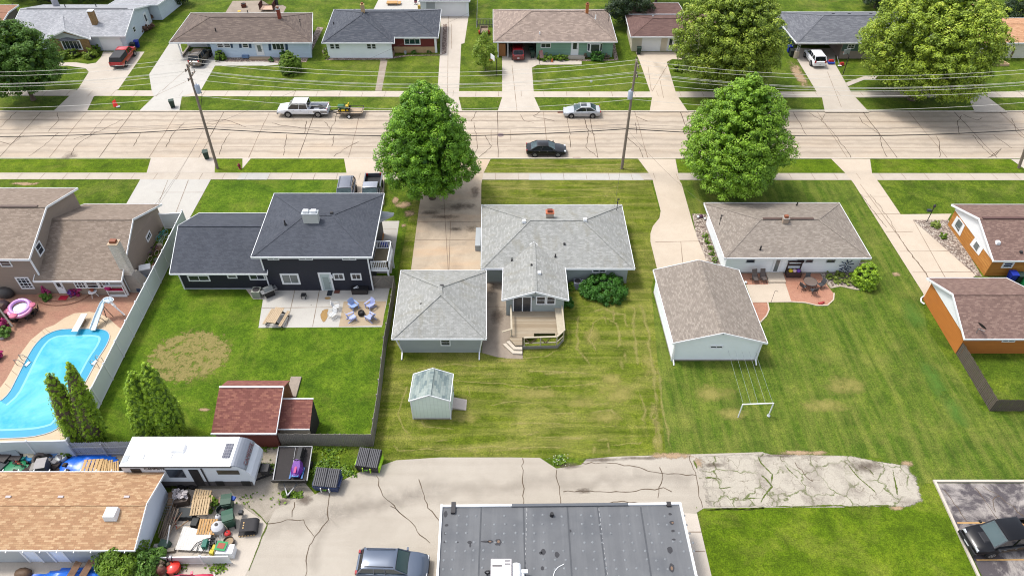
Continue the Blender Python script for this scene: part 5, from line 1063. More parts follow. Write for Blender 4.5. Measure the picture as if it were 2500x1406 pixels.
# pool
wp = [(53, 900), (67, 872), (84.5, 843), (106, 821), (133, 808), (156, 803.6), (203, 803), (243, 803), (262, 808), (268.4, 818), (267, 830), (257, 850), (239, 876), (223, 907), (200, 950), (172, 1005), (146, 1044), (119, 1058), (72, 1068), (0, 1071), (-80, 1074), (-110, 1040), (-70, 1000), (0, 981), (22, 961), (38, 930)]
dk = [(30, 900), (47, 868), (75, 830), (109, 802), (133, 793), (156, 777), (181, 765), (219, 761), (245, 766), (266, 777), (290, 799), (310, 812), (300, 830), (246, 986), (200, 1080), (188, 1109), (-160, 1112), (-200, 1060), (-150, 985), (0, 947), (16, 925)]
Pw = smoothpoly(px(wp), 1); sheet('pool_deck', [(p.x, p.y) for p in px(dk)], m_coping, .010, photo=False)
jt = MB()
for a, b in (((75, 830), (95, 840)), ((46, 868), (67, 874)), ((109, 802), (122, 812)), ((28, 904), (45, 918)), ((12, 936), (26, 948)), ((266, 777), (256, 800)), ((100, 805), (112, 818))): crackline(jt, px([a, b]), .03, .016)
struct('deck_joints', jt, m_joint)
s = NT('pool_water'); v = s.vec(); 
f = s.noise(v, .28, 5, .6, .6); f2 = s.noise(s.vec('Object', (1, 1.5, 1)), 3.2, 5, .7, 1.0)
col = s.mix(s.ramp(f, [(.36, (0, 0, 0)), (.6, (1, 1, 1))]), S(6, 172, 212), S(120, 216, 230)); col = s.mix(s.ramp(f2, [(.35, (0, 0, 0)), (.75, (.55, .55, .55))]), col, S(70, 210, 236))
s.bump(s.noise(v, 4, 4), .25, .03); m_water = s.col(col, .12, .4)
m_liner = M((10, 164, 204), .35, .08, 1, name='pool_liner'); m_shelf = M((130, 214, 230), .3, .12, 1.2, name='pool_shelf')
cpt = Vector((sum(p[0] for p in Pw)/len(Pw), sum(p[1] for p in Pw)/len(Pw)))
def inset(P, d):
    out = []; n = len(P)
    for k in range(n):
        a, b, c = Vector(P[k-1]), Vector(P[k]), Vector(P[(k+1) % n]); t = (c-a).normalized(); nn = Vector((-t.y, t.x)); 
        if (cpt-b).dot(nn) < 0: nn = -nn
        out.append((b+nn*d).to_tuple())
    return out
T = thing('swimming_pool', 'bright blue swimming pool with curved edge behind the tan house', 'pool', (cpt.x, cpt.y, 0))
MB().poly([(p[0], p[1], .022) for p in Pw]).build('liner', m_liner, T)
MB().poly([(p[0], p[1], .028) for p in inset(Pw, .75)]).build('shelf', m_shelf, T); MB().poly([(p[0], p[1], .034) for p in inset(Pw, .95)]).build('water', m_water, T)
rg = MB(); n_ = len(Pw)
for k in range(n_): a, b = Pw[k], Pw[(k+1) % n_]; rg.beam((a[0], a[1], .04), (b[0], b[1], .04), .07, .05)
rg.build('rim', m_trimg, T)
def ladder(a, b, label):
    T = thing('pool_ladder', label, 'pool ladder', a.to_tuple()); d = (b-a).normalized(); n = Vector((-d.y, d.x, 0)); mb = MB()
    for k in (-.3, .3): mb.path([a+n*k, a+n*k+Vector((0, 0, .7)), a+n*k+d*.5+Vector((0, 0, .85)), b+n*k+Vector((0, 0, .5)), b+n*k], .028)
    mb.build('handrail', m_steel, T, fix=False); MB().box(b+Vector((0, 0, .06)), (.5, .25, .04), math.atan2(n.y, n.x)).build('tread', m_trim, T)
ladder(W(48, 885), W(68, 889), 'steel pool ladder on the left edge of the pool'); ladder(W(249, 892), W(231, 886), 'steel pool ladder on the right edge of the pool near the white fence')
T = thing('diving_board', 'white diving board over the top edge of the pool', 'diving board', W(200, 790).to_tuple())
a, b = W(206, 766, .5), W(182, 809, .5); MB().beam(a, b, .55, .08).build('board', m_trim, T); MB().beam(a.lerp(b, .2)-Vector((0, 0, .25)), a.lerp(b, .55)-Vector((0, 0, .25)), .35, .42).build('stand', M((150, 132, 110)), T)
T = thing('pool_slide', 'white curved water slide with steps beside the diving board', 'pool slide', W(245, 790).to_tuple())
P = [W(270, 737, 1.9), W(262, 733.5, 1.85), W(254, 737, 1.7), W(250, 745, 1.45), W(245, 758, 1.1), W(238, 775, .7), W(231, 795, .32), W(227, 806, .22)]
m_sl = M((206, 226, 238), .3, .03, 1, k=.72); mb = MB(); secs = []
for k, p in enumerate(P):
    d = (P[min(k+1, len(P)-1)]-P[max(k-1, 0)]); n = Vector((-d.y, d.x, 0)).normalized(); u = Vector((0, 0, 1)); w_ = .3
    secs.append([p-n*w_+u*.18, p-n*(w_-.04)+u*.18, p-n*.22+u*.03, p+n*.22+u*.03, p+n*(w_-.04)+u*.18, p+n*w_+u*.18, p+n*.24-u*.04, p-n*.24-u*.04])
mb.loft(secs); mb.build('chute', m_sl, T, smooth=40)
mb = MB(); la, lb = W(272, 741, 1.85), W(303, 768, .0)
dd = (lb-la); nn = Vector((-dd.y, dd.x, 0)).normalized()*.25
for s_ in (-1, 1): mb.beam(la+nn*s_, lb+nn*s_, .05, .07)
for k in range(7): p = la.lerp(lb, (k+.5)/7); mb.beam(p-nn, p+nn, .13, .03)
mb.build('steps', m_trim, T, fix=False); mb = MB(); mb.ring(W(265, 731, 2.3), (.3, .3, 1), .42, .03); mb.path([W(262, 735, 1.9), W(262, 735, 2.3)], .025); 
for s_ in (-1, 1): mb.path([la+nn*s_, la+nn*s_+Vector((0, 0, .6)), la.lerp(lb, .35)+nn*s_+Vector((0, 0, .45)), la.lerp(lb, .35)+nn*s_], .025)
mb.build('handrail', m_trim, T, fix=False); mb = MB()
for x, y, z in ((250, 745, 1.4), (240, 772, .65)): p = W(x, y, z); mb.path([p, Vector((p.x+.5, p.y-.1, 0))], .035).path([p, Vector((p.x-.1, p.y-.2, 0))], .035)
mb.build('leg', m_dark, T, fix=False)
# deck of the grey house
T = thing('wooden_deck', 'weathered wooden deck with bench and angled steps behind the grey house', 'deck', W(1310, 800).to_tuple())
s = NT('deck_boards'); v = s.vec('UV'); sp = s.n('SeparateXYZ'); s.l(v, sp.inputs[0]); fr = s.math('FRACT', s.math('DIVIDE', sp.outputs[1], .15)); idn = s.n('TexWhiteNoise', noise_dimensions='1D'); s.l(s.math('FLOOR', s.math('DIVIDE', sp.outputs[1], .15)), idn.inputs['W'])
col = s.mix(idn.outputs[0], S(190, 172, 144), S(224, 212, 188)); col = s.mix(s.noise(s.vec('UV', (.5, 4, 1)), 2, 5, .7), sc_(S(170, 150, 124), .8), col); col = s.mix(s.ramp(fr, [(0, (1, 1, 1)), (.1, (0, 0, 0)), (.9, (0, 0, 0)), (1, (1, 1, 1))]), col, S(90, 76, 60)); s.bump(fr, .3, .01); m_deck = s.col(col, .85, .2)
m_deckr = M((206, 194, 170), .85, .14, 3, name='deck_rail_wood'); m_deckg = M((150, 146, 138), .9, .16, 2, name='grey_deck_skirt')
zd = .55
o_ = [(1246, 761), (1371, 752), (1379, 800), (1378, 822), (1361, 836), (1275, 838), (1262, 836), (1245, 818)]; dp = px([(1249, 755), (1370, 750), (1378, 806), (1361, 823), (1275, 823), (1268, 838), (1258, 838), (1245, 824)], zd)
hole = px([(1304, 813), (1355, 813), (1355, 819.5), (1304, 819.5)], zd)
# boards as strips so that the opening stays open
xs0, xs1 = dp[0].x, dp[1].x; yb_ = C2.yf-.02; mb = MB()
Wd = lambda a, b: W(a, b, zd)
pl = [Vector((Wd(1249, 755).x, yb_, 0)), Vector((Wd(1371, 755).x, yb_, 0)), Wd(1378, 806), Wd(1362, 822), Wd(1356, 822), hole[1], hole[0], Wd(1303, 824), Wd(1275, 824), Wd(1275, 842), Wd(1258, 842), Wd(1245, 828)]
mb.prism([(p.x, p.y) for p in pl], zd-.12, zd); mb.build('decking', m_deck, T)
bn_ = MB(); bn_.prism([(p.x, p.y) for p in px([(1354, 752), (1370, 752), (1376, 808), (1362, 816)], .95)], .9, .96); b_ = bn_.build('bench_seat', m_deckr, T)
MB().prism([(p.x, p.y) for p in px([(1370, 746), (1374, 746), (1380, 806), (1376, 808)], 1.5)], 1.45, 1.5).build('bench_backrest', m_deckr, T)
ra = MB(); rz_ = zd+.85
def PR(a, b): return W(a, b, rz_)
R_ = [(1377, 806), (1360, 821.5), (1280, 824)]
for (a, b), (c2, d2) in zip(R_[:-1], R_[1:]): ra.beam(PR(a, b), PR(c2, d2), .16, .05); ra.beam(PR(a, b)-Vector((0, 0, .75)), PR(c2, d2)-Vector((0, 0, .75)), .05, .1)
ra.build('railing', m_deckr, T); 
for a, b in R_+[(1320, 823)]: p = PR(a, b); MB().beam((p.x, p.y, 0), (p.x, p.y, rz_), .1, .1, Vector((1, 0, 0))).build('post', m_deckr, T)
br = MB(); 
for (a, b), (c2, d2) in (((1280, 824), (1295, 823.8)), ((1312, 823.4), (1296, 823.8)), ((1316, 823.3), (1332, 823)), ((1346, 822.4), (1334, 822.8))): br.beam(PR(a, b)-Vector((0, 0, .02)), PR(c2, d2)-Vector((0, 0, .75)), .05, .09)
br.build('brace', M((128, 104, 80), .9, .15), T)
ra = MB(); ra.beam(W(1247, 749, rz_+.05), W(1249, 804, rz_), .16, .05); ra.beam(W(1249, 803, rz_), W(1226, 810, rz_-.35), .14, .05); ra.build('railing', m_deckr, T)
for a, b in ((1247, 745), (1249, 804)): p = W(a, b, rz_); MB().beam((p.x, p.y, 0), (p.x, p.y, rz_), .1, .1, Vector((1, 0, 0))).build('post', m_deckr, T)
sk = MB(); a, b, c2 = Wd(1275, 840), Wd(1362, 838), Wd(1378, 822); 
a = W(1276, 848, .25); b = W(1361, 846, .25); c2 = W(1374, 830, .25); d2 = W(1376, 770, .25)
for p, q in ((a, b), (b, c2)): sk.beam(Vector((p.x, p.y, .22)), Vector((q.x, q.y, .22)), .05, .34)
sk.build('skirt', m_deckg, T)
for k, z in enumerate((.36, .18)):
    P = [Wd(1244-k*1, 828), Wd(1258, 842), Wd(1275, 842)]; o = [(-.3-.28*k, -.1-.14*k), (-.12-.12*k, -.32-.32*k), (0, -.35-.35*k)]
    Q = [Vector((p.x+a, p.y+b, 0)) for p, (a, b) in zip(P, o)]
    inn = [Vector((p.x+a*(.0 if k == 0 else .5), p.y+b*(.0 if k == 0 else .5), 0)) for p, (a, b) in zip(P, o)]
    MB().prism([(p.x, p.y) for p in Q+inn[::-1]], z-.16, z).build('step', M((222, 210, 192), .85, .08), T)
# clothesline
T = thing('clothesline', 'white clothesline frame with lines strung to the white garage', 'clothesline', W(1840, 1016).to_tuple())
a, b = W(1802, 1018), W(1876, 1015); h_ = 1.7; pa = MB()
pa.tube(a, a+Vector((0, 0, h_)), .05).tube(b, b+Vector((0, 0, h_)), .05).tube(a+Vector((-.0, 0, h_)), b+Vector((0, 0, h_)), .05); pa.build('frame', m_trim, T, fix=False)
MB().lathe(b, [(.14, .01), (.14, .06), (0, .06)], 10).build('foot', m_trimg, T)
ln = MB(); 
for k, (x, y) in enumerate(((1778, 856), (1795, 856), (1812, 858), (1829, 858), (1844, 860))):
    t = (k+.1)/4.2; p = (a+Vector((0, 0, h_))).lerp(b+Vector((0, 0, h_)), t); q = hit(x, y, *G1.front); ln.tube(p, q, .007, n=4)
ln.build('line', m_trimg, T, fix=False)
# poles and wires
m_pole = M((158, 142, 128), .95, .2, 1.2, name='pole_wood'); Yp = W(531, 411).y
poles = {}
def pole(bx, by, tx, ty, label, trans=None, arm=True):
    b = W(bx, by); t = onY(tx, ty, b.y); T = thing('utility_pole', label, 'utility pole', b.to_tuple()); MB().tube(b, t, .17, .12, 12).build('shaft', m_pole, T)
    if arm:
        for k, dz in enumerate((0.25, 1.3)):
            p = lerp(t, b, dz/(t-b).length); am = MB().beam(p+Vector((.12, -1.1, 0)), p+Vector((.12, 1.1, 0)), .1, .12).build('crossarm', m_pole, T)
            for y in (-1.0, -.35, .35, 1.0): MB().lathe(p+Vector((.12, y, .06)), [(.03, 0), (.07, .05), (.05, .1), (.08, .14), (0, .2)], 8).build('insulator', m_dark, am)
    if trans:
        c = onY(*trans, b.y); MB().lathe(c+Vector((0, 0, -.45)), [(0, 0), (.27, 0), (.28, .85), (.2, .95), (0, .95)], 14).tube(c+Vector((0, 0, .5)), c+Vector((0, 0, .75)), .04).build('transformer', M((196, 206, 222), .4, .05), T, smooth=40)
        MB().path([c+Vector((.3, 0, -.4)), c+Vector((.2, 0, -.8)), lerp(t, b, .42)], .02).build('cable', m_black, T)
    return T
pole(531, 411, 457, 158, 'wooden utility pole with transformer at the left side of the street', trans=(483, 218))
pole(1518, 412, 1554, 150, 'wooden utility pole with transformer right of the black sedan', trans=(1539, 232))
pole(2487, 410, 2575, 160, 'wooden utility pole leaning into the right edge of the photograph')
wires = [(142, 147, 158, 27, .016, 0), (152, 157, 167, 27, .016, 0), (171, 176, 188, 27, .016, 0), (173, 179, 190, 27, .016, 0), (180, 187, 196, 26, .016, 0), (195, 202, 211, 24, .016, 0), (234, 243, 238, 25, .016, 0), (314, 315, 314, 17, .05, 1), (302, 304, 300, 12, .014, 2), (309, 311, 308, 15, .014, 2)]
m_wire = M((226, 222, 212), .5, 0, k=.85, name='wire_aluminium'); m_wireb = M((44, 40, 40), .7, 0, name='cable_black')
wl = ['topmost', 'second from the top', 'third from the top', 'fourth from the top', 'fifth from the top', 'sixth from the top', 'seventh, just above the far parkway,']
def wirepts(x0, y0, x1, y1, sag, n=14):
    a, b = onY(x0, y0, Yp), onY(x1, y1, Yp); s_ = sag/17.5
    return [a.lerp(b, k/n)-Vector((0, 0, 4*s_*(k/n)*(1-k/n))) for k in range(n+1)]
for i, (y1, y2, y3, sag, r, mk) in enumerate(wires):
    f = (y1-140)/100.0; x1 = 462+f*18*1; x2 = 1553-f*8 if mk == 0 else 1533; x3 = 2640 if mk == 0 else 2560
    if mk: x1 = 500
    p = wirepts(x1-1090, y1+4, x1, y1, sag); q = wirepts(x1, y1, x2, y2, sag); w3 = wirepts(x2, y2, x3, y3, sag)
    lab = ('pale power line strung across the whole street view, %s one' % wl[i]) if mk == 0 else ['', 'thick black cable hanging low over the street between the poles', 'thin grey line above the thick black cable over the street'][mk] if i != 9 else 'thin grey line just beside the thick black cable over the street'
    tag(MB().path(p+q[1:]+w3[1:], r, 5).build('power_line' if mk == 0 else 'cable', m_wire if mk == 0 else (m_wireb if mk == 1 else M((120, 112, 108), .7, 0)), fix=False), lab, 'wire', 'lines strung along the street')
for k, (a, b, z2) in enumerate((((499, 313), (300, 620), 4.8), ((499, 313), (345, 540), 3), ((1530, 314), (1500, 505), 4.2), ((1530, 314), (1720, 500), 3), ((499, 313), (1230, -10), 5))):
    p = onY(*a, Yp); q = W(*b, z2); n = 10; pts = [p.lerp(q, j/n)-Vector((0, 0, 4*.5*(j/n)*(1-j/n))) for j in range(n+1)]
    lb = ['thin service drop from the left pole to the tan house roof', 'thin service drop from the left pole to the tan house gable', 'thin service drop from the right pole to the grey house', 'thin service drop from the right pole to the white house', 'thin service drop from the left pole across the far lawns'][k]
    tag(MB().path(pts, .012, 4).build('service_wire', M((96, 86, 80), .7, 0), fix=False), lb, 'wire')
# hydrant, manhole, drains
T = thing('fire_hydrant', 'dark red fire hydrant on the parkway by the left pole', 'hydrant', W(586, 412).to_tuple()); m_hyd = M((150, 50, 62), .5, .1); p = W(586, 412)
MB().lathe(p, [(.17, 0), (.17, .06), (.11, .08), (.11, .5), (.15, .52), (.13, .62), (.05, .72), (0, .76)], 12).build('barrel', m_hyd, T, smooth=40); MB().tube(p+Vector((-.22, 0, .42)), p+Vector((.22, 0, .42)), .06).tube(p+Vector((0, -.2, .4)), p+Vector((0, 0, .4)), .08).build('nozzle', m_hyd, T)
T = MB().lathe(W(1222, 330, ZR+.012), [(0, .006), (.42, .006), (.42, 0)], 18).build('manhole_cover', M((140, 122, 122), .8, .2, 8)); tag(T, 'round manhole cover in a square joint in the middle of the street', 'manhole cover')
for k, (x, y, l_) in enumerate(((1370, 275, 'rusty storm drain grate at the far kerb by the silver sedan'), (1408, 386, 'rusty storm drain grate at the near kerb right of the black sedan'))):
    p = W(x, y, ZR); T = thing('storm_drain', l_, 'drain', p.to_tuple()); MB().box(p+Vector((0, 0, .01)), (.95, .3, .02)).build('frame', M((150, 86, 60), .8, .2, 6), T); mb = MB()
    for j in range(6): mb.box(p+Vector((-.38+j*.15, 0, .024)), (.05, .26, .012))
    mb.build('slot', M((40, 34, 32)), T, fix=False)
# ================================================================ vehicles (local frame: +x forward, wheels on z=0)
def carpaint(rgb, k=KA, metal=.3): return M(rgb, .28, .0, 1, metal=metal, spec=.5, coat=.7, k=k, name='car_paint')
m_cg = M((30, 38, 46), .06, .0, spec=.9, name='car_glass'); m_cgl = M((96, 124, 128), .05, .0, spec=1, name='windshield_glass'); m_tyre = M((38, 36, 36), .85, .1, 6, name='tyre_rubber'); m_rim = M((186, 188, 190), .3, .05, metal=.6, name='wheel_rim'); m_tail = M((176, 20, 28), .2, 0, coat=.5, name='tail_light'); m_head = M((222, 226, 230), .1, 0, coat=.5, name='head_light')
m_plate = M((230, 232, 235), .4, 0, name='plate_white'); m_plast = M((44, 44, 48), .6, .1, name='black_plastic')
def wheel(T, x, y, r, w=.22, rim=None):
    t = MB().tube((x, y-w/2, r), (x, y+w/2, r), r, n=18).build('wheel', m_tyre, T, local=True); s_ = 1 if y > 0 else -1
    mb = MB().tube((x, y+s_*(w/2-.01), r), (x, y+s_*(w/2+.015), r), r*.62, n=14); mb.build('rim', rim or m_rim, t, local=True); d = MB()
    for k in range(5): a = k*1.2566; d.box((x+math.cos(a)*r*.36, y+s_*(w/2+.02), r+math.sin(a)*r*.36), (.07, .01, .09))
    d.build('rim_slot', m_plast, t, local=True, fix=False)
def section(x, hw, z0, zs, zt, n=1):
    """one cross section of a body: sill, flank, shoulder, top"""
    return [(x, -hw*.9, z0), (x, -hw, z0+.18), (x, -hw*1.0, (z0+zs)/2), (x, -hw*.985, zs-.06), (x, -hw*.93, zs), (x, -hw*.55, zt-.01), (x, 0, zt), (x, hw*.55, zt-.01), (x, hw*.93, zs), (x, hw*.985, zs-.06), (x, hw, (z0+zs)/2), (x, hw, z0+.18), (x, hw*.9, z0)]
def vehicle(label, cat, ax, L, Wd_, H, kind, paint, group=None, name=None, rim=None, glass=None, gz=0.0, roofmat=None, opts=()):
    rx, ry, fx, fy = ax; a, b = W(rx, ry, gz), W(fx, fy, gz); c = (a+b)/2; ang = math.atan2(b.y-a.y, b.x-a.x)
    T = thing(name or cat.replace(' ', '_'), label, 'car' if cat in ('sedan', 'wagon', 'suv', 'minivan') else cat, c.to_tuple(), ang, group); h = L/2; hw = Wd_/2
    if kind == 'sedan': st = [(-h, .78, .38, .80, .84), (-h+.12, .93, .28, .92, .96), (-h+.9, 1, .2, .97, 1.0), (-.2*h, 1, .2, .95, .98), (.42*h, 1, .2, .9, .95), (h-.75, .98, .22, .8, .86), (h-.2, .9, .26, .66, .72), (h, .72, .34, .56, .6)]; wb, wt = .57, .58; gh = [(-h+.55, .96), (-h+1.35, H), (.08*h, H), (.44*h, .93)]; wr = .33
    elif kind in ('suv', 'wagon'): st = [(-h, .86, .42, 1.0, 1.02), (-h+.1, .96, .32, 1.05, 1.08), (-.3*h, 1, .26, 1.05, 1.08), (.4*h, 1, .26, 1.02, 1.07), (h-.8, .98, .28, .94, 1.0), (h-.22, .9, .3, .8, .86), (h, .74, .38, .66, .7)]; gh = [(-h+.12, 1.06), (-h+.5, H), (.12*h, H), (.45*h, 1.04)]; wr = .36; wb, wt = .58, .58
    elif kind == 'minivan': st = [(-h, .86, .42, 1.0, 1.02), (-h+.1, .97, .3, 1.06, 1.08), (-.3*h, 1, .22, 1.05, 1.08), (.5*h, 1, .24, 1.0, 1.05), (h-.7, .96, .28, .9, .95), (h-.2, .88, .3, .74, .8), (h, .7, .38, .62, .66)]; gh = [(-h+.1, 1.06), (-h+.42, H), (.25*h, H), (.62*h, 1.0)]; wr = .34; wb, wt = .6, .6
    else: st = [(-h, 0, 0, 0, 0)]; wr = .41 if 'big' in opts else .39; wb, wt = .62, .58
    if kind != 'pickup':
        MB().loft([section(x, hw*f, z0, zs, zt) for x, f, z0, zs, zt in st]).build('body', paint, T, smooth=38, local=True)
    else:
        cx = -.02*h  # back of the cab
        bx = -.06*h if 'crew' not in opts else -.25*h
        st = [(bx-.02, 1, .42, 1.12, 1.14), (bx+.5, 1, .42, 1.12, 1.14), (.6*h, 1, .42, 1.12, 1.16), (h-.9, .99, .44, 1.08, 1.15), (h-.22, .94, .48, 1.02, 1.08), (h, .84, .5, .86, .9)]
        MB().loft([section(x, hw*f, z0, zs, zt) for x, f, z0, zs, zt in st]).build('body', paint, T, smooth=38, local=True)
        bt = MB().bb(-h, -hw, .5, bx-.04, -hw+.12, 1.14).bb(-h, hw-.12, .5, bx-.04, hw, 1.14).bb(-h, -hw+.12, .5, -h+.1, hw-.12, 1.12); bt.build('truck_bed', paint, T, local=True)
        MB().bb(-h+.1, -hw+.12, .5, bx-.04, hw-.12, .66).build('bed_floor', m_plast, T, local=True)
        gh = [(bx+.02, 1.1), (bx+.12, H), (.34*h, H), (.6*h, 1.12)]
        for q in ((-h-.12, -hw*.9, .45, -h+.02, hw*.9, .62), (h-.06, -hw*.92, .42, h+.1, hw*.92, .68)): MB().bb(*q).build('bumper', m_rim if 'chrome' in opts else m_plast, T, local=True)
        if 'tonneau' in opts: MB().bb(-h+.05, -hw+.06, 1.14, bx-.06, hw-.06, 1.2).build('bed_cover', m_plast, T, local=True)
        if 'topper' in opts: MB().loft([[(x, -w_, z) for x, w_, z in ((-h+.05, hw-.05, 1.14), (bx-.08, hw-.05, 1.14), (bx-.1, hw-.18, H-.05), (-h+.3, hw-.18, H-.1))], [(x, w_, z) for x, w_, z in ((-h+.05, hw-.05, 1.14), (bx-.08, hw-.05, 1.14), (bx-.1, hw-.18, H-.05), (-h+.3, hw-.18, H-.1))]]).build('bed_cap', m_plast, T, local=True)
    # greenhouse
    (x0, z0), (x1, z1), (x2, z2), (x3, z3) = gh; bw = hw*.92; tw = hw*(.72 if kind == 'sedan' else .78)
    xm = (x1+x2)/2
    def ring(s_): return [(x0, s_*bw*.94, z0), (x1, s_*tw, z1-.03), (x2, s_*tw, z2-.03), (x3, s_*bw*.93, z3)]
    g = MB(); g.loft([ring(-1), ring(1)]); g.build('windows', glass or m_cg, T, local=True)
    secs = []
    for t in (0, .06, .25, .5, .75, .94, 1):
        x = lerp(x1-.03, x2+.03, t); e = .0 if t in (0, 1) else (.025 if t in (.06, .94) else .045); ww = tw*(1.0 if t in (0, 1) else 1.02)
        secs.append([(x, -ww, z1-.06), (x, -ww, z1-.02+e*.3), (x, -ww*.9, z1-.01+e), (x, 0, z1+.01+e), (x, ww*.9, z1-.01+e), (x, ww, z1-.02+e*.3), (x, ww, z1-.06)])
    MB().loft(secs).build('roof_panel', roofmat or paint, T, smooth=50, local=True)
    for s_ in (-1, 1):
        A = ring(s_); o = Vector((0, s_*.015, .005))
        for i_, j_ in ((0, 1), (3, 2)): MB().beam(Vector(A[i_])+o, Vector(A[j_])+o, .1 if i_ == 0 else .06, .05).build('pillar', paint, T, local=True)
        nb = (0.5,) if kind in ('sedan', 'pickup') else (.36, .68)
        for t in nb: xx = lerp(x1, x2, t); xb = lerp(x0, x3, lerp(.08, .8, t)); MB().beam(Vector((xb, s_*bw*.945, z0))+o, Vector((xx, s_*tw, z1-.03))+o, .07, .04).build('pillar', paint, T, local=True)
        ax_ = lerp(x3, x2, .12); m = MB().box((x3-.2, s_*(hw+.1), 1.0 if kind != 'pickup' else 1.2), (.14, .2, .13)); m.build('mirror', paint if 'mirrorblack' not in opts else m_plast, T, local=True)
        MB().box((h-.16, s_*hw*.68, .66 if kind != 'pickup' else .92), (.26, hw*.36, .14), taper=.8).build('headlight', m_head, T, local=True)
        MB().box((-h+.06, s_*hw*.78, .86 if kind == 'sedan' else .98), (.14, hw*.24, .16 if kind == 'sedan' else .3)).build('tail_light', m_tail, T, local=True)
        for z in ((.62,) if kind != 'pickup' else (.85,)): MB().bb(x0+.5, s_*(hw-.002), z-.005, x3-.1, s_*(hw+.012), z+.02).build('side_trim', m_plast if 'big' not in opts else paint, T, local=True)
        hd = MB(); 
        for t in (.35, .68): xx = lerp(x0, x3, t); hd.box((xx, s_*(hw*.99+.01), z0-.14), (.16, .03, .04))
        hd.build('door_handle', m_rim, T, local=True, fix=False)
        for x in (-h*wb, h*wt):
            MB().tube((x, s_*(hw-.1), wr+.02), (x, s_*(hw+.012), wr+.02), wr+.07, n=18).build('wheel_arch', m_plast, T, local=True); wheel(T, x, s_*(hw-.06), wr, rim=rim)
    # windscreen as a lighter pane
    A, B = ring(-1), ring(1); off = Vector((.012, 0, .012))
    MB().loft([[Vector(A[3]).lerp(Vector(A[2]), .06)*1+off+Vector((0, .07, 0)), Vector(A[2]).lerp(Vector(A[3]), .08)+off+Vector((0, .05, 0))], [Vector(B[3]).lerp(Vector(B[2]), .06)+off-Vector((0, .07, 0)), Vector(B[2]).lerp(Vector(B[3]), .08)+off-Vector((0, .05, 0))]], cap=False).build('windscreen', m_cgl, T, local=True, fix=False)
    off = Vector((-.012, 0, .012)); MB().loft([[Vector(A[0]).lerp(Vector(A[1]), .1)+off+Vector((0, .1, 0)), Vector(A[1]).lerp(Vector(A[0]), .12)+off+Vector((0, .08, 0))], [Vector(B[0]).lerp(Vector(B[1]), .1)+off-Vector((0, .1, 0)), Vector(B[1]).lerp(Vector(B[0]), .12)+off-Vector((0, .08, 0))]], cap=False).build('rear_window', m_cgl if kind == 'sedan' else m_cg, T, local=True, fix=False)
    MB().box((-h-.005, 0, .62), (.03, .32, .16)).build('licence_plate', m_plate, T, local=True)
    MB().box((h+.0 if kind != 'pickup' else h-.01, 0, .52 if kind != 'pickup' else .78), (.06, hw*.9, .16 if kind != 'pickup' else .24)).build('grille', m_plast, T, local=True)
    if 'rails' in opts:
        for s_ in (-1, 1): MB().path([(x1+.15, s_*tw*.86, z1+.02), (x1+.2, s_*tw*.86, z1+.1), (x2-.2, s_*tw*.86, z1+.1), (x2-.12, s_*tw*.86, z1+.02)], .022).build('roof_rail', m_plast if 'rack' not in opts else m_dark, T, local=True, fix=False)
    if 'rack' in opts:
        rk_ = MB(); 
        for t in (.1, .5, .9): x = lerp(x1, x2, t); rk_.beam((x, -tw*.86, z1+.13), (x, tw*.86, z1+.13), .05, .04)
        rk_.build('roof_rack', m_dark, T, local=True)
    if 'sunroof' in opts: MB().box((lerp(x1, x2, .68), 0, z1+.062), (.75, tw*1.2, .012)).build('sunroof', m_cg, T, local=True)
    return T
vehicle('dark red pickup with black bed cap parked by the stone fronted house', 'pickup truck', (290, 169, 321, 131), 5.5, 1.9, 1.8, 'pickup', carpaint((196, 16, 36), .7), opts=('topper',))
vehicle('olive grey suv with roof rack parked under the pale blue house carport', 'suv', (479, 165, 504, 134), 4.7, 1.85, 1.75, 'suv', carpaint((122, 110, 94)), opts=('rails', 'rack'))
wt_ = vehicle('white crew cab pickup towing the tractor trailer on the street', 'pickup truck', (804, 278, 684, 278), 6.5, 2.0, 1.95, 'pickup', M((236, 238, 242), .3, 0, coat=.5, k=.8), opts=('crew', 'chrome', 'big'), gz=ZR)
q = W(790, 270, .8); tag(MB().box((q.x, q.y, .66), (.9, .5, .3)).ring((q.x+.2, q.y+.2, .85), (0, 0, 1), .3, .05).box((q.x-1, q.y+.2, .7), (.7, .9, .2)).build('tool_pile', m_steel), 'heap of metal tools lying in the white pickup bed', 'tools')
vehicle('silver sedan parked on the far side of the street, facing left', 'sedan', (1462, 281, 1377, 281), 4.82, 1.8, 1.46, 'sedan', carpaint((206, 210, 214)), opts=('sunroof',), gz=ZR)
vehicle('black sedan parked on the near side of the street, facing right', 'sedan', (1285, 374, 1381, 374), 4.85, 1.86, 1.42, 'sedan', M((12, 13, 17), .25, 0, spec=.3, coat=.35), gz=ZR)
vehicle('grey minivan half hidden behind the navy house roof', 'minivan', (851, 462, 842, 510), 4.9, 1.95, 1.75, 'suv', carpaint((130, 134, 146)), opts=('rails',))
vehicle('grey pickup with open bed half hidden behind the navy house roof', 'pickup truck', (914, 453, 906, 505), 5.8, 2.0, 1.9, 'pickup', carpaint((110, 114, 122)), roofmat=carpaint((176, 180, 190)))
vehicle('dark red wagon with roof box parked in the sea green house carport', 'wagon', (1265.5, 153, 1262, 118), 4.6, 1.8, 1.65, 'wagon', carpaint((120, 12, 26), .6), opts=('rails',))
vehicle('white suv parked on the drive of the slate roofed house', 'suv', (2000, 170, 1972, 131), 4.7, 1.9, 1.65, 'suv', M((236, 238, 242), .3, 0, coat=.5, k=.8))
vehicle('blue grey station wagon with roof rails at the bottom of the pavement', 'wagon', (881, 1388, 1045, 1392), 4.85, 1.86, 1.64, 'wagon', carpaint((92, 106, 128)), opts=('rails',), glass=M((46, 70, 80), .05, 0, spec=1))
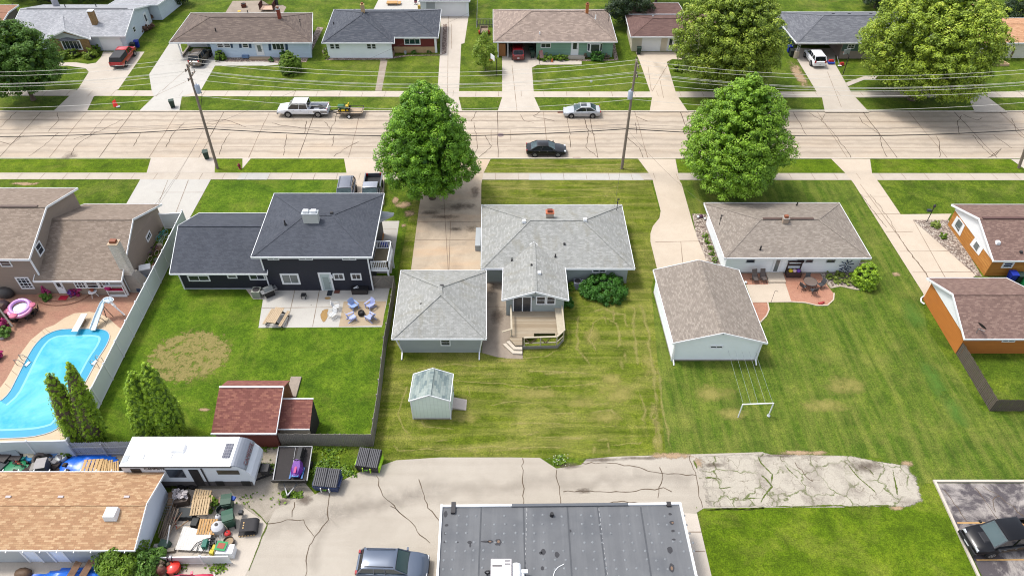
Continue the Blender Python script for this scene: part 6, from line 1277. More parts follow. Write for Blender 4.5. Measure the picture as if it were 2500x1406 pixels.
bt = vehicle('black pickup with hood scoop in the parking bay at the lower right', 'pickup truck', (2545, 1309, 2350, 1334), 5.9, 2.03, 1.93, 'pickup', M((10, 10, 16), .3, 0, spec=.3, coat=.25), opts=('crew', 'mirrorblack', 'big'))
MB().box((1.95, 0, 1.17), (.5, .8, .06), taper=.8).build('hood_scoop', m_plast, bt, local=True); MB().box((3.04, 0, .62), (.03, .5, .12)).build('front_plate', m_plate, bt, local=True)
T = thing('firewood', 'split firewood piled in the black pickup bed', 'firewood', (0, 0, 0)); rwd = random.Random(3); mb = MB(); c = bt.location; ca, sa = math.cos(bt.rotation_euler.z), math.sin(bt.rotation_euler.z)
T.location = c
for k in range(60):
    x, y = rwd.uniform(-2.7, -.35), rwd.uniform(-.7, .7); m = Euler((rwd.uniform(-.4, .4), rwd.uniform(-.4, .4), rwd.uniform(-.9, .9))).to_matrix(); mb.box((c.x+x*ca-y*sa, c.y+x*sa+y*ca, .75+rwd.uniform(0, .45)), (.55, .13, .12), 0, m)
mb.build('log', M((206, 150, 92), .9, .25, 3), T, fix=False)
vehicle('pinkish red suv cut off by the bottom edge under the low vinyl fence', 'suv', (372, 1470, 512, 1443), 4.7, 1.85, 1.65, 'suv', carpaint((206, 36, 76), .75), gz=0)
# camper
zr = 3.2; T = thing('camper_trailer', 'long white travel trailer with grey nose and rooftop solar panel', 'camper', W(440, 1160).to_tuple())
a, b, c, d = W(291.5, 1137, zr), W(563, 1138, zr), W(588, 1067.5, zr), W(325, 1067.5, zr); y0, y1 = a.y, c.y; xl, xr = a.x, b.x; xr = (b.x+c.x)/2; xl = (a.x+d.x)/2
prof = [(xl, .55), (xl, zr), (xr-.1, zr), (xr+.35, zr-.12), (xr+.8, zr-.5), (xr+1.15, zr-1.1), (xr+1.3, zr-1.6), (xr+1.15, .9), (xr+1.0, .55)]
m_rvw = M((240, 240, 240), .4, .02, 1, k=.85, name='camper_white'); m_rvs = M((214, 220, 226), .4, .03, k=.8); m_rvg = M((96, 92, 92), .5, .1, 2)
MB().loft([[(x, y0, z) for x, z in prof], [(x, y1, z) for x, z in prof]]).build('body', m_rvs, T)
MB().prism([(xl-.03, y0-.04), (xr-.05, y0-.04), (xr-.05, y1+.04), (xl-.03, y1+.04)], zr+.003, zr+.04).build('roof', m_rvw, T)
nose = [(x, z) for x, z in prof[2:5]]; nm = MB()
P1_, P2_ = [], []
for k in range(9):
    t = k/8; x = xr-.05+1.17*math.sin(t*1.35); z = zr+.02-1.35*(1-math.cos(t*1.35))
    P1_.append((x, z))
m_nose = M((150, 156, 166), .3, .05, metal=.5, name='nose_silver')
nb = []
for x, z in P1_[:7]: nb.append([(x, y0+.0, z+.03), (x, y1, z+.03)])
mb = MB(); i0 = 0
for k in range(6):
    (a0, a1), (b0, b1) = nb[k], nb[k+1]; mb.poly([a0, b0, b1, a1])
mb.build('nose_cap', m_nose, T, smooth=60)
xs_ = xr+1.0
def textobj(s_, size, loc, rot, mat, parent, ext=.01, name='lettering', shear=0):
    cu = bpy.data.curves.new(name, 'FONT'); cu.body = s_; cu.size = size; cu.extrude = ext; cu.align_x = 'CENTER'; cu.align_y = 'CENTER'; cu.shear = shear
    o = bpy.data.objects.new(name, cu); dg = bpy.context.evaluated_depsgraph_get(); COL.objects.link(o); bpy.context.view_layer.update(); me = bpy.data.meshes.new_from_object(o.evaluated_get(bpy.context.evaluated_depsgraph_get())); bpy.data.objects.remove(o); bpy.data.curves.remove(cu)
    me.materials.clear(); me.materials.append(mat); o = bpy.data.objects.new(name, me); COL.objects.link(o); off = Vector((0, 0, 0)); p = parent
    while p is not None: off += p.location; p = p.parent
    o.parent = parent; o.location = Vector(loc)-off; o.rotation_euler = rot; return o
(x5, z5), (x6, z6) = P1_[4], P1_[6]; ang = math.atan2(z5-z6, x6-x5); xm_, zm_ = (x5+x6)/2, (z5+z6)/2
mrot = Matrix((( 0, math.cos(ang)*-1, math.sin(ang)), (1, 0, 0), (0, math.sin(ang), math.cos(ang)))); 
textobj('CAMPSITE', .42, (xm_+.05, (y0+y1)/2, zm_+.08), mrot.to_euler(), M((110, 64, 70), .5, 0), T, shear=.2)
fy = y0-.03
mb = MB(); mb.bb(xl+.02, y0-.02, .55, xr+1.0, y0-.004, 1.15); mb.build('lower_panel', m_rvg, T); MB().beam((xl, fy-.02, zr-.06), (xr, fy-.02, zr-.06), .1, .1).build('awning_rail', m_dark, T)
textobj('CAMPSITE', .34, (onY(376, 1143, fy).x, fy-.005, 2.85), (R(90), 0, 0), M((60, 60, 66), .5, 0), T)
def rvwin(x0, x1, z0, z1, nm='window', m=None): w_ = MB().bb(x0, fy-.012, z0, x1, fy+.02, z1).build(nm, m or m_cg, T)
X = lambda p: onY(p, 1150, fy).x
rvwin(X(321), X(345), 2.1, 2.85); rvwin(X(405), X(447), 1.75, 2.75, m=m_glass); rvwin(X(461), X(484), .65, 2.75, 'door', m_black); rvwin(X(529), X(582), 2.15, 2.65, m=M((90, 84, 74), .3, .4, 3)); rvwin(X(512), X(532), .6, 1.2, 'storage_hatch', m_black); rvwin(X(576), X(598), .6, 1.2, 'storage_hatch', m_black)
MB().bb(X(492), fy-.02, .6, X(496), fy+.0, 2.9).build('awning_arm', m_dark, T)
for x in (420, 447): p = X(x); wk = MB().tube((p, y0-.02, .36), (p, y0+.22, .36), .36, n=16).build('wheel', m_tyre, T); MB().tube((p, y0-.04, .36), (p, y0, .36), .2, n=12).build('rim', m_dark, wk)
q = W(557, 1101, zr); so_l = MB().box((q.x, q.y, zr+.09), (.55, 1.25, .04)).build('solar_panel', bricks('solar_cells', (70, 74, 96), (60, 64, 84), (190, 190, 196), .13, .13, .008), T)
q = W(438, 1098, zr); MB().box((q.x, q.y, zr+.17), (1.0, .65, .28), taper=.85).build('roof_air_unit', m_rvw, T)
for x, y in ((345, 1116), (413, 1115)): q = W(x, y, zr); MB().box((q.x, q.y, zr+.08), (.42, .42, .09)).build('roof_hatch', m_rvw, T)
q = W(307, 1121, zr); MB().box((q.x, q.y, zr+.06), (.4, .55, .03)).build('skylight', m_trimg, T)
q = W(505, 1127, zr); MB().lathe((q.x, q.y, zr+.04), [(.14, 0), (.1, .1), (0, .12)], 10).build('antenna_dome', m_rvw, T)
mb = MB(); e_ = xr+2.5; ym_ = (y0+y1)/2
mb.beam((xr+.9, y0+.5, .5), (e_, ym_, .5), .1, .14).beam((xr+.9, y1-.5, .5), (e_, ym_, .5), .1, .14); mb.build('hitch_frame', m_black, T); MB().bb(xr+1.35, ym_-.35, .6, xr+1.9, ym_+.35, 1.1).build('battery_box', m_dark, T)
# snowmobile trailer
T = thing('flat_trailer', 'black flat bed trailer holding a snowmobile beside the wooden fence', 'trailer', W(710, 1135).to_tuple())
P = [W(667, 1174, .6), W(750, 1174, .6), W(763, 1091, .6), W(681, 1091, .6)]; MB().prism([(p.x, p.y) for p in P], .5, .58).build('bed', M((60, 56, 56), .85, .15, 3), T)
mb = MB(); 
for i_, j_ in ((0, 3), (1, 2), (3, 2)): mb.beam(P[i_]+Vector((0, 0, .05)), P[j_]+Vector((0, 0, .05)), .07, .12)
mb.build('side_rail', m_steel, T, fix=False); p, q = P[0], P[1]; MB().loft([[p+Vector((0, -.1, -.1)), q+Vector((0, -.1, -.1)), q+Vector((0, -.04, -.1)), p+Vector((0, -.04, -.1))], [p+Vector((0, -.3, .55)), q+Vector((0, -.3, .55)), q+Vector((0, -.22, .55)), p+Vector((0, -.22, .55))]]).build('front_shield', m_black, T)
mc = (P[0]+P[3])/2; MB().beam(P[0].lerp(P[1], .5)+Vector((0, .3, .02)), P[3].lerp(P[2], .5)+Vector((0, 0, .02)), .03, .04).build('divider', m_steel, T)
a = P[0].lerp(P[1], .5); MB().beam((a.x-.5, a.y-.1, .4), (a.x, a.y-1.1, .4), .08, .1).beam((a.x+.5, a.y-.1, .4), (a.x, a.y-1.1, .4), .08, .1).build('tongue', m_steel, T); MB().tube((a.x-.1, a.y-.9, .2), (a.x+.1, a.y-.9, .2), .2, n=12).build('jockey_wheel', m_tyre, T)
for s_ in (0, 1): p = P[s_].lerp(P[3-s_], .55); MB().tube((p.x-.1+.0, p.y, .26), (p.x+.1, p.y, .26), .26, n=14).build('wheel', m_tyre, T)
T = thing('snowmobile', 'purple and blue snowmobile parked on the black flat trailer', 'snowmobile', W(732, 1130, .6).to_tuple()); c = W(731, 1133, .6); zt = .6
m_pur = M((122, 52, 168), .35, .15, 4, coat=.5); m_sblue = M((60, 120, 190), .35, .1, coat=.5)
MB().loft([[(c.x-.3, c.y-1.25, zt+.2), (c.x+.3, c.y-1.25, zt+.2), (c.x+.12, c.y-1.25, zt+.35), (c.x-.12, c.y-1.25, zt+.35)], [(c.x-.48, c.y-.6, zt+.2), (c.x+.48, c.y-.6, zt+.2), (c.x+.3, c.y-.6, zt+.65), (c.x-.3, c.y-.6, zt+.65)], [(c.x-.32, c.y-.05, zt+.25), (c.x+.32, c.y-.05, zt+.25), (c.x+.2, c.y-.1, zt+.85), (c.x-.2, c.y-.1, zt+.85)]]).build('hood', m_pur, T, smooth=30)
MB().box((c.x, c.y-.8, zt+.62), (.16, .7, .06)).build('hood_stripe', M((196, 60, 130), .4), T); MB().box((c.x, c.y-1.2, zt+.3), (.5, .2, .12)).build('nose', m_sblue, T)
MB().loft([[(c.x-.2, c.y-.1, zt+.3), (c.x+.2, c.y-.1, zt+.3), (c.x+.16, c.y-.1, zt+.72), (c.x-.16, c.y-.1, zt+.72)], [(c.x-.22, c.y+1.1, zt+.3), (c.x+.22, c.y+1.1, zt+.3), (c.x+.15, c.y+1.1, zt+.68), (c.x-.15, c.y+1.1, zt+.68)]]).build('seat', m_black, T); MB().bb(c.x-.22, c.y+.0, zt+.02, c.x+.22, c.y+1.35, zt+.28).build('track', m_tyre, T)
for s_ in (-1, 1): MB().beam((c.x+s_*.45, c.y-1.3, zt+.08), (c.x+s_*.45, c.y-.3, zt+.04), .12, .04).beam((c.x+s_*.45, c.y-.8, zt+.06), (c.x+s_*.25, c.y-.6, zt+.3), .05, .05).build('ski', m_sblue, T)
MB().path([(c.x-.35, c.y-.1, zt+.92), (c.x, c.y-.2, zt+.85), (c.x+.35, c.y-.1, zt+.92)], .03).build('handlebar', m_black, T, fix=False)
# street trailer with tractor
zt = ZR; a, b = W(826, 281, zt), W(888, 281, zt); T = thing('utility_trailer', 'small utility trailer carrying a green garden tractor behind the white pickup', 'trailer', ((a+b)/2).to_tuple()); ym_ = a.y
MB().bb(a.x, ym_-.75, .42, b.x, ym_+.75, .5).build('bed', M((190, 168, 140), .9, .2, 4), T); mb = MB()
for y in (-.78, .78): mb.beam((a.x, ym_+y, .8), (b.x, ym_+y, .8), .05, .05).beam((a.x, ym_+y, .48), (b.x, ym_+y, .48), .06, .1); [mb.beam((x, ym_+y, .4), (x, ym_+y, .8), .05, .05, Vector((1, 0, 0))) for x in (a.x, (a.x+b.x)/2, b.x)]
mb.beam((b.x, ym_-.78, .8), (b.x, ym_+.78, .8), .05, .05); mb.beam((a.x, ym_-.5, .4), (a.x-1.1, ym_, .42), .08, .08).beam((a.x, ym_+.5, .4), (a.x-1.1, ym_, .42), .08, .08); mb.build('frame', m_dark, T, fix=False)
x = onY(853, 287, ym_-.8).x
for s_ in (-1, 1): w_ = MB().tube((x, ym_+s_*.82, .18), (x, ym_+s_*1.0, .18), .31, n=14).build('wheel', m_tyre, T); MB().tube((x, ym_+s_*1.0, .18), (x, ym_+s_*1.02, .18), .17, n=12).build('rim', m_trim, w_)
T = thing('garden_tractor', 'green and yellow garden tractor standing on the utility trailer', 'tractor', (a.x+.9, ym_, .5)); m_gr = M((30, 110, 52), .4, .05, coat=.3); m_ye = M((236, 196, 30), .4, .05); X0, y, z = a.x+.1, ym_, .5
MB().box((X0+.45, y, z+.62), (.85, .5, .42), taper=.92).build('hood', m_gr, T); MB().box((X0+1.15, y, z+.5), (.6, .6, .12)).build('fender', m_gr, T); MB().box((X0+1.25, y, z+.72), (.42, .42, .12)).box((X0+1.45, y, z+.92), (.1, .4, .35)).build('seat', m_ye, T); MB().box((X0+.8, y, z+.22), (.7, 1.0, .14), taper=.9).build('mower_deck', m_ye, T)
MB().ring((X0+.95, y, z+.95), (.5, 0, 1), .16, .025).build('steering_wheel', m_black, T)
for xx, r in ((X0+.25, .2), (X0+1.3, .3)):
    for s_ in (-1, 1): w_ = MB().tube((xx, y+s_*.3, z+r), (xx, y+s_*.5, z+r), r, n=12).build('wheel', m_tyre, T); MB().tube((xx, y+s_*.5, z+r), (xx, y+s_*.52, z+r), r*.5, n=10).build('rim', m_ye, w_)
m_lime = M((170, 220, 40), .5, .05, k=.8)
def dumpster(label, P0, P1, dpt, body, front, hgt=1.15):
    a, b = W(*P0), W(*P1); L = (b-a).length; ang = math.atan2(b.y-a.y, b.x-a.x); T = thing('dumpster', label, 'dumpster', ((a+b)/2).to_tuple(), ang); h = L/2
    f = MB().loft([[(-h+.05, 0, .1), (h-.05, 0, .1), (h-.05, dpt, .1), (-h+.05, dpt, .1)], [(-h, -.12, .75), (h, -.12, .75), (h, dpt, .95), (-h, dpt, .95)], [(-h, -.1, .82), (h, -.1, .82), (h, dpt+.02, hgt), (-h, dpt+.02, hgt)]]); f.build('body', body, T, local=True)
    sl = (hgt-.84)/(dpt+.2)
    for k in (0, 1):
        x0, x1 = (-h+.03, -.02) if k == 0 else (.02, h-.03); ld = MB().loft([[(x0, -.1, .86), (x1, -.1, .86), (x1, -.1, .9), (x0, -.1, .9)], [(x0, dpt, hgt+.03), (x1, dpt, hgt+.03), (x1, dpt, hgt+.07), (x0, dpt, hgt+.07)]]).build('lid', m_plast, T, local=True); rb = MB()
        for j in range(6): x = lerp(x0, x1, (j+.5)/6); rb.beam((x, -.09, .92), (x, dpt, hgt+.1), .07, .05)
        rb.build('lid_rib', M((92, 92, 98), .6, .1), ld, local=True, fix=False)
    for x in (-h*.33, h*.33): MB().bb(x-.03, -.2, .25, x+.03, -.06, .75).build('front_rib', front, T, local=True)
    MB().bb(-h*.3, -.175, .3, h*.3, -.15, .72).build('front_panel', m_black, T, local=True)
    for s_ in (-1, 1): MB().bb(s_*h, .1, .5, s_*(h+.1), dpt-.2, .72).build('lift_pocket', front if front != m_trim else body, T, local=True)
    if front is m_lime: [MB().bb(s_*h-.02, .0, .12, s_*h+.03, dpt, .8).build('side_panel', front, T, local=True) for s_ in (-1, 1)]
    lg = MB()
    for x0, z0, x1, z1 in ((-.14, .44, -.14, .58), (-.14, .58, -.04, .58), (-.04, .58, -.04, .44), (.02, .44, .02, .62), (.02, .62, .12, .62), (.02, .53, .1, .53)): lg.beam((x0, -.182, z0), (x1, -.182, z1), .02, .035, Vector((0, 1, 0)))
    lg.build('marking', M((120, 210, 40), .5, 0), T, local=True, fix=False)

dumpster('lime green and black dumpster by the corner of the wooden fence', (871, 1149), (926, 1156), 1.3, m_black, m_lime, 1.2)
dumpster('navy blue dumpster beside the snowmobile trailer', (768, 1198), (828, 1203), 1.25, M((38, 62, 110), .5, .08), m_trim, 1.2)
# ================================================================ plants
def leaf_mesh(name, C, D, size, tint, mat, parent=None, off=Vector((0, 0, 0)), aspect=.7):
    """C leaf centres (n,3), D normals (n,3); one four-cornered leaf for each"""
    n = len(C); rng = np.random.default_rng(len(C)); D = D/np.maximum(np.linalg.norm(D, axis=1, keepdims=True), 1e-6)
    a = rng.normal(size=(n, 3)); a -= (a*D).sum(1, keepdims=True)*D; a /= np.maximum(np.linalg.norm(a, axis=1, keepdims=True), 1e-6); b = np.cross(D, a)
    sz = size*(rng.uniform(.6, 1.35, (n, 1))); V = np.empty((n, 4, 3))
    V[:, 0] = C-a*sz; V[:, 1] = C-b*sz*aspect; V[:, 2] = C+a*sz; V[:, 3] = C+b*sz*aspect
    V = V.reshape(-1, 3)-np.array(off); me = bpy.data.meshes.new(name)
    me.vertices.add(4*n); me.vertices.foreach_set('co', V.astype(np.float32).ravel()); me.loops.add(4*n); me.loops.foreach_set('vertex_index', np.arange(4*n, dtype=np.int32))
    me.polygons.add(n); me.polygons.foreach_set('loop_start', np.arange(0, 4*n, 4, dtype=np.int32)); me.polygons.foreach_set('loop_total', np.full(n, 4, dtype=np.int32)); me.update(calc_edges=True)
    at = me.attributes.new('tint', 'FLOAT', 'POINT'); at.data.foreach_set('value', np.repeat(np.clip(tint, 0, 1), 4).astype(np.float32))
    me.materials.append(mat); o = bpy.data.objects.new(name, me); COL.objects.link(o)
    if parent is not None: o.parent = parent
    return o
def crown(c, prof, R_, H, z0, nclump, per, rc, leaf, mat, parent, seed, up=.5, flat=.8, name='crown', squash=(1, 1), inner=.25, bald=None, jr=.16):
    rng = np.random.default_rng(seed); pt = np.array([p[0] for p in prof]); pr = np.array([p[1] for p in prof])
    # clump centres, spread evenly over the crown surface
    t = rng.uniform(0, 1, nclump*6); w_ = np.interp(t, pt, pr)+.05; t = t[rng.uniform(0, w_.max(), len(t)) < w_][:nclump]; m = len(t); rad = np.interp(t, pt, pr)
    ph = rng.uniform(0, 2*np.pi, m); lob = 1+.1*np.sin(ph*3+seed)+.07*np.sin(ph*5+t*9)
    k = np.where(rng.uniform(size=m) < inner, rng.uniform(.25, .75, m), rng.normal(.93, .07, m)); rr_ = np.maximum(rad*R_*lob*k-rc*.4, 0)
    cx = c[0]+rr_*np.cos(ph)*squash[0]; cy = c[1]+rr_*np.sin(ph)*squash[1]; cz = z0+t*(H-z0)+rng.normal(0, .15, m)
    rcs = rc*rng.uniform(1-jr*3, 1+jr*2.5, m)*(.6+.4*np.interp(t, pt, pr)); N = m*per; idx = np.repeat(np.arange(m), per)
    d = rng.normal(size=(N, 3)); d[:, 2] = np.abs(d[:, 2])*rng.choice([1, 1, 1, -.6], N); d /= np.linalg.norm(d, axis=1, keepdims=True)
    outw = np.stack([np.cos(ph), np.sin(ph), np.full(m, up)], 1)[idx]; d = d+outw*.35; d /= np.linalg.norm(d, axis=1, keepdims=True)
    q = rng.uniform(.45, 1.0, (N, 1))**.5; C = np.stack([cx, cy, cz], 1)[idx]+d*q*rcs[idx][:, None]*np.array([1, 1, flat]); D = d+rng.normal(0, .32, (N, 3))+np.array([0, 0, .35])
    if R_ > 4:
        M_ = 5000; ti = rng.uniform(.05, .9, M_); ra = np.interp(ti, pt, pr)*R_*rng.uniform(.1, .8, M_); pi = rng.uniform(0, 6.283, M_)
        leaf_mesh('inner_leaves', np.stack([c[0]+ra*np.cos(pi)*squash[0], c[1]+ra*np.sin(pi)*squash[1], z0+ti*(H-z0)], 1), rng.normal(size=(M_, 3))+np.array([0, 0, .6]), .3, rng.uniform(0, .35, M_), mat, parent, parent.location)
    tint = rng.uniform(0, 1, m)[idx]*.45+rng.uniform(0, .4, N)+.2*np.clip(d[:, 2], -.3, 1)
    if bald is not None: keep = ~bald(C, rng); C, D, tint = C[keep], D[keep], tint[keep]
    return leaf_mesh(name, C, D, leaf, tint, mat, parent, parent.location if parent else Vector((0, 0, 0)))
m_bark = M((112, 96, 82), .95, .2, 3, bump=.6, name='bark')
def limbs(T, b, H, r, seed, n=9, spread=.5, z0=1.6, top=.85, mat=None):
    rd = random.Random(seed); mb = MB(); p = Vector(b); pts = [p]; 
    for k in range(1, 6): pts.append(Vector((b[0]+rd.uniform(-.15, .15)*k*.6, b[1]+rd.uniform(-.15, .15)*k*.6, H*top*k/5)))
    for k in range(5): mb.tube(pts[k], pts[k+1], r*(1-k*.17), r*(1-(k+1)*.17), 9)
    mb.tube(Vector(b)-Vector((0, 0, .05)), Vector(b)+Vector((0, 0, .5)), r*1.5, r*1.02, 9)
    tr = mb.build('trunk', mat or m_bark, T, smooth=60, fix=False); mb = MB()
    for k in range(n):
        t = lerp(.18, .8, k/n); s_ = Vector((b[0], b[1], t*H*top)); a = rd.uniform(0, 6.28); L = spread*H*(1-t*.65)*rd.uniform(.5, .8); e = s_+Vector((math.cos(a)*L, math.sin(a)*L, L*.75)); m_ = s_.lerp(e, .5)+Vector((0, 0, -.1*L)); mb.tube(s_, m_, r*.42*(1-t*.5), r*.26, 6).tube(m_, e, r*.26, r*.08, 6)
    mb.build('limb', mat or m_bark, T, smooth=60, fix=False)
def tree(label, bx, by, H, R_, z0, prof, mat, seed, nc=260, per=90, rc=.95, leaf=.13, tr=.25, group=None, name='tree', **k):
    b = W(bx, by); T = thing(name, label, 'tree', b.to_tuple(), 0, group); limbs(T, (b.x, b.y, 0), H, tr, seed, spread=R_/H*1.1); crown((b.x, b.y), prof, R_, H, z0, nc, per, rc, leaf, mat, T, seed, **k); return T
L_maple = leafmat('maple_leaves', (50, 98, 16), (126, 176, 38), k=.76, trans=.16, third=(170, 206, 60))
L_silver = leafmat('silver_maple_leaves', (54, 98, 16), (142, 184, 44), k=.78, trans=.16, third=(184, 214, 96))
L_olive = leafmat('olive_leaves', (48, 74, 16), (140, 162, 46), k=.86, trans=.14, third=(200, 208, 92))
L_olive2 = leafmat('golden_olive_leaves', (54, 80, 16), (152, 174, 48), k=.9, trans=.14, third=(214, 218, 92))
L_dark = leafmat('dark_green_leaves', (44, 84, 28), (104, 148, 52), k=.66, third=(140, 176, 70))
L_deep = leafmat('deep_green_needles', (22, 46, 26), (60, 88, 44), k=.6)
L_arb = leafmat('arborvitae_leaves', (52, 88, 16), (140, 172, 34), k=.95, trans=.1, third=(176, 202, 48))
L_lime = leafmat('lime_leaves', (100, 140, 30), (172, 196, 60), k=.62)
L_yew = leafmat('yew_needles', (26, 72, 18), (76, 134, 34), k=.72)
L_bush = leafmat('bush_leaves', (60, 100, 20), (136, 168, 44), k=.72)
L_host = leafmat('hosta_leaves', (110, 140, 50), (190, 206, 100), k=.6)
L_brown = leafmat('bare_brown_twigs', (120, 104, 84), (176, 158, 134), k=.6)
oval = [(0, .35), (.1, .78), (.26, 1.0), (.48, .9), (.68, .74), (.86, .56), (.95, .36), (1, .1)]
taper = [(0, .5), (.12, .9), (.28, 1.0), (.45, .92), (.6, .77), (.76, .56), (.9, .3), (1, .05)]
wide = [(0, .5), (.12, .86), (.3, 1.0), (.55, .98), (.75, .84), (.9, .55), (1, .12)]
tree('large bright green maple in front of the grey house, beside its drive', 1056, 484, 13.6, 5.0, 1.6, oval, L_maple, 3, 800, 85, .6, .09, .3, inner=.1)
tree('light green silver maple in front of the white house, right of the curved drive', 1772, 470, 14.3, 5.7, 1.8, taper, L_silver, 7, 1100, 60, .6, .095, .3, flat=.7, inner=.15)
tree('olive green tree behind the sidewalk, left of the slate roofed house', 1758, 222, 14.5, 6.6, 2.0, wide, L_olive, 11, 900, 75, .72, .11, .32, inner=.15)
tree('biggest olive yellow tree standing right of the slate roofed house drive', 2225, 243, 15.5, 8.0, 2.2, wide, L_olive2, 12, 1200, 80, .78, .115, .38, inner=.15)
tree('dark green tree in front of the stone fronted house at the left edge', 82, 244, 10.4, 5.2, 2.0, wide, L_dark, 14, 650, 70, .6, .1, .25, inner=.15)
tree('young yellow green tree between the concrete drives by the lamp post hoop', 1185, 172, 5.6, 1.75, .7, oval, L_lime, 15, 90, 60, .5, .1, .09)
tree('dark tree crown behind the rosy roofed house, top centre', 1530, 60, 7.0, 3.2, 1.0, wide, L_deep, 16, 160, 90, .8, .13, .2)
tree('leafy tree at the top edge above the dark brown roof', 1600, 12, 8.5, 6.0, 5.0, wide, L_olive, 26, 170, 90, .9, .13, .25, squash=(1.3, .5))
for k, (x, y, H, r, m, l) in enumerate(((440, 12, 4.0, 1.5, L_deep, 'dark evergreen bush at the top behind the pale blue house'), (2135, 20, 5.0, 2.6, L_deep, 'dark tree behind the slate roofed house ridge'), (2480, 60, 4.6, 2.6, L_deep, 'dark spreading tree behind the orange tan roof'),
        (60, -5, 6, 3, L_dark, 'tree behind the stone fronted house, nearest the left corner'), (120, 5, 5, 2.6, L_deep, 'dark tree behind the tank on the stone fronted house roof'), (205, 2, 5, 3, L_dark, 'tree behind the middle of the stone fronted house roof'), (260, -2, 5, 2.5, L_dark, 'tree behind the right part of the stone fronted house roof'))):
    tree(l, x, y, H, r, .3, wide, m, 40+k, 110, 80, .6, .11, .15)
# arborvitae columns
cone = [(0, .8), (.15, 1.0), (.4, .92), (.62, .74), (.8, .54), (.92, .36), (1, .06)]
def arb(label, bx, by, tx, ty, R_, seed, bald=False, mat=None):
    b = W(bx, by); t = onY(tx, ty, b.y); H = t.z; T = thing('arborvitae', label, 'tree', b.to_tuple(), 0, 'arborvitae at the back of the yards'); lean = (t.x-b.x)/H
    MB().tube((b.x, b.y, 0), (b.x+lean*H*.8, b.y, H*.8), .12, .03, 8).build('trunk', m_bark, T)
    mc = MB().lathe((b.x, b.y, 0), [(R_*r_*.84, max(t_*H*.97, .05)) for t_, r_ in cone], 12); mc.v = [(v[0]+lean*v[2], v[1], v[2]) for v in mc.v]; mc.build('inner_foliage', M((84, 116, 30) if not bald else (104, 92, 74), .95, .3, 4), T, smooth=70)
    f = (lambda C, rng: (C[:, 0] < b.x-R_*.1) & (C[:, 2] < H*.78) & (C[:, 1] < b.y+R_*.5) & (rng.uniform(size=len(C)) < .88)) if bald else None
    o = crown((b.x, b.y), cone, R_, H, .1, 900, 40, .16, .05, mat or L_arb, T, seed, up=1.0, flat=1.6, inner=.05, bald=f); 
    if bald:
        g = lambda C, rng: ~((C[:, 0] < b.x+R_*.1) & (C[:, 2] < H*.8)); crown((b.x, b.y), cone, R_*.78, H, .1, 260, 45, .25, .05, L_brown, T, seed+5, up=.2, flat=.8, name='bare_twigs', bald=g)
    for ch in T.children:
        me = ch.data
        if ch.name[:5] in ('crown', 'bare_'):
            n = len(me.vertices); co = np.empty(n*3, dtype=np.float32); me.vertices.foreach_get('co', co); co = co.reshape(-1, 3); co[:, 0] += lean*co[:, 2]; me.vertices.foreach_set('co', co.ravel()); me.update()
arb('arborvitae column with bare brown side, leftmost by the pool', 196, 1078, 118, 912, 1.0, 51, True); arb('arborvitae column leaning over the pool, second from the left', 232, 1076, 165, 886, .95, 52, True)
arb('green arborvitae column, second from the left of the lawn pair', 378, 1068, 318, 908, 1.15, 53); arb('tallest green arborvitae column right of the lawn pair', 428, 1068, 352, 888, 1.15, 54)
dome = [(0, .95), (.25, 1.0), (.5, .92), (.75, .68), (.92, .36), (1, .1)]
def shrub(label, bx, by, r, h, mat, seed, name='shrub', nc=60, per=60, leaf=.06, rc=None, squash=(1, 1), cat='shrub', group=None, profile=dome):
    b = W(bx, by); T = thing(name, label, cat, b.to_tuple(), 0, group)
    MB().tube(b-Vector((0, 0, .02)), b+Vector((0, 0, h*.6)), .05, .03, 6).build('stem', m_bark, T)
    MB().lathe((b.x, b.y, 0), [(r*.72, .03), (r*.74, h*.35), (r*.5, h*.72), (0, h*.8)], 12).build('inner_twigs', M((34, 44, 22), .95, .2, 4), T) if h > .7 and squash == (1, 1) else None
    crown((b.x, b.y), profile, r, h, .05, nc, per, rc or r*.28, leaf, mat, T, seed, up=.6, flat=.8, inner=.05, squash=squash); return T
shrub('broad dark green yew beside the air conditioner of the grey house', 1474, 712, 2.15, 1.5, L_yew, 61, nc=240, per=80, leaf=.07, rc=.34, squash=(1, .85))
shrub('round clipped green shrub at the corner of the white house', 2107, 692, 1.2, 2.4, L_arb, 62, nc=420, per=60, leaf=.05, rc=.2)
shrub('large ball shaped tree on a short trunk before the pale blue house', 712, 176, 1.5, 2.8, L_bush, 63, nc=380, per=55, leaf=.06, rc=.26); 
shrub('dense shrub behind the ball shaped tree at the pale blue house wall', 698, 138, 1.0, 1.4, L_yew, 64, nc=60)
shrub('bright green round shrub beside the olive suv', 539, 146, .75, 1.3, L_bush, 65, nc=70)
shrub('small round shrub beside the steps of the pale blue house', 663, 151, .35, .5, L_yew, 66, nc=25)
shrub('clipped dark green hedge ball under the bay window', 1457, 145, .95, 1.2, L_yew, 67, nc=90)
shrub('low brown bush right of the hedge ball under the bay window', 1482, 142, .4, .5, L_brown, 68, nc=25)
shrub('low flower bush left of the hedge ball under the bay window', 1428, 142, .35, .5, L_brown, 69, nc=25)
shrub('green perennials left of the front steps of the sea green house', 1335, 147, .9, .7, L_bush, 70, nc=60, squash=(1.6, .6)); shrub('yellow green perennials beside the sea green house steps', 1370, 147, .8, .6, L_bush, 71, nc=50, squash=(1.4, .6))
shrub('dark bush before the tan stone base, left one', 1010, 131, .35, .4, L_dark, 72, nc=25); shrub('dark bush before the tan stone base, right one', 1048, 129, .35, .4, L_dark, 73, nc=25)
for k, (x, y) in enumerate(((797, 126), (796, 134), (798, 143))): shrub('small shrub in the gravel corner left of the bench, %s' % ('topmost', 'middle one', 'lowest')[k], x, y, .4, .5, L_lime if k else L_dark, 74+k, nc=25)
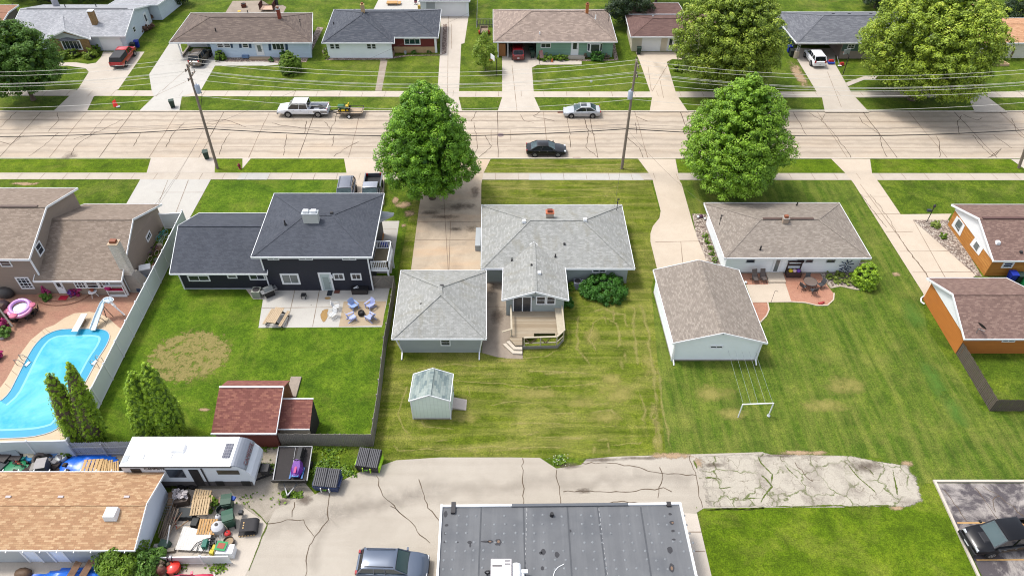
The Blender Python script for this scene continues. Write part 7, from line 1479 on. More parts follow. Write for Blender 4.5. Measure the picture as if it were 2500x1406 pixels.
shrub('bright hedge under the left olive green tree by the cream house drive', 1656, 170, 1.0, .9, L_lime, 80, nc=60)
for k, (x, y, m, r, l) in enumerate(((160, 140, L_bush, .9, 'bushes left of the bow window planting'), (182, 138, L_lime, .8, 'yellow green bush under the bow window'), (200, 122, L_dark, .8, 'dark bush climbing beside the bow window'), (222, 140, L_lime, 1.0, 'yellow green bush in the front bed by the red pickup'), (236, 128, L_bush, .7, 'bush at the garage corner of the stone fronted house'))): shrub(l, x, y, r, 1.0 if k != 2 else 1.9, m, 82+k, nc=50)
for k, (x, y) in enumerate(((1720.5, 577), (1725.5, 592), (1733, 606), (1737, 621), (1744, 639))): shrub('small tufted plant in the gravel strip, %s from the top' % ('first', 'second', 'third', 'fourth', 'fifth')[k], x, y, .3, .35, L_bush, 90+k, 'perennial_plant', 20, 30, .06, cat='plant', group='plants in the gravel strip beside the curved drive')
for k, (x, y, l) in enumerate(((2026, 678, 'bright green hosta in the gravel bed, top left one'), (2045, 688, 'bright green hosta in the gravel bed, bottom left one'), (2068, 690, 'bright green hosta in the gravel bed, bottom right one'), (2050, 672, 'green hosta in the gravel bed under the blue pinwheel'))): shrub(l, x, y, .42, .3, L_host, 96+k, 'hosta_plant', 30, 40, .08, cat='plant', group='hostas in the gravel bed')
shrub('variegated hosta near the lamp post in the right gravel bed', 2283, 553, .5, .35, L_host, 101, 'hosta_plant', 40, 40, .08, cat='plant'); shrub('small grassy plant below the hosta in the right gravel bed', 2302, 580, .35, .35, L_bush, 102, 'perennial_plant', 30, 40, .07, cat='plant')
shrub('leafy plant left of the grey air conditioner', 1395, 703, .45, .6, L_bush, 103, nc=40); shrub('dark green hosta clump beside the deck bench', 1384, 742, .6, .6, L_yew, 104, nc=40, leaf=.1)
shrub('big green bush covering the corner of the sandy roofed outbuilding', 310, 1383, 1.5, 2.2, L_bush, 105, nc=170, per=70, leaf=.09, rc=.45); shrub('darker leafy bush behind the red suv roof', 372, 1387, 1.0, 1.7, L_dark, 106, nc=110, per=60, leaf=.08, rc=.35); shrub('clump of brown dry grass beside the darker leafy bush', 402, 1393, .5, 1.1, L_brown, 107, nc=50)
shrub('green weeds growing against the vinyl fence corner by the tarp', 168, 1108, .45, .5, L_bush, 108, nc=40); shrub('weedy bush at the left edge of the junk pile', 2, 1108, .6, 1.0, L_bush, 109, nc=50)
shrub('weeds between pallets and green bins in the junk yard', 523, 1236, .5, .7, L_bush, 110, nc=45)
# weeds along the yard
wm = []; rng = np.random.default_rng(5); Cn, Dn = [], []
for (x0, y0, x1, y1, n) in ((640, 1092, 860, 1148, 2600), (745, 1150, 870, 1172, 700), (690, 1200, 740, 1215, 350), (560, 1200, 700, 1240, 60), (635, 1120, 668, 1170, 260), (430, 1376, 560, 1400, 300), (765, 1145, 860, 1185, 900), (1700, 1238, 1725, 1252, 120), (1350, 1110, 1380, 1135, 160)):
    for _ in range(n):
        p = W(rng.uniform(x0, x1), rng.uniform(y0, y1))
        if math.sin(p.x*2.1)+math.sin(p.y*2.7+1)+rng.normal(0, .5) < -.1: continue
        Cn.append((p.x+rng.normal(0, .05), p.y, rng.uniform(.02, .14))); Dn.append(rng.normal(0, .5, 3)+np.array([0, 0, 1]))
tag(leaf_mesh('weeds', np.array(Cn), np.array(Dn), .1, rng.uniform(0, 1, len(Cn)), L_bush), kind='stuff')
def specks(name, c, rx, ry, n, mat, z=.2, size=.04):
    q = W(*c); C = np.stack([q.x+rng.normal(0, rx, n), q.y+rng.normal(0, ry, n), rng.uniform(.05, z, n)], 1); return tag(leaf_mesh(name, C, rng.normal(size=(n, 3))+np.array([0, 0, 1.5]), size, rng.uniform(0, 1, n), mat), kind='stuff')
L_whitef = leafmat('white_petals', (220, 220, 214), (240, 240, 236), k=.8, trans=.1)
specks('white_flowers', (1365, 1122), .5, .25, 40, L_whitef); specks('white_flowers', (795, 1150), .7, .4, 40, L_whitef)
L_mag = leafmat('magenta_petals', (150, 24, 90), (220, 60, 140), k=.6, trans=.1); L_rock = leafmat('x', (100, 80, 70), (170, 140, 120), k=.6, trans=0)
# stone and wood heap beside the grey house at the top left
for k, (x, y, n, l) in enumerate(((345, 82, 40, 'upper heap of mossy stones beside the pale grey house'), (372, 50, 50, 'stacked firewood heap at the far corner of the pale grey house'))):
    q = W(x, y); T = thing('stone_heap' if k == 0 else 'firewood_stack', l, 'heap', q.to_tuple()); r = random.Random(k+3); mb = MB()
    for _ in range(n):
        t = r.uniform(-1, 1); p = q+Vector((t*1.2+r.uniform(-.35, .35), t*2.2+r.uniform(-.3, .3), r.uniform(.1, .7))); mb.box(p, (r.uniform(.25, .5),)*3, r.uniform(0, 3), Euler((r.uniform(0, 3), r.uniform(0, 3), 0)).to_matrix(), taper=.7)
    mb.build('stones' if k == 0 else 'logs', M((112, 84, 68), .95, .35, 2, name='mixed_stone'), T, fix=False)
# ================================================================ furniture, bins, yard things
def pal(rgb, **k): return M(rgb, k.pop('rough', .6), k.pop('var', .08), k.pop('sc', 3), **k)
def bin_(label, x, y, rgb, ang=0, lid=None, open_=False, s=1.0, z=0, lying=False, group=None, zpx=0):
    p = W(x, y, zpx); T = thing('wheelie_bin', label, 'wheelie bin', (p.x, p.y, z or zpx), R(ang), group); m = pal(rgb); ml = pal(lid or rgb)
    MB().loft([[(-.24*s, -.26*s, .06), (.24*s, -.26*s, .06), (.24*s, .26*s, .06), (-.24*s, .26*s, .06)], [(-.31*s, -.33*s, .98*s), (.31*s, -.33*s, .98*s), (.31*s, .36*s, .98*s), (-.31*s, .36*s, .98*s)]]).build('body', m, T, local=True)
    MB().loft([[(-.33*s, -.38*s, .98*s), (.33*s, -.38*s, .98*s), (.33*s, -.38*s, 1.02*s), (-.33*s, -.38*s, 1.02*s)], [(-.33*s, 0, 1.02*s), (.33*s, 0, 1.02*s), (.33*s, 0, 1.08*s), (-.33*s, 0, 1.08*s)], [(-.32*s, .38*s, .99*s), (.32*s, .38*s, .99*s), (.32*s, .38*s, 1.05*s), (-.32*s, .38*s, 1.05*s)]]).build('lid', ml, T, local=True)
    for sx in (-1, 1): MB().tube((sx*.2*s-.03, .34*s, .13), (sx*.2*s+.03, .34*s, .13), .13, n=12).build('wheel', m_tyre, T, local=True)
    MB().tube((-.25*s, .42*s, .95*s), (.25*s, .42*s, .95*s), .02).build('handle', ml, T, local=True)
    if lying: T.rotation_euler = (R(95), 0, R(ang)); T.location.z = .35
    return T
GB = (44, 70, 58); BB = (20, 50, 170)
bin_('dark green bin on the apron left of the left utility pole, far side', 423, 262, GB, 200); bin_('dark green bin at the near kerb beside the left utility pole', 506, 387, GB, 20)
bin_('dark bin beside the garage of the pale grey house', 328, 122, (50, 56, 60), 10); bin_('blue bin behind the dark bin at the pale grey house', 337, 116, BB, 10)
bin_('dark green bin in the carport right of the dark red wagon', 1300, 141, GB, 180); bin_('second green bin further inside the sea green house carport', 1297, 132, GB, 180)
bin_('dark green bin at the white garage door of the cream house', 1559, 132, GB, 175); bin_('blue bin at the left side of the slate roofed house carport', 1926, 128, BB, 0); bin_('dark bin beside the blue bin and the round pillar', 1931, 138, (44, 52, 52), 0)
bin_('blue bin on the side path under the balcony, closest to it', 939, 628, BB, 90); bin_('blue bin on the side path just behind the other blue one', 941, 613, BB, 90)
bin_('blue bin with domed lid at the orange house wall', 2464, 686, BB, 0, s=1.05); bin_('dark green bin right of the blue one at the orange house wall', 2482, 688, (40, 62, 56), 0); bin_('bright green bin between the orange house and its garage, at the frame edge', 2499, 697, (24, 140, 80), 0)
bin_('green bin with ribbed lid at the top of the junk yard', 562, 1238, (66, 96, 80), 190, s=1.15); bin_('green bin with pale rim, largest one beside the folded mattress', 566, 1278, (52, 96, 76), 200, s=1.2)
# patio of the navy house
def picnic(x, y, rz):
    p = W(x, y); T = thing('picnic_table', 'light wood picnic table with two benches on the navy house patio', 'picnic table', p.to_tuple(), R(rz)); mw = M((206, 182, 150), .85, .15, 3, name='picnic_wood')
    mb = MB(); [mb.bb(-.42+k*.17, -1.0, .72, -.42+k*.17+.155, 1.0, .77) for k in range(5)]; mb.build('tabletop', mw, T, local=True, fix=False)
    for s_ in (-1, 1): mb = MB(); [mb.bb(s_*.78-.14+k*.15, -1.0, .42, s_*.78-.14+k*.15+.13, 1.0, .46) for k in range(2)]; mb.build('bench', mw, T, local=True, fix=False)
    for yy in (-.7, .7): MB().beam((-.85, yy, .0), (-.2, yy, .72), .06, .1).beam((.85, yy, 0), (.2, yy, .72), .06, .1).beam((-.9, yy, .38), (.9, yy, .38), .06, .09).build('leg_frame', m_dark, T, local=True, fix=False)
picnic(677, 783, -11)
m_lav = M((176, 186, 232), .5, .04, 1, k=.72, name='lavender_plastic'); m_lavb = M((150, 176, 226), .5, .04, 1, k=.72)
def adirondack(label, x, y, rz, m, group='lavender chairs around the tyre fire pit'):
    p = W(x, y, .015); T = thing('adirondack_chair', label, 'chair', p.to_tuple(), R(rz), group)
    MB().loft([[(-.27, .3, .38), (.27, .3, .38), (.27, .3, .42), (-.27, .3, .42)], [(-.25, -.25, .26), (.25, -.25, .26), (.25, -.25, .3), (-.25, -.25, .3)]]).build('seat', m, T, local=True)
    mb = MB(); 
    for k in range(5): x_ = -.22+k*.11; top = .98-abs(k-2)*.05; mb.beam((x_, -.22, .26), (x_*1.15, -.5, top), .1, .025, Vector((0, -1, .3)))
    mb.build('backrest', m, T, local=True, fix=False)
    for s_ in (-1, 1):
        MB().beam((s_*.34, -.4, .56), (s_*.34, .34, .56), .13, .03).build('armrest', m, T, local=True)
        MB().beam((s_*.31, .3, 0), (s_*.31, .3, .55), .06, .09, Vector((1, 0, 0))).build('leg', m, T, local=True); MB().beam((s_*.29, -.5, .0), (s_*.29, .3, .36), .04, .1).build('leg', m, T, local=True)
adirondack('lavender garden chair at the upper left of the tyre fire pit', 865, 752, -135, m_lavb); adirondack('lavender garden chair at the upper right of the tyre fire pit', 904, 751, 140, m_lav); adirondack('lavender garden chair at the lower left of the tyre fire pit', 860, 780, -60, m_lav); adirondack('lavender garden chair at the lower right of the tyre fire pit', 905, 780, 55, m_lav)
T = thing('fire_pit', 'black tyre shaped fire pit in the middle of four lavender chairs', 'fire pit', W(882, 765).to_tuple()); p = W(882, 765, .17); MB().ring(p, (0, 0, 1), .2, .13, 18, 8).ring(p+Vector((0, 0, .15)), (0, 0, 1), .2, .11, 18, 8).build('tyre', m_tyre, T, smooth=60, fix=False); MB().tube(p, p+Vector((0, 0, .16)), .2, n=12).build('ash', M((90, 86, 84), .9, .3, 8), T)
def wirechair(label, x, y, rz, rock=True):
    p = W(x, y, .01); T = thing('metal_chair', label, 'chair', p.to_tuple(), R(rz), 'white metal chairs on the patio'); mb = MB(); m = m_trim
    mb = MB(); [mb.bb(-.25, -.25+k*.11, .42, .25, -.25+k*.11+.07, .44) for k in range(5)]; mb.build('seat', m, T, local=True, fix=False)
    mb = MB(); [mb.beam((-.24+k*.095, -.26, .44), (-.24+k*.095, -.42, .95), .06, .015, Vector((0, -1, .2))) for k in range(6)]; mb.beam((-.26, -.42, .95), (.26, -.42, .95), .04, .04); mb.build('backrest', m, T, local=True, fix=False)
    for s_ in (-1, 1): MB().path([(s_*.28, -.36, .66), (s_*.28, .28, .64), (s_*.28, .3, .08), (s_*.28, -.45, .08), (s_*.28, -.28, .5)], .02).build('leg', m, T, local=True, fix=False); MB().beam((s_*.28, -.35, .68), (s_*.28, .28, .67), .07, .02).build('armrest', m if not rock else m_trimg, T, local=True)
wirechair('white slatted metal rocking chair above the folding chair on the patio', 823, 755, -80); wirechair('white metal chair left beside the ochre stain, seat turned to the camera', 813, 775, 140)
T = thing('side_table', 'small black plastic table against the navy wall', 'table', W(743, 727).to_tuple()); p = W(743, 727, .01); MB().box(p+Vector((0, 0, .42)), (.46, .46, .05)).build('tabletop', m_black, T)
for sx in (-1, 1):
    for sy in (-1, 1): MB().box(p+Vector((sx*.18, sy*.18, .2)), (.05, .05, .4)).build('leg', m_black, T)
p = W(879, 717, .01); T = thing('storage_box', 'black patio storage box with white garden tools on its lid', 'storage box', p.to_tuple()); MB().box(p+Vector((0, .2, .28)), (1.5, .7, .56)).build('body', M((70, 64, 62), .7, .1), T); MB().box(p+Vector((0, .2, .6)), (1.56, .76, .08)).build('lid', m_black, T)
tag(MB().path([p+Vector((-.55, .1, .66)), p+Vector((-.2, .35, .68)), p+Vector((-.3, .1, .66)), p+Vector((-.05, .2, .66)), p+Vector((-.5, .05, .66))], .03).build('garden_tools', m_trim, fix=False), 'white tangle of garden tools on the black storage box', 'tools')
for x0, y0, x1, y1, c, l in ((797, 708, 813, 722, (48, 54, 64), 'dark door mat before the patio door'), (815, 707, 831, 716, (120, 72, 60), 'reddish brown door mat right of the dark mat')): a, b = W(x0, y1, .02), W(x1, y0, .02); tag(MB().bb(a.x, a.y, .018, b.x, b.y, .035).build('door_mat', pal(c, rough=.95)), l, 'door mat')
p = W(660, 722, .01); T = thing('gas_grill', 'stainless gas grill with side shelf beside the navy wall', 'grill', p.to_tuple(), R(35)); MB().box((0, 0, .42), (.85, .5, .7)).build('cart', m_black, T, local=True); MB().loft([[(-.42, -.27, .8), (-.42, .27, .8), (-.42, .22, 1.1), (-.42, -.05, 1.12)], [(.42, -.27, .8), (.42, .27, .8), (.42, .22, 1.1), (.42, -.05, 1.12)]]).build('lid', M((130, 134, 134), .35, .1), T, local=True); MB().bb(-.75, -.3, .78, -.44, .26, .82).bb(.44, -.3, .78, .78, .26, .82).bb(-.75, -.36, .8, .78, -.28, .84).build('side_shelf', m_steel, T, local=True, fix=False)
def acunit(label, x, y, rgb=(150, 158, 162), s=.8):
    p = W(x, y); T = thing('air_conditioner', label, 'air conditioner', p.to_tuple()); MB().box(p+Vector((0, 0, .42)), (s, s, .8)).build('housing', pal(rgb), T); MB().lathe(p+Vector((0, 0, .825)), [(0, .0), (s*.4, .0), (s*.42, .02), (s*.42, 0)], 16).build('fan_grille', m_dark, T)
    return T
acunit('beige air conditioner at the corner of the lower navy wing', 630, 722, (168, 172, 160), .8); acunit('grey air conditioner between the grey house wall and the yew', 1409, 701, (160, 162, 176), .75)
q = W(1418, 698); tag(MB().path([q, q+Vector((0, 0, .7)), q+Vector((.15, 0, .8)), q+Vector((.25, 0, .7))], .05).build('vent_pipe', m_trim, fix=False), 'white bent pipe rising beside the grey air conditioner', 'pipe')
tag(MB().box(W(931, 572, .6), (.06, 1.2, 1.1), 0, Euler((0, R(-15), 0)).to_matrix()).build('plywood_sheet', M((176, 120, 70), .8, .1)), 'plywood sheet leaning on the navy side wall', 'board')
# white house patio
m_dgm = M((78, 80, 84), .6, .1, name='grey_mesh_metal'); m_tp = M((104, 94, 90), .8, .08)
def lounger(label, x, y, rz):
    p = W(x, y, .02); T = thing('reclining_chair', label, 'chair', p.to_tuple(), R(rz), 'brown recliners by the white wall'); MB().beam((0, -.25, .42), (0, .3, .45), .5, .05).build('seat', m_tp, T, local=True); MB().beam((0, .25, .45), (0, .62, 1.15), .5, .05, Vector((0, -1, 0))).build('backrest', m_tp, T, local=True)
    for s_ in (-1, 1): MB().path([(s_*.28, -.3, .0), (s_*.28, .35, .62), (s_*.28, -.3, .62), (s_*.28, .5, .0)], .02).build('leg', m_dark, T, local=True, fix=False)
lounger('brown reclining chair by the white wall, left one', 1842, 688, 8); lounger('brown reclining chair by the white wall, right one', 1862, 687, 8)
p = W(1974, 700, .02); T = thing('patio_table', 'round glass patio table with metal frame on the red paving', 'table', p.to_tuple()); MB().lathe(p+Vector((0, 0, .68)), [(0, 0), (.62, 0), (.64, .02), (.62, .03), (0, .03)], 20).build('tabletop', M((126, 112, 104), .2, .1), T); MB().ring(p+Vector((0, 0, .7)), (0, 0, 1), .64, .02, 20).build('rim', m_dgm, T, fix=False)
for k in range(4): a = k*1.57+.4; MB().path([p+Vector((.4*math.cos(a), .4*math.sin(a), .68)), p+Vector((.5*math.cos(a), .5*math.sin(a), 0))], .02).build('leg', m_dgm, T, fix=False)
def mesh_chair(label, x, y, rz):
    p = W(x, y, .02); T = thing('mesh_chair', label, 'chair', p.to_tuple(), R(rz), 'grey mesh patio chairs'); MB().box((0, 0, .42), (.48, .46, .03)).build('seat', m_dgm, T, local=True); MB().beam((0, -.22, .44), (0, -.38, .98), .46, .03, Vector((0, -1, 0))).build('backrest', m_dgm, T, local=True)
    for s_ in (-1, 1): MB().path([(s_*.26, .2, 0), (s_*.26, .18, .64), (s_*.26, -.28, .64), (s_*.26, -.4, 0)], .018).build('leg', m_dark, T, local=True, fix=False)
mesh_chair('grey mesh chair behind the patio table, nearest the white wall', 1970, 690, 180); mesh_chair('grey mesh chair right of the patio table', 2001, 702, 115); mesh_chair('grey mesh chair in front of the patio table', 1983, 716, 10); mesh_chair('grey mesh chair left of the patio table', 1958, 706, -60)
p = W(1935, 673, .02); T = thing('potting_bench', 'dark brown cabinet stand with open hutch holding colourful toys', 'cabinet', p.to_tuple()); m_db = M((78, 58, 54), .8, .12, 4)
MB().box(p+Vector((0, .05, .3)), (1.4, .75, .6)).build('cabinet', m_db, T); mb = MB()
for s_ in (-1, 1): mb.box(p+Vector((s_*.66, .32, .85)), (.08, .12, 1.5))
mb.box(p+Vector((0, .34, 1.6)), (1.5, .3, .07)).box(p+Vector((0, .38, 1.1)), (1.3, .06, .25)); mb.build('hutch', m_db, T, fix=False)
for dx, c, l in ((-.38, (236, 206, 40), 'yellow'), (.0, (226, 196, 210), 'pale pink'), (.38, (130, 80, 190), 'purple')): tag(MB().lathe(p+Vector((dx, -.05, .6)), [(0, 0), (.18, .02), (.22, .12), (.14, .24), (0, .26)], 10).build('plush_toy', pal(c), smooth=60), '%s toy lying on the dark brown cabinet stand' % l, 'toy')
p = W(2057, 668); T = thing('garden_pinwheel', 'blue petalled garden pinwheel on a stake by the white wall', 'garden ornament', p.to_tuple()); MB().tube(p, p+Vector((0, 0, 1.75)), .02).build('stake', m_dark, T); m_bp = M((44, 60, 110), .5, .05); mb = MB(); c = p+Vector((0, -.05, 1.2))
for ring_, n in ((.55, 8), (.28, 6)):
    for k in range(n): a = k*6.283/n+.2; d = Vector((math.cos(a), 0, math.sin(a))); mb.beam(c+d*(ring_-.12), c+d*(ring_+.14), .1, .02, Vector((0, 1, 0)))
mb.build('petals', m_bp, T, fix=False)
for y_ in (.35, .6): mb = MB(); [mb.beam(p+Vector((math.cos(a)*.3, 0, y_+math.sin(a)*.12)), p+Vector((math.cos(a)*.5, 0, y_+math.sin(a)*.2)), .09, .02, Vector((0, 1, 0))) for a in [k*1.05 for k in range(6)]]; mb.build('petals', m_bp, T, fix=False)
p = W(1882, 739); tag(MB().path([p, p+Vector((.0, 0, 1.5)), p+Vector((.15, 0, 1.6)), p+Vector((.3, 0, 1.45))], .018).build('shepherds_hook', m_dark, fix=False), 'thin metal hook pole at the edge of the pale patio slab', 'hook')
p = W(2003, 741, .02); tag(MB().box(p+Vector((0, 0, .05)), (.4, .25, .08), .2).box(p+Vector((.3, .1, .08)), (.15, .15, .15)).build('toy', pal((180, 60, 60))), 'red toy at the curved edge of the red paving', 'toy')
tag(MB().lathe(W(1820, 691, .02), [(0, 0), (.12, .02), (.14, .15), (0, .3)], 10).build('white_jug', m_trim), 'white jug at the corner of the white garage by the patio', 'jug')
tag(MB().lathe(W(1704, 531, .03), [(0, 0), (.14, .02), (.16, .14), (0, .28)], 10).build('white_stone_ball', m_trim), 'white ornament ball in the gravel bed, left one', 'ornament'); tag(MB().lathe(W(1721, 535, .03), [(0, 0), (.12, .02), (.14, .12), (0, .24)], 10).build('white_stone_ball', m_trim), 'white ornament ball in the gravel bed, right one', 'ornament'); tag(MB().lathe(W(1711, 530, .03), [(0, 0), (.2, .02), (.22, .2), (0, .36)], 10).build('purple_ball', pal((96, 56, 86))), 'purple plant pot between two white ornament balls', 'pot')
# lamp posts, hoops, sign
p = W(2262, 543); T = thing('lamp_post', 'dark lamp post leaning by the right gravel bed', 'lamp post', p.to_tuple()); MB().tube(p, p+Vector((0, 0, 2.0)), .045).build('post', m_dark, T); MB().lathe(p+Vector((0, 0, 2.0)), [(.06, 0), (.14, .08), (.12, .3), (.03, .38)], 10).build('lantern', m_dark, T); MB().box(p+Vector((-.35, 0, 1.6)), (.4, .25, .22)).build('mailbox', M((56, 64, 80), .5), T)
def hoop(label, x, y, h, col=m_trim, rz=0):
    p = W(x, y); T = thing('basketball_hoop', label, 'basketball hoop', p.to_tuple(), R(rz)); MB().tube((0, 0, 0), (0, 0, h), .06).build('pole', m_black, T, local=True); MB().beam((0, 0, h), (0, -.6, h+.2), .06, .06).build('arm', m_black, T, local=True); MB().beam((0, -.62, h+.0), (0, -.62, h+.75), 1.1, .04, Vector((0, -1, 0))).build('backboard', col, T, local=True); MB().ring((0, -.9, h+.1), (0, 0, 1), .23, .018).build('rim', pal((200, 70, 40)), T, local=True, fix=False)
hoop('basketball hoop on a black pole beside the sea green house drive', 1213, 187, 2.6, rz=-60); hoop('basketball hoop beside the slate roofed house drive', 2057, 185, 2.9, M((190, 200, 205), .3), rz=200)
p = W(285, 262); T = thing('yard_sign', 'bright red folded sign lying on the far parkway', 'sign', p.to_tuple()); MB().loft([[p+Vector((-.45, .2, .7)), p+Vector((-.1, .5, .9))], [p+Vector((-.3, -.2, .1)), p+Vector((.2, .1, .05))]], cap=False).build('panel', M((236, 40, 30), .5, .05, k=.7), T, fix=False); MB().box(p+Vector((.25, -.05, .08)), (.45, .3, .12), .4).build('base', m_trimg, T)
p = W(1443, 203); tag(MB().box(p+Vector((0, 0, .25)), (.32, .03, .3)).box(p+Vector((0, 0, .08)), (.03, .02, .16)).build('yard_sign', m_trim), 'tiny white sign in the lawn of the sea green house', 'sign')
p = W(1317, 158); T = thing('flag', 'striped flag on a short pole by the sea green house wall', 'flag', p.to_tuple()); MB().tube(p, p+Vector((0, 0, 2.2)), .03).build('pole', m_dark, T); MB().beam(p+Vector((.35, 0, 1.0)), p+Vector((.1, 0, 2.1)), .55, .03, Vector((0, 1, 0))).build('cloth', bricks('flag_stripes', (222, 216, 216), (222, 216, 216), (176, 50, 60), 5, .14, .035), T)
# top backyards
sheet('backyard_patio', [(550, 32), (568, 3), (640, 2), (660, 14), (690, 13), (699, 18), (692, 32)], m_path, .01); 
p = W(596, 18); T = thing('fire_pit', 'rusty square fire pit on the patio behind the pale blue house', 'fire pit', p.to_tuple()); MB().box(p+Vector((0, 0, .25)), (.8, .8, .5), .3).build('bowl', M((110, 60, 44), .9, .2), T); MB().lathe(p+Vector((0, 0, .5)), [(0, .0), (.3, .02), (.34, .1)], 10).build('ash', m_dark, T)
tag(MB().lathe(W(584, 28, .02), [(0, .03), (.28, .03), (.3, 0)], 12).build('yellow_disc', pal((236, 196, 70))), 'round yellow disc on the patio behind the pale blue house', 'toy')
p = W(655, 24); T = thing('raised_deck', 'brown railed deck with pink boards behind the pale blue house', 'deck', p.to_tuple()); MB().box(p+Vector((0, 0, .3)), (2.2, 1.8, .1)).build('floor', M((222, 186, 160), .8), T); mb = MB(); railing(mb, [(p.x-1.1, p.y-.9), (p.x-1.1, p.y+.9), (p.x+1.1, p.y+.9), (p.x+1.1, p.y-.9)], .3); mb.build('railing', M((96, 54, 46), .8), T, fix=False)
p = W(676, 12); tag(MB().lathe(p, [(.3, 0), (.3, 1.2), (.12, 1.5), (.1, 2.4), (0, 2.4)], 10).build('outdoor_stove', m_dark), 'dark outdoor stove with chimney beside the brown railed deck', 'stove')
sheet('backyard_patio', [(912, 24), (925, -2), (1030, -2), (1030, 26)], m_white, .012); 
p = W(958, 12); T = thing('low_table', 'low wooden table set on the white patio behind the charcoal roof', 'table', p.to_tuple()); MB().box(p+Vector((0, 0, .4)), (1.8, 1.1, .1)).box(p+Vector((1.2, .1, .3)), (.5, 1.1, .08)).build('tabletop', m_wood, T, fix=False)
for sx in (-1, 1): MB().box(p+Vector((sx*.7, 0, .2)), (.12, .8, .4)).build('leg', m_wood, T)
p = W(1015, 12); T = thing('folding_chair', 'dark folding chair at the right end of the white patio', 'chair', p.to_tuple()); MB().beam(p+Vector((0, -.2, .4)), p+Vector((0, .25, .42)), .5, .04).build('seat', pal((110, 44, 60)), T); MB().beam(p+Vector((0, .25, .42)), p+Vector((0, .5, 1.0)), .5, .04, Vector((0, -1, 0))).build('backrest', pal((70, 40, 60)), T); MB().path([p+Vector((-.25, -.2, 0)), p+Vector((.25, .3, .4))], .03).path([p+Vector((.25, -.2, 0)), p+Vector((-.25, .3, .4))], .03).build('leg', m_dark, T, fix=False)
tag(MB().box(W(1024, 18, .3), (.5, .5, .6), .3).build('yellow_crate', pal((190, 160, 60))), 'yellow crate beside the dark folding chair on the white patio', 'crate')
p = W(1182, 82); T = thing('hand_cart', 'wooden cart with red wheels on the lawn behind the young tree', 'cart', p.to_tuple()); MB().box(p+Vector((0, 0, .45)), (1.2, 1.7, .1)).box(p+Vector((-.6, 0, .65)), (.06, 1.7, .4)).box(p+Vector((.6, 0, .65)), (.06, 1.7, .4)).box(p+Vector((0, .85, .65)), (1.2, .06, .4)).build('box', M((160, 140, 120), .8, .15), T, fix=False)
for s_ in (-1, 1): MB().tube(p+Vector((s_*.66, -.2, .3)), p+Vector((s_*.85, -.2, .3)), .3, n=14).build('wheel', pal((216, 56, 40)), T)
p = W(2028, 156); T = thing('toy_car', 'red and blue ride-on toy beside the white suv', 'toy', p.to_tuple()); MB().box(p+Vector((0, 0, .2)), (.9, .7, .2)).build('base', pal((30, 80, 190)), T); MB().box(p+Vector((0, .1, .42)), (.7, .45, .25), taper=.8).build('body', pal((220, 60, 50)), T)
tag(MB().box(W(2056, 156, .25), (.7, .4, .4), taper=.6).build('red_toy', pal((210, 60, 60))), 'red toy lying under the hoop by the slate roofed house', 'toy'); tag(MB().tube(W(2050, 160, .05), W(2044, 140, 1.4), .04).box(W(2050, 161, .1), (.5, .3, .05)).build('shovel', m_trim, fix=False), 'white shovel leaning beside the ride-on toy', 'shovel')
p = W(1655, 134); T = thing('porch_chair', 'dark chair by the cream house door', 'chair', p.to_tuple()); MB().box(p+Vector((0, 0, .42)), (.5, .5, .04)).build('seat', m_dark, T); MB().box(p+Vector((.2, .2, .7)), (.05, .5, .55)).build('backrest', m_dark, T); MB().path([p+Vector((-.22, -.22, 0)), p+Vector((-.22, -.22, .6)), p+Vector((-.22, .22, .6)), p+Vector((-.22, .22, 0))], .02).build('leg', m_dark, T, fix=False)
tag(MB().lathe(W(1348, 152, .02), [(0, 0), (.16, .05), (.12, .3), (.05, .5), (0, .55)], 8).build('garden_gnome', pal((226, 120, 70))), 'small orange garden figure among the perennials', 'garden ornament')
tag(MB().lathe(W(990, 133, .02), [(.14, 0), (.2, .4), (.22, .45)], 10).build('flower_pot', m_trimg), 'grey flower pot beside the charcoal roofed house steps', 'pot')
# pool patio of the tan house
def potted(label, x, y, r, h, mat, potc=(70, 74, 76), seed=1, leaf=.08):
    p = W(x, y, .01); T = thing('potted_plant', label, 'potted plant', p.to_tuple()); MB().lathe(p, [(r*.45, 0), (r*.6, .3), (r*.65, .32)], 12).build('pot', pal(potc), T); crown((p.x, p.y), dome, r, h, .25, 30, 45, r*.35, leaf, mat, T, seed, name='foliage'); return T
potted('magenta flowers left of the white patio door', 123, 714, .55, .95, L_mag, seed=201); potted('big leafed green plant left of the magenta flowers', 108, 708, .5, 1.6, L_host, seed=202, leaf=.16); potted('magenta petunias right of the red door mat', 190, 718, .6, .8, L_mag, seed=203); potted('green plant beside the white patio door', 172, 712, .4, 1.2, L_host, (190, 110, 70), 204, .14); potted('purple flowers at the edge of the round step', 178, 726, .35, .6, leafmat('violet_petals', (100, 40, 150), (180, 110, 220), trans=.1), seed=205)
potted('dark leafy pot at the lower edge left of the round step', 118, 733, .4, .7, L_dark, seed=206); potted('dry flower basket on a stand below the patio windows', 222, 712, .35, 1.2, L_brown, seed=207)
q = W(158, 716); mb = MB()
for r_, z in ((2.05, .12), (1.5, .26)): pts = [(q.x+r_*1.25*math.cos(-k*math.pi/14), q.y+r_*.85*math.sin(-k*math.pi/14)) for k in range(15)]; mb.prism(pts, 0 if z < .2 else .125, z)
struct('round_step', mb, m_paver); a, b = W(140, 734, .27), W(168, 722, .27); tag(MB().bb(a.x, a.y+.1, .265, b.x, b.y, .29).build('door_mat', pal((190, 20, 56), rough=.95)), 'red mat before the white patio door', 'door mat')
p = W(233, 724); T = thing('bistro_table', 'small white round table holding a flower pot', 'table', p.to_tuple()); MB().lathe(p+Vector((0, 0, .68)), [(0, 0), (.4, 0), (.4, .04), (0, .04)], 16).build('tabletop', m_trim, T)
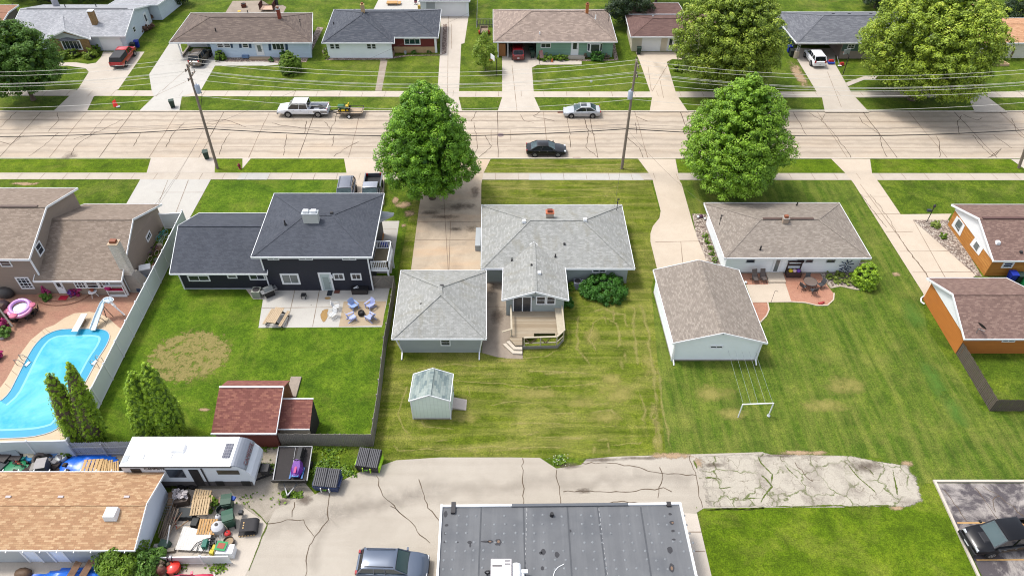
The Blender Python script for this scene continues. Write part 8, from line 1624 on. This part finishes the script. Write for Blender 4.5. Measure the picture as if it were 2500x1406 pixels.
for k in range(3): a = k*2.09; MB().tube(p+Vector((.1*math.cos(a), .1*math.sin(a), .68)), p+Vector((.35*math.cos(a), .35*math.sin(a), 0)), .025).build('leg', m_trim, T)
tag(MB().lathe(p+Vector((0, 0, .73)), [(.12, 0), (.2, .2), (.2, .22), (0, .24)], 10).build('flower_pot', pal((180, 90, 60))), 'terracotta pot on the small white round table', 'pot')
T = thing('metal_chair', 'red metal chair behind the small white round table', 'chair', W(247, 716).to_tuple()); p = W(247, 716); mr = pal((190, 50, 50)); MB().box(p+Vector((0, 0, .42)), (.42, .42, .03)).build('seat', mr, T); MB().ring(p+Vector((0, .2, .7)), (0, 1, 0), .22, .02).build('backrest', mr, T, fix=False); MB().path([p+Vector((-.2, -.2, 0)), p+Vector((-.2, .2, .5)), p+Vector((.2, .2, .5)), p+Vector((.2, -.2, 0))], .02).build('leg', mr, T, fix=False)
p = W(291, 722); T = thing('shelf_unit', 'white two tier shelf with red cloths beside the slide ladder', 'shelf', p.to_tuple()); mb = MB()
for z in (.08, .75, 1.4): mb.box(p+Vector((0, .1, z)), (1.7, .6, .06))
for sx in (-.82, .82):
    for sy in (-.15, .35): mb.box(p+Vector((sx, sy, .75)), (.06, .06, 1.5))
mb.build('frame', m_trim, T, fix=False); MB().box(p+Vector((0, .1, .83)), (1.5, .5, .1)).build('cloth', pal((190, 24, 70)), T); tag(MB().lathe(p+Vector((-.7, .0, .9)), [(0, 0), (.3, .1), (.3, .3), (0, .5)], 10).build('magenta_flowers', pal((200, 40, 120), var=.3, sc=12)), 'magenta bouquet at the left end of the white shelf', 'flowers')
# float on table
p = W(60, 770); T = thing('outdoor_table', 'dark outdoor table with chairs under the pink pool float', 'table', p.to_tuple()); MB().lathe(p+Vector((0, 0, .68)), [(0, 0), (.9, 0), (.9, .04), (0, .04)], 20).build('tabletop', m_dark, T); [MB().tube(p+Vector((.6*math.cos(a), .6*math.sin(a), 0)), p+Vector((.5*math.cos(a), .5*math.sin(a), .68)), .03).build('leg', m_dark, T) for a in (0.5, 2.1, 3.7, 5.3)]
for k, (dx, dy, rz) in enumerate(((1.1, .3, 110), (.9, -.7, 60), (-.1, -1.1, 10), (1.1, -.1, 90))): 
    T2 = thing('metal_chair', ('dark metal chair right of the pink float', 'dark metal chair below right of the pink float', 'dark metal chair nearest the camera under the pink float', 'dark metal chair tucked right under the pink float')[k], 'chair', (p.x+dx, p.y+dy, 0), R(rz)); MB().box((0, 0, .42), (.45, .45, .03)).build('seat', m_black, T2, local=True); MB().beam((0, -.22, .44), (0, -.32, .95), .42, .02, Vector((0, -1, 0))).build('backrest', m_black, T2, local=True); MB().path([(-.2, .2, 0), (-.2, -.2, .5), (.2, -.2, .5), (.2, .2, 0)], .02).build('leg', m_black, T2, local=True, fix=False)
f = p+Vector((-.0, .0, .92)); T = thing('pool_float', 'large pink and white inflatable pool float drying on the dark table', 'pool float', f.to_tuple()); m_pk = M((226, 150, 190), .35, .06, 2, k=.75, coat=.4, name='pink_vinyl'); m_pl = M((206, 150, 216), .35, .06, 2, k=.75, coat=.4)
MB().ring(f, (.1, -.15, 1), .95, .17, 22, 8).build('outer_ring', m_pk, T, smooth=60, fix=False); MB().ring(f+Vector((0, .1, .14)), (.1, -.15, 1), .8, .16, 20, 8).build('inner_ring', m_pl, T, smooth=60, fix=False); MB().lathe(f+Vector((0, .05, -.02)), [(0, .16), (.45, .14), (.72, .05), (.75, -.05)], 18).build('centre', M((216, 222, 240), .4, .2, 5, k=.75), T, smooth=60)
for a in (.4, 3.5, 4.6): MB().lathe(f+Vector((1.0*math.cos(a), 1.0*math.sin(a), -.1)), [(0, 0), (.3, .05), (.34, .2), (.2, .32), (0, .36)], 12).build('lobe', pal((236, 130, 160)), T, smooth=60)
r_ = random.Random(12)
def sack(label, nm, cat, x, y, c, sx, sy, sz, rz=0, z=0, n=9, **k):
    p = W(x, y, 0); mb = MB(); P = []
    mb.lathe((0, 0, 0), [(0, 0), (.42, .02), (.5, .35), (.42, .8), (.2, 1.0), (0, 1.02)], n); q = Matrix.Rotation(R(rz), 3, 'Z'); mb.v = [tuple(q @ Vector((v[0]*sx, v[1]*sy, v[2]*sz))+Vector((p.x, p.y, z))) for v in mb.v]
    return tag(mb.build(nm, pal(c, var=.2, sc=6), smooth=50), label, cat)
sack('grey covered grill by the tan wall at the left edge', 'covered_grill', 'grill', 18, 722, (84, 80, 78), 1.6, 1.2, 1.0); sack('white garden hose heap by the covered grill', 'hose_heap', 'hose', 6, 716, (170, 166, 160), 1.2, .8, .5); sack('dark cushion pile at the left edge of the paving', 'cushion_pile', 'cushions', 8, 755, (66, 50, 60), 1.6, 1.6, .8)
potted('magenta flower basket at the left edge beside the beam', 8, 798, .55, .9, L_mag, seed=210); potted('dark potted shrub at the left edge below the beam', 14, 818, .6, .7, L_dark, seed=211); potted('red flower pot at the far left edge of the paving', -2, 876, .4, .5, L_mag, seed=212)
tag(MB().beam(W(-20, 730, 2.4), W(30, 797, .4), .14, .14).build('timber_beam', m_wwood), 'grey weathered timber beam sloping at the left edge of the patio', 'beam'); tag(MB().box(W(2, 760, .8), (1.1, .5, 1.6)).build('cupboard', M((92, 72, 62), .8)), 'brown cupboard at the left edge of the patio', 'cupboard'); sack('white buckets heap at the left edge', 'bucket', 'bucket', 6, 826, (206, 206, 210), .5, .5, .4)
# bikes by the tan house
def bicycle(label, x, y, rz, c, lean=8, wc=None, s=1.0):
    p = W(x, y); T = thing('bicycle', label, 'bicycle', p.to_tuple(), R(rz)); T.rotation_euler = (R(lean), 0, R(rz)); m = pal(c)
    for dx in (-.5, .5): w_ = MB().ring((dx*s, 0, .33*s), (0, 1, 0), .31*s, .03, 20, 6).build('wheel', m_tyre if wc is None else pal(wc), T, local=True, fix=False)
    MB().path([(-.5*s, 0, .33*s), (-.15*s, 0, .78*s), (.35*s, 0, .75*s), (.0, 0, .33*s), (-.5*s, 0, .33*s)], .025).path([(-.15*s, 0, .85*s), (0, 0, .33*s)], .025).path([(.5*s, 0, .33*s), (.35*s, 0, .95*s)], .025).build('frame', m, T, local=True, fix=False)
    MB().box((-.16*s, 0, .9*s), (.26, .14, .06)).build('saddle', m_black, T, local=True); MB().path([(.3*s, -.28, 1.0*s), (.36*s, 0, .96*s), (.3*s, .28, 1.0*s)], .02).build('handlebar', m_black, T, local=True, fix=False); return T
bicycle('turquoise bicycle nearest the passage gate', 397, 580, 62, (60, 180, 196), wc=(120, 200, 206)); bicycle('pale wheeled bicycle behind the turquoise one', 401, 590, 75, (150, 190, 180), wc=(196, 210, 200)); bicycle('purple bicycle halfway down the passage', 379, 617, 60, (110, 50, 90), wc=(160, 120, 140)); bicycle('bicycle with white wheels lowest in the passage', 376, 630, 70, (90, 60, 60), wc=(210, 190, 180))
for l, nm, ct, x, y, c, a, b, h in (('grey hard shell cooler box in the fence passage', 'cooler_box', 'box', 360, 668, (190, 196, 206), 0, 0, 0),): 
    p = W(x, y); T = thing(nm, l, ct, p.to_tuple(), R(20)); MB().box((0, 0, .4), (1.0, .8, .8)).build('body', pal(c), T, local=True); MB().box((0, 0, .84), (1.05, .85, .1)).build('lid', m_trim, T, local=True)
sack('blue grey covered heap below the cooler box', 'covered_heap', 'tarp', 352, 690, (76, 92, 112), 1.2, .9, .9); sack('dark blue bag in the narrow bottom of the passage', 'bag', 'bag', 345, 708, (50, 66, 92), .9, .9, .6); sack('tan log on the cooler box side', 'log', 'log', 352, 658, (150, 110, 76), .5, .4, .6); sack('grey bag in the passage beside the white wheels', 'bag', 'bag', 384, 640, (130, 130, 124), .6, .6, .5); sack('cream basket between the bicycles', 'basket', 'basket', 391, 602, (206, 196, 170), .7, .5, .4); sack('brown sack below the cream basket', 'sack', 'bag', 388, 610, (150, 120, 90), .7, .5, .3)
# junk beyond the sandy roof
T = thing('backboard', 'grey basketball backboard leaning on the white fence', 'backboard', W(32, 1129).to_tuple()); p = W(32, 1123); MB().loft([[p+Vector((-.75, .25, .9)), p+Vector((.55, .25, 1.1)), p+Vector((.75, .05, .5)), p+Vector((.6, -.1, .0)), p+Vector((-.75, -.1, .0))], [p+Vector((-.75, .31, .9)), p+Vector((.55, .31, 1.1)), p+Vector((.75, .11, .5)), p+Vector((.6, -.04, .0)), p+Vector((-.75, -.04, .0))]]).build('board', M((178, 190, 198), .4), T)
sack('rolled cream carpet by the white fence', 'carpet_roll', 'carpet', 76, 1118, (222, 212, 184), 2.0, .5, .5, -12)
for x, y, r, l in ((97, 1122, .42, 'large grey tyre leaning behind the grey compost bin'), (116, 1122, .32, 'dark smaller tyre right of the large grey tyre')): T = MB().ring(W(x, y, .3), (.3, -.5, .8), r, .14, 20, 8).build('tyre', M((112, 104, 100), .9) if r > .4 else m_tyre, smooth=60, fix=False); tag(T, l, 'tyre')
bin_('grey compost bin with pale square lid in the junk pile', 116, 1152, (96, 100, 112), 10, lid=(170, 166, 166), s=1.2)
T = thing('sandbox', 'green turtle shaped sandbox with a lid in the junk pile', 'sandbox', W(39, 1147).to_tuple()); p = W(39, 1146); m_sg = M((24, 140, 92), .4, .05); MB().lathe(p, [(.5, 0), (.78, .08), (.82, .3), (.7, .34), (.66, .3), (.3, .34), (0, .36)], 20).build('body', m_sg, T, smooth=50); MB().box(p+Vector((.85, .15, .22)), (.3, .25, .14)).box(p+Vector((-.85, -.05, .22)), (.3, .25, .14)).build('handle', m_sg, T, fix=False)
bicycle('red bicycle frame lying in the junk pile', 60, 1128, -30, (226, 90, 80), lean=35, s=.95)
for x, y, c, s_, l, nm in ((82, 1123, (40, 140, 200), .38, 'blue plastic barrel beside the large grey tyre', 'barrel'), (62, 1122, (50, 150, 140), .3, 'teal bucket in front of the rolled carpet', 'bucket'), (136, 1116, (90, 140, 200), .35, 'blue tub by the white fence', 'tub'), (154, 1122, (232, 236, 236), .4, 'white bundle right of the blue tub', 'bundle'), (143, 1129, (130, 130, 136), .42, 'dark metal basin right of the compost bin', 'basin'), (124, 1127, (110, 108, 110), .35, 'grey broken box beside the metal basin', 'box')):
    p = W(x, y); tag(MB().lathe(p, [(s_*.8, 0), (s_, .45), (s_*.95, .5), (s_*.8, .42), (0, .4)], 14).build(nm, pal(c), smooth=40), l, nm)
for x, y, c, d, l in ((20, 1125, (106, 110, 96), (1.2, .8, .08), 'green grey board lying above the turtle sandbox'), (74, 1153, (212, 208, 200), (1.3, .7, .1), 'white planks heap beside the sandbox'), (97, 1146, (150, 146, 140), (.9, .7, .5), 'grey metal rack with white rim beside the compost bin'), (10, 1123, (60, 54, 54), (1.4, .8, .6), 'dark box heap at the left end of the junk pile'), (5, 1140, (46, 60, 66), (1.0, .9, .4), 'dark crate at the left edge of the junk pile'), (45, 1124, (52, 44, 46), (.9, .6, .5), 'black crate under the leaning backboard')):
    tag(MB().box(W(x, y)+Vector((0, 0, d[2]/2+.02)), d, r_.uniform(-.4, .4)).build('junk_box', pal(c, var=.2)), l, 'junk')
for k in range(26):
    x, y = r_.uniform(-10, 180), r_.uniform(1119, 1162); c = r_.choice([(60, 50, 48), (90, 70, 60), (40, 44, 50), (130, 60, 56), (110, 100, 90), (56, 76, 60), (70, 90, 120)]); 
    if k == 0: jb = MB()
    jb.box(W(x, y)+Vector((0, 0, r_.uniform(.08, .3))), (r_.uniform(.2, .6), r_.uniform(.15, .5), r_.uniform(.1, .4)), r_.uniform(0, 3), Euler((r_.uniform(-.4, .4), r_.uniform(-.4, .4), 0)).to_matrix())
tag(jb.build('scrap_litter', M((76, 66, 62), .9, .5, 1.2), fix=False), kind='stuff')
# tarps
def tarp(label, P, h, seed, z0=.0, step=.22, amp=.14):
    pts = px(P); c = sum(pts, Vector())/len(pts); r = random.Random(seed); mb = MB(); x0 = min(p.x for p in pts); x1 = max(p.x for p in pts); y0 = min(p.y for p in pts); y1 = max(p.y for p in pts); nx = int((x1-x0)/step)+1; ny = int((y1-y0)/step)+1
    def inside(x, y):
        k = False; j = len(pts)-1
        for i in range(len(pts)):
            if (pts[i].y > y) != (pts[j].y > y) and x < (pts[j].x-pts[i].x)*(y-pts[i].y)/(pts[j].y-pts[i].y)+pts[i].x: k = not k
            j = i
        return k
    def edge(x, y): return min(((Vector((x, y, 0))-pts[i]).cross((pts[(i+1) % len(pts)]-pts[i]).normalized())).length for i in range(len(pts)))
    from mathutils import noise as nz; g = {}
    for i in range(nx+1):
        for j in range(ny+1):
            x, y = x0+i*step, y0+j*step
            if inside(x, y):
                e = min(edge(x, y)/.7, 1); z = z0+.03+h*e*(.65+.5*nz.noise(Vector((x*.8, y*.8, seed))))+amp*abs(nz.noise(Vector((x*2.2+y*1.1, y*2.6, seed+3))))*e*1.6; g[i, j] = len(mb.v); mb.v.append((x, y, z))
    for (i, j), a in g.items():
        if all(q in g for q in ((i+1, j), (i, j+1), (i+1, j+1))): mb.f.append((a, g[i+1, j], g[i+1, j+1], g[i, j+1]))
    return tag(mb.build('blue_tarp', M((24, 110, 226), .35, .25, 1.6, k=.72, spec=.6, name='blue_tarp'), smooth=40, fix=False), label, 'tarp')
tarp('crumpled blue tarp spread beside the pale wooden frames', [(135, 1160), (140, 1130), (165, 1118), (185, 1106), (230, 1102), (290, 1112), (300, 1135), (290, 1165), (200, 1170)], .35, 4)
tarp('blue tarp over timber at the bottom edge before the outbuilding', [(60, 1412), (75, 1400), (130, 1392), (145, 1386), (240, 1374), (258, 1385), (262, 1430), (60, 1440)], .7, 9)
for k, (x, y) in enumerate(((180, 1392), (212, 1388))): p = W(x, y, .85); tag(MB().box(p, (.5, 1.2, .05), -.25, Euler((.15, 0, 0)).to_matrix()).build('plywood_piece', M((130, 100, 78), .9, .35, 3)), 'brown plywood piece lying on the bottom blue tarp, %s one' % ('left', 'right')[k], 'board')
p = W(262, 1400); tag(MB().path([p+Vector((-.7, 0, .5)), p+Vector((0, 0, 1.1)), p+Vector((.7, 0, .5))], .05).build('white_gable_frame', m_trim, fix=False), 'white peaked frame poking up at the bottom edge', 'frame'); sack('brown weathered stump at the bottom left', 'stump', 'stump', 60, 1402, (110, 84, 62), 1.2, .8, .5)
m_pw = M((226, 188, 134), .8, .15, 4, name='fresh_pine'); m_pw2 = M((214, 186, 146), .85, .2, 3, name='pallet_wood')
def pallet(label, x, y, z, rz, rx=0, ry=0, w_=1.15, l_=1.0, mat=None, n=7):
    p = W(x, y, z); T = thing('pallet', label, 'pallet', p.to_tuple()); T.rotation_euler = (R(rx), R(ry), R(rz)); m = mat or m_pw2; mb = MB()
    for k in range(n): xx = -w_/2+(k+.5)*w_/n; mb.box((xx, 0, .12), (w_/n*.72, l_, .025))
    mb.build('top_boards', m, T, local=True, fix=False); mb = MB()
    for yy in (-l_/2+.05, 0, l_/2-.05): mb.box((0, yy, .06), (w_, .05, .09))
    mb.build('stringers', m, T, local=True, fix=False); mb = MB()
    for xx in (-w_/2+.08, 0, w_/2-.08): mb.box((xx, 0, .005), (.12, l_, .02))
    mb.build('bottom_boards', m, T, local=True, fix=False); return T
pallet('top pallet of the leaning stack, uppermost in the junk yard', 494, 1212, .5, -6, 22, 0, 1.3, 1.0); pallet('pallet below it lying across the leaning stack', 498, 1226, .65, 4, 5, 4); pallet('broad pallet in front of the leaning stack', 490, 1238, .8, 2, 14, -3, 1.35, 1.15); pallet('lone yellow pallet beside the white jug tank', 507, 1286, .4, 0, 12, 2, 1.3, 1.1, M((216, 170, 112), .85, .15, 3))
for k, (x, y, rz, w_) in enumerate(((225, 1141, 4, 1.5), (246, 1143, 12, .9), (262, 1144, 16, .8), (278, 1147, 20, .8))): pallet('pale new pine frame on the blue tarp, %s from the left' % ('first', 'second', 'third', 'fourth')[k], x, y, .5-.06*k, rz, 6, 0, w_, 1.3, m_pw, 5)
# junk yard beside the outbuilding
def barrel(label, nm, x, y, c, r, h, open_=False, tilt=0, inner=None, sm=True):
    p = W(x, y); T = thing(nm, label, nm.replace('_', ' '), p.to_tuple()); T.rotation_euler = (R(tilt), 0, 0); prof = [(r*.85, 0), (r, h*.3), (r, h), (r*.92, h), (r*.9, h*.6), (0, h*.6)] if open_ else [(r*.8, 0), (r, h*.15), (r, h*.75), (r*.6, h*.95), (r*.3, h), (0, h)]
    MB().lathe((0, 0, 0), prof, 16).build('body', pal(c), T, local=True, smooth=40)
    if open_: MB().lathe((0, 0, h*.62), [(0, 0), (r*.88, 0)], 14).build('inside', pal(inner or (34, 36, 36)), T, local=True)
    else: MB().tube((0, 0, h*.98), (0, 0, h*1.05), r*.28, n=12).build('cap', m_dark, T, local=True)
barrel('open dark green barrel between the two green bins', 'barrel', 547, 1256, (60, 76, 72), .38, .8, True); barrel('large white plastic tank with black cap beside the lone pallet', 'tank', 537, 1296, (226, 226, 230), .44, .95); barrel('smaller white jug above the large white tank', 'jug', 538, 1270, (230, 230, 234), .24, .75); barrel('red fuel can below the largest green bin', 'fuel_can', 557, 1304, (226, 60, 60), .22, .35)
barrel('square brown planter with dry soil right of the fence', 'planter', 561, 1326, (84, 74, 66), .38, .4, True, inner=(176, 150, 116)); barrel('black tub above the green dish of red bits', 'tub', 520, 1326, (46, 52, 54), .3, .4, True)
p = W(552, 1346); T = thing('storage_chest', 'white chest carrying a green tray of red bits at the fence end', 'chest', p.to_tuple()); MB().box(p+Vector((.15, -.15, .35)), (1.15, .7, .7)).build('body', m_trim, T); q = p+Vector((-.1, .0, .72)); T2 = thing('tray', 'green tray filled with red bits on the white chest', 'tray', q.to_tuple(), R(-8)); MB().loft([[(-.32, -.28, 0), (.32, -.28, 0), (.32, .28, 0), (-.32, .28, 0)], [(-.38, -.33, .16), (.38, -.33, .16), (.38, .33, .16), (-.38, .33, .16)]]).build('rim', pal((30, 160, 90)), T2, local=True); MB().box((0, 0, .165), (.5, .4, .03)).build('contents', pal((170, 80, 56), var=.4, sc=20), T2, local=True)
p = W(608, 1292); T = thing('folded_mattress', 'folded black rubber mat with wooden slats on the concrete', 'mat', p.to_tuple(), R(6)); mb = MB(); secs = []
for k in range(11): a = -math.pi/2+math.pi*k/10; secs.append([(.45+.32*math.cos(a), -.5, .38+.34*math.sin(a)), (.45+.32*math.cos(a), .5, .38+.34*math.sin(a)), (.45+.22*math.cos(a), .5, .38+.24*math.sin(a)), (.45+.22*math.cos(a), -.5, .38+.24*math.sin(a))])
secs = [[(-.65, -.5, .04), (-.65, .5, .04), (-.65, .5, .14), (-.65, -.5, .14)]]+secs+[[(-.45, -.5, .72), (-.45, .5, .72), (-.45, .5, .62), (-.45, -.5, .62)]]
MB().loft(secs).build('mat', M((60, 58, 60), .8, .1, 3), T, local=True, smooth=40); mb = MB(); [mb.box((-.55+k*.2, -.53, .1), (.1, .05, .08)) for k in range(6)]; [mb.box((-.2, -.25+k*.2, .74), (.08, .1, .03)) for k in range(3)]; mb.build('slat', m_pw, T, local=True, fix=False)
a, b, c, d = W(430, 1345), W(452, 1290), W(520, 1305), W(512, 1350); T = thing('corrugated_sheet', 'white corrugated plastic sheet lying in the junk yard', 'sheet', a.to_tuple()); mb = MB(); n = 26; prev = None
for k in range(n+1):
    t = k/n; p = a.lerp(d, t); q = b.lerp(c, t); z = .25+.03*(k % 2); i = len(mb.v); mb.v += [(p.x, p.y, z), (q.x, q.y, z+.15)]
    if k: mb.f.append((i-2, i, i+1, i-1))
mb.build('panel', M((224, 220, 214), .5, .06, 2, k=.72), T, fix=False)
lg = MB(); lg2 = MB()
for k in range(15): x = 400+r_.uniform(-4, 26); p = W(x-12, 1308+r_.uniform(-8, 8), r_.uniform(.1, .5)); q = W(x+12, 1235+r_.uniform(-12, 14), r_.uniform(.3, .8)); (lg if k % 2 else lg2).tube(p, q, r_.uniform(.025, .06), n=6)
tag(lg.build('branch_bundle', M((120, 104, 90), .95, .25), fix=False), kind='stuff'); tag(lg2.build('branch_bundle', M((150, 134, 118), .95, .25), fix=False), kind='stuff')
for k, (x0, y0, z0, x1, y1, z1, c, l) in enumerate(((412, 1300, .3, 445, 1250, .9, (128, 104, 86), 'brown pole leaning across the branch bundle, lower left'), (430, 1292, .3, 460, 1270, .7, (150, 120, 90), 'tan pole pointing at the lone pallet'), (408, 1325, .5, 415, 1282, 1.4, (220, 222, 226), 'white pipe standing beside the green tub'), (420, 1282, .4, 465, 1281, .5, (150, 146, 140), 'grey rod lying level above the corrugated sheet'), (432, 1290, .3, 425, 1262, .7, (140, 60, 50), 'rusty red stake in the branch bundle'))): tag(MB().tube(W(x0, y0, z0), W(x1, y1, z1), .045).build('pole_piece', pal(c)), l, 'pole')
for x, y, d, c, l, z in ((446, 1225, (1.1, .8, .6), (104, 90, 80), 'brown crate carrying a heap of white rubble', 0), (424, 1230, (.35, 1.2, .8), (130, 104, 76), 'brown barrel shaped wood beside the rubble crate', 0), (455, 1258, (1.4, .8, .45), (34, 44, 50), 'dark plastic tub between rubble and branch bundle', 0), (405, 1333, (.7, .55, .5), (66, 96, 84), 'green grey tub at the lower left of the junk yard', 0), (392, 1340, (.8, .5, .4), (186, 180, 178), 'pale plastic lid beside the green grey tub', 0), (506, 1336, (.35, .6, .6), (40, 120, 104), 'teal green container among black hoses', .1), (528, 1342, (.35, .4, .35), (216, 196, 40), 'yellow crate beside the teal container', .1), (520, 1352, (.3, .3, .3), (220, 206, 50), 'small yellow bucket below the yellow crate', .1), (480, 1280, (.5, .7, .5), (38, 42, 42), 'black box left of the lone pallet', 0), (412, 1345, (1.0, .3, .25), (150, 140, 126), 'grey log lying by the outbuilding corner', 0), (575, 1232, (.5, .3, .15), (30, 80, 180), 'blue lid behind the green bin with ribbed lid', .9), (592, 1258, (.3, .3, .3), (56, 60, 66), 'small dark fan box beside the largest green bin', .3), (543, 1228, (.3, .5, .5), (150, 120, 110), 'pinkish chair frame left of the green bin with ribbed lid', 0)):
    tag(MB().box(W(x, y)+Vector((0, 0, z+d[2]/2)), d, r_.uniform(-.3, .3), taper=.92).build('yard_box', pal(c, var=.2)), l, 'container')
mb = MB(); [mb.box(W(r_.uniform(432, 462), r_.uniform(1208, 1228))+Vector((0, 0, r_.uniform(.6, .9))), (r_.uniform(.1, .3), r_.uniform(.1, .25), .05), r_.uniform(0, 3), Euler((r_.uniform(-.5, .5), r_.uniform(-.5, .5), 0)).to_matrix()) for _ in range(55)]; tag(mb.build('rubble', M((216, 208, 210), .8, .2, 5), fix=False), kind='stuff')
for k, P in enumerate(([(462, 1348), (480, 1325), (505, 1314), (530, 1312)], [(478, 1350), (484, 1330), (500, 1322), (520, 1318)], [(490, 1352), (500, 1338), (512, 1332), (520, 1345)])): pp = [W(a, b, .3+.15*math.sin(i)) for i, (a, b) in enumerate(P)]; tag(MB().path(pp, .035).build('hose', m_black, fix=False), 'black hose arching over the corrugated sheet, %s one' % ('outer', 'middle', 'inner')[k], 'hose')
mb = MB(); 
for k in range(5): mb.tube(W(523+k*3, 1356, .2), W(528+k*4, 1312-k*3, .9), .02, n=5)
tag(mb.build('pipe_rack', M((190, 190, 186), .5, .2), fix=False), 'rack of thin grey rods beside the yellow crate', 'rack')
# ladder frame beside the outbuilding wall
p, q = W(392, 1270, .2), W(408, 1215, 1.3); mb = MB(); 
for s_ in (0, .5): mb.tube(p+Vector((s_, 0, 0)), q+Vector((s_, 0, 0)), .02, n=5)
for k in range(9): a = p.lerp(q, k/8); mb.tube(a, a+Vector((.5, 0, 0)), .015, n=5)
tag(mb.build('wire_ladder', M((120, 124, 128), .5), fix=False), 'thin wire trellis leaning on the outbuilding gable wall', 'trellis')
# red machine and hitch stuff
p = W(426, 1390); T = thing('garden_tiller', 'bright red garden machine with black handle behind the red suv', 'garden machine', p.to_tuple()); mr = M((236, 50, 36), .4, .1, coat=.3); MB().lathe(p, [(.25, .1), (.5, .2), (.5, .5), (.3, .6), (0, .62)], 14).build('housing', mr, T, smooth=40); MB().box(p+Vector((-.45, -.1, .35)), (.5, .4, .35)).build('engine', mr, T); MB().path([p+Vector((-.35, .2, .5)), p+Vector((-.3, .4, 1.1)), p+Vector((0, .4, 1.1)), p+Vector((-.05, .2, .5))], .04).build('handle', m_black, T, fix=False)
for x in (-.2, .25): MB().tube(p+Vector((x-.06, -.3, .2)), p+Vector((x+.06, -.3, .2)), .2, n=12).build('wheel', m_tyre, T)
sack('rusty brown barrel leaning beside the dry grass clump', 'rusty_drum', 'drum', 398, 1400, (140, 96, 84), .9, .7, 1.0); sack('black rubber bag on the gravel near the camper hitch', 'rubber_bag', 'bag', 632, 1145, (46, 46, 48), 1.0, .7, .6)
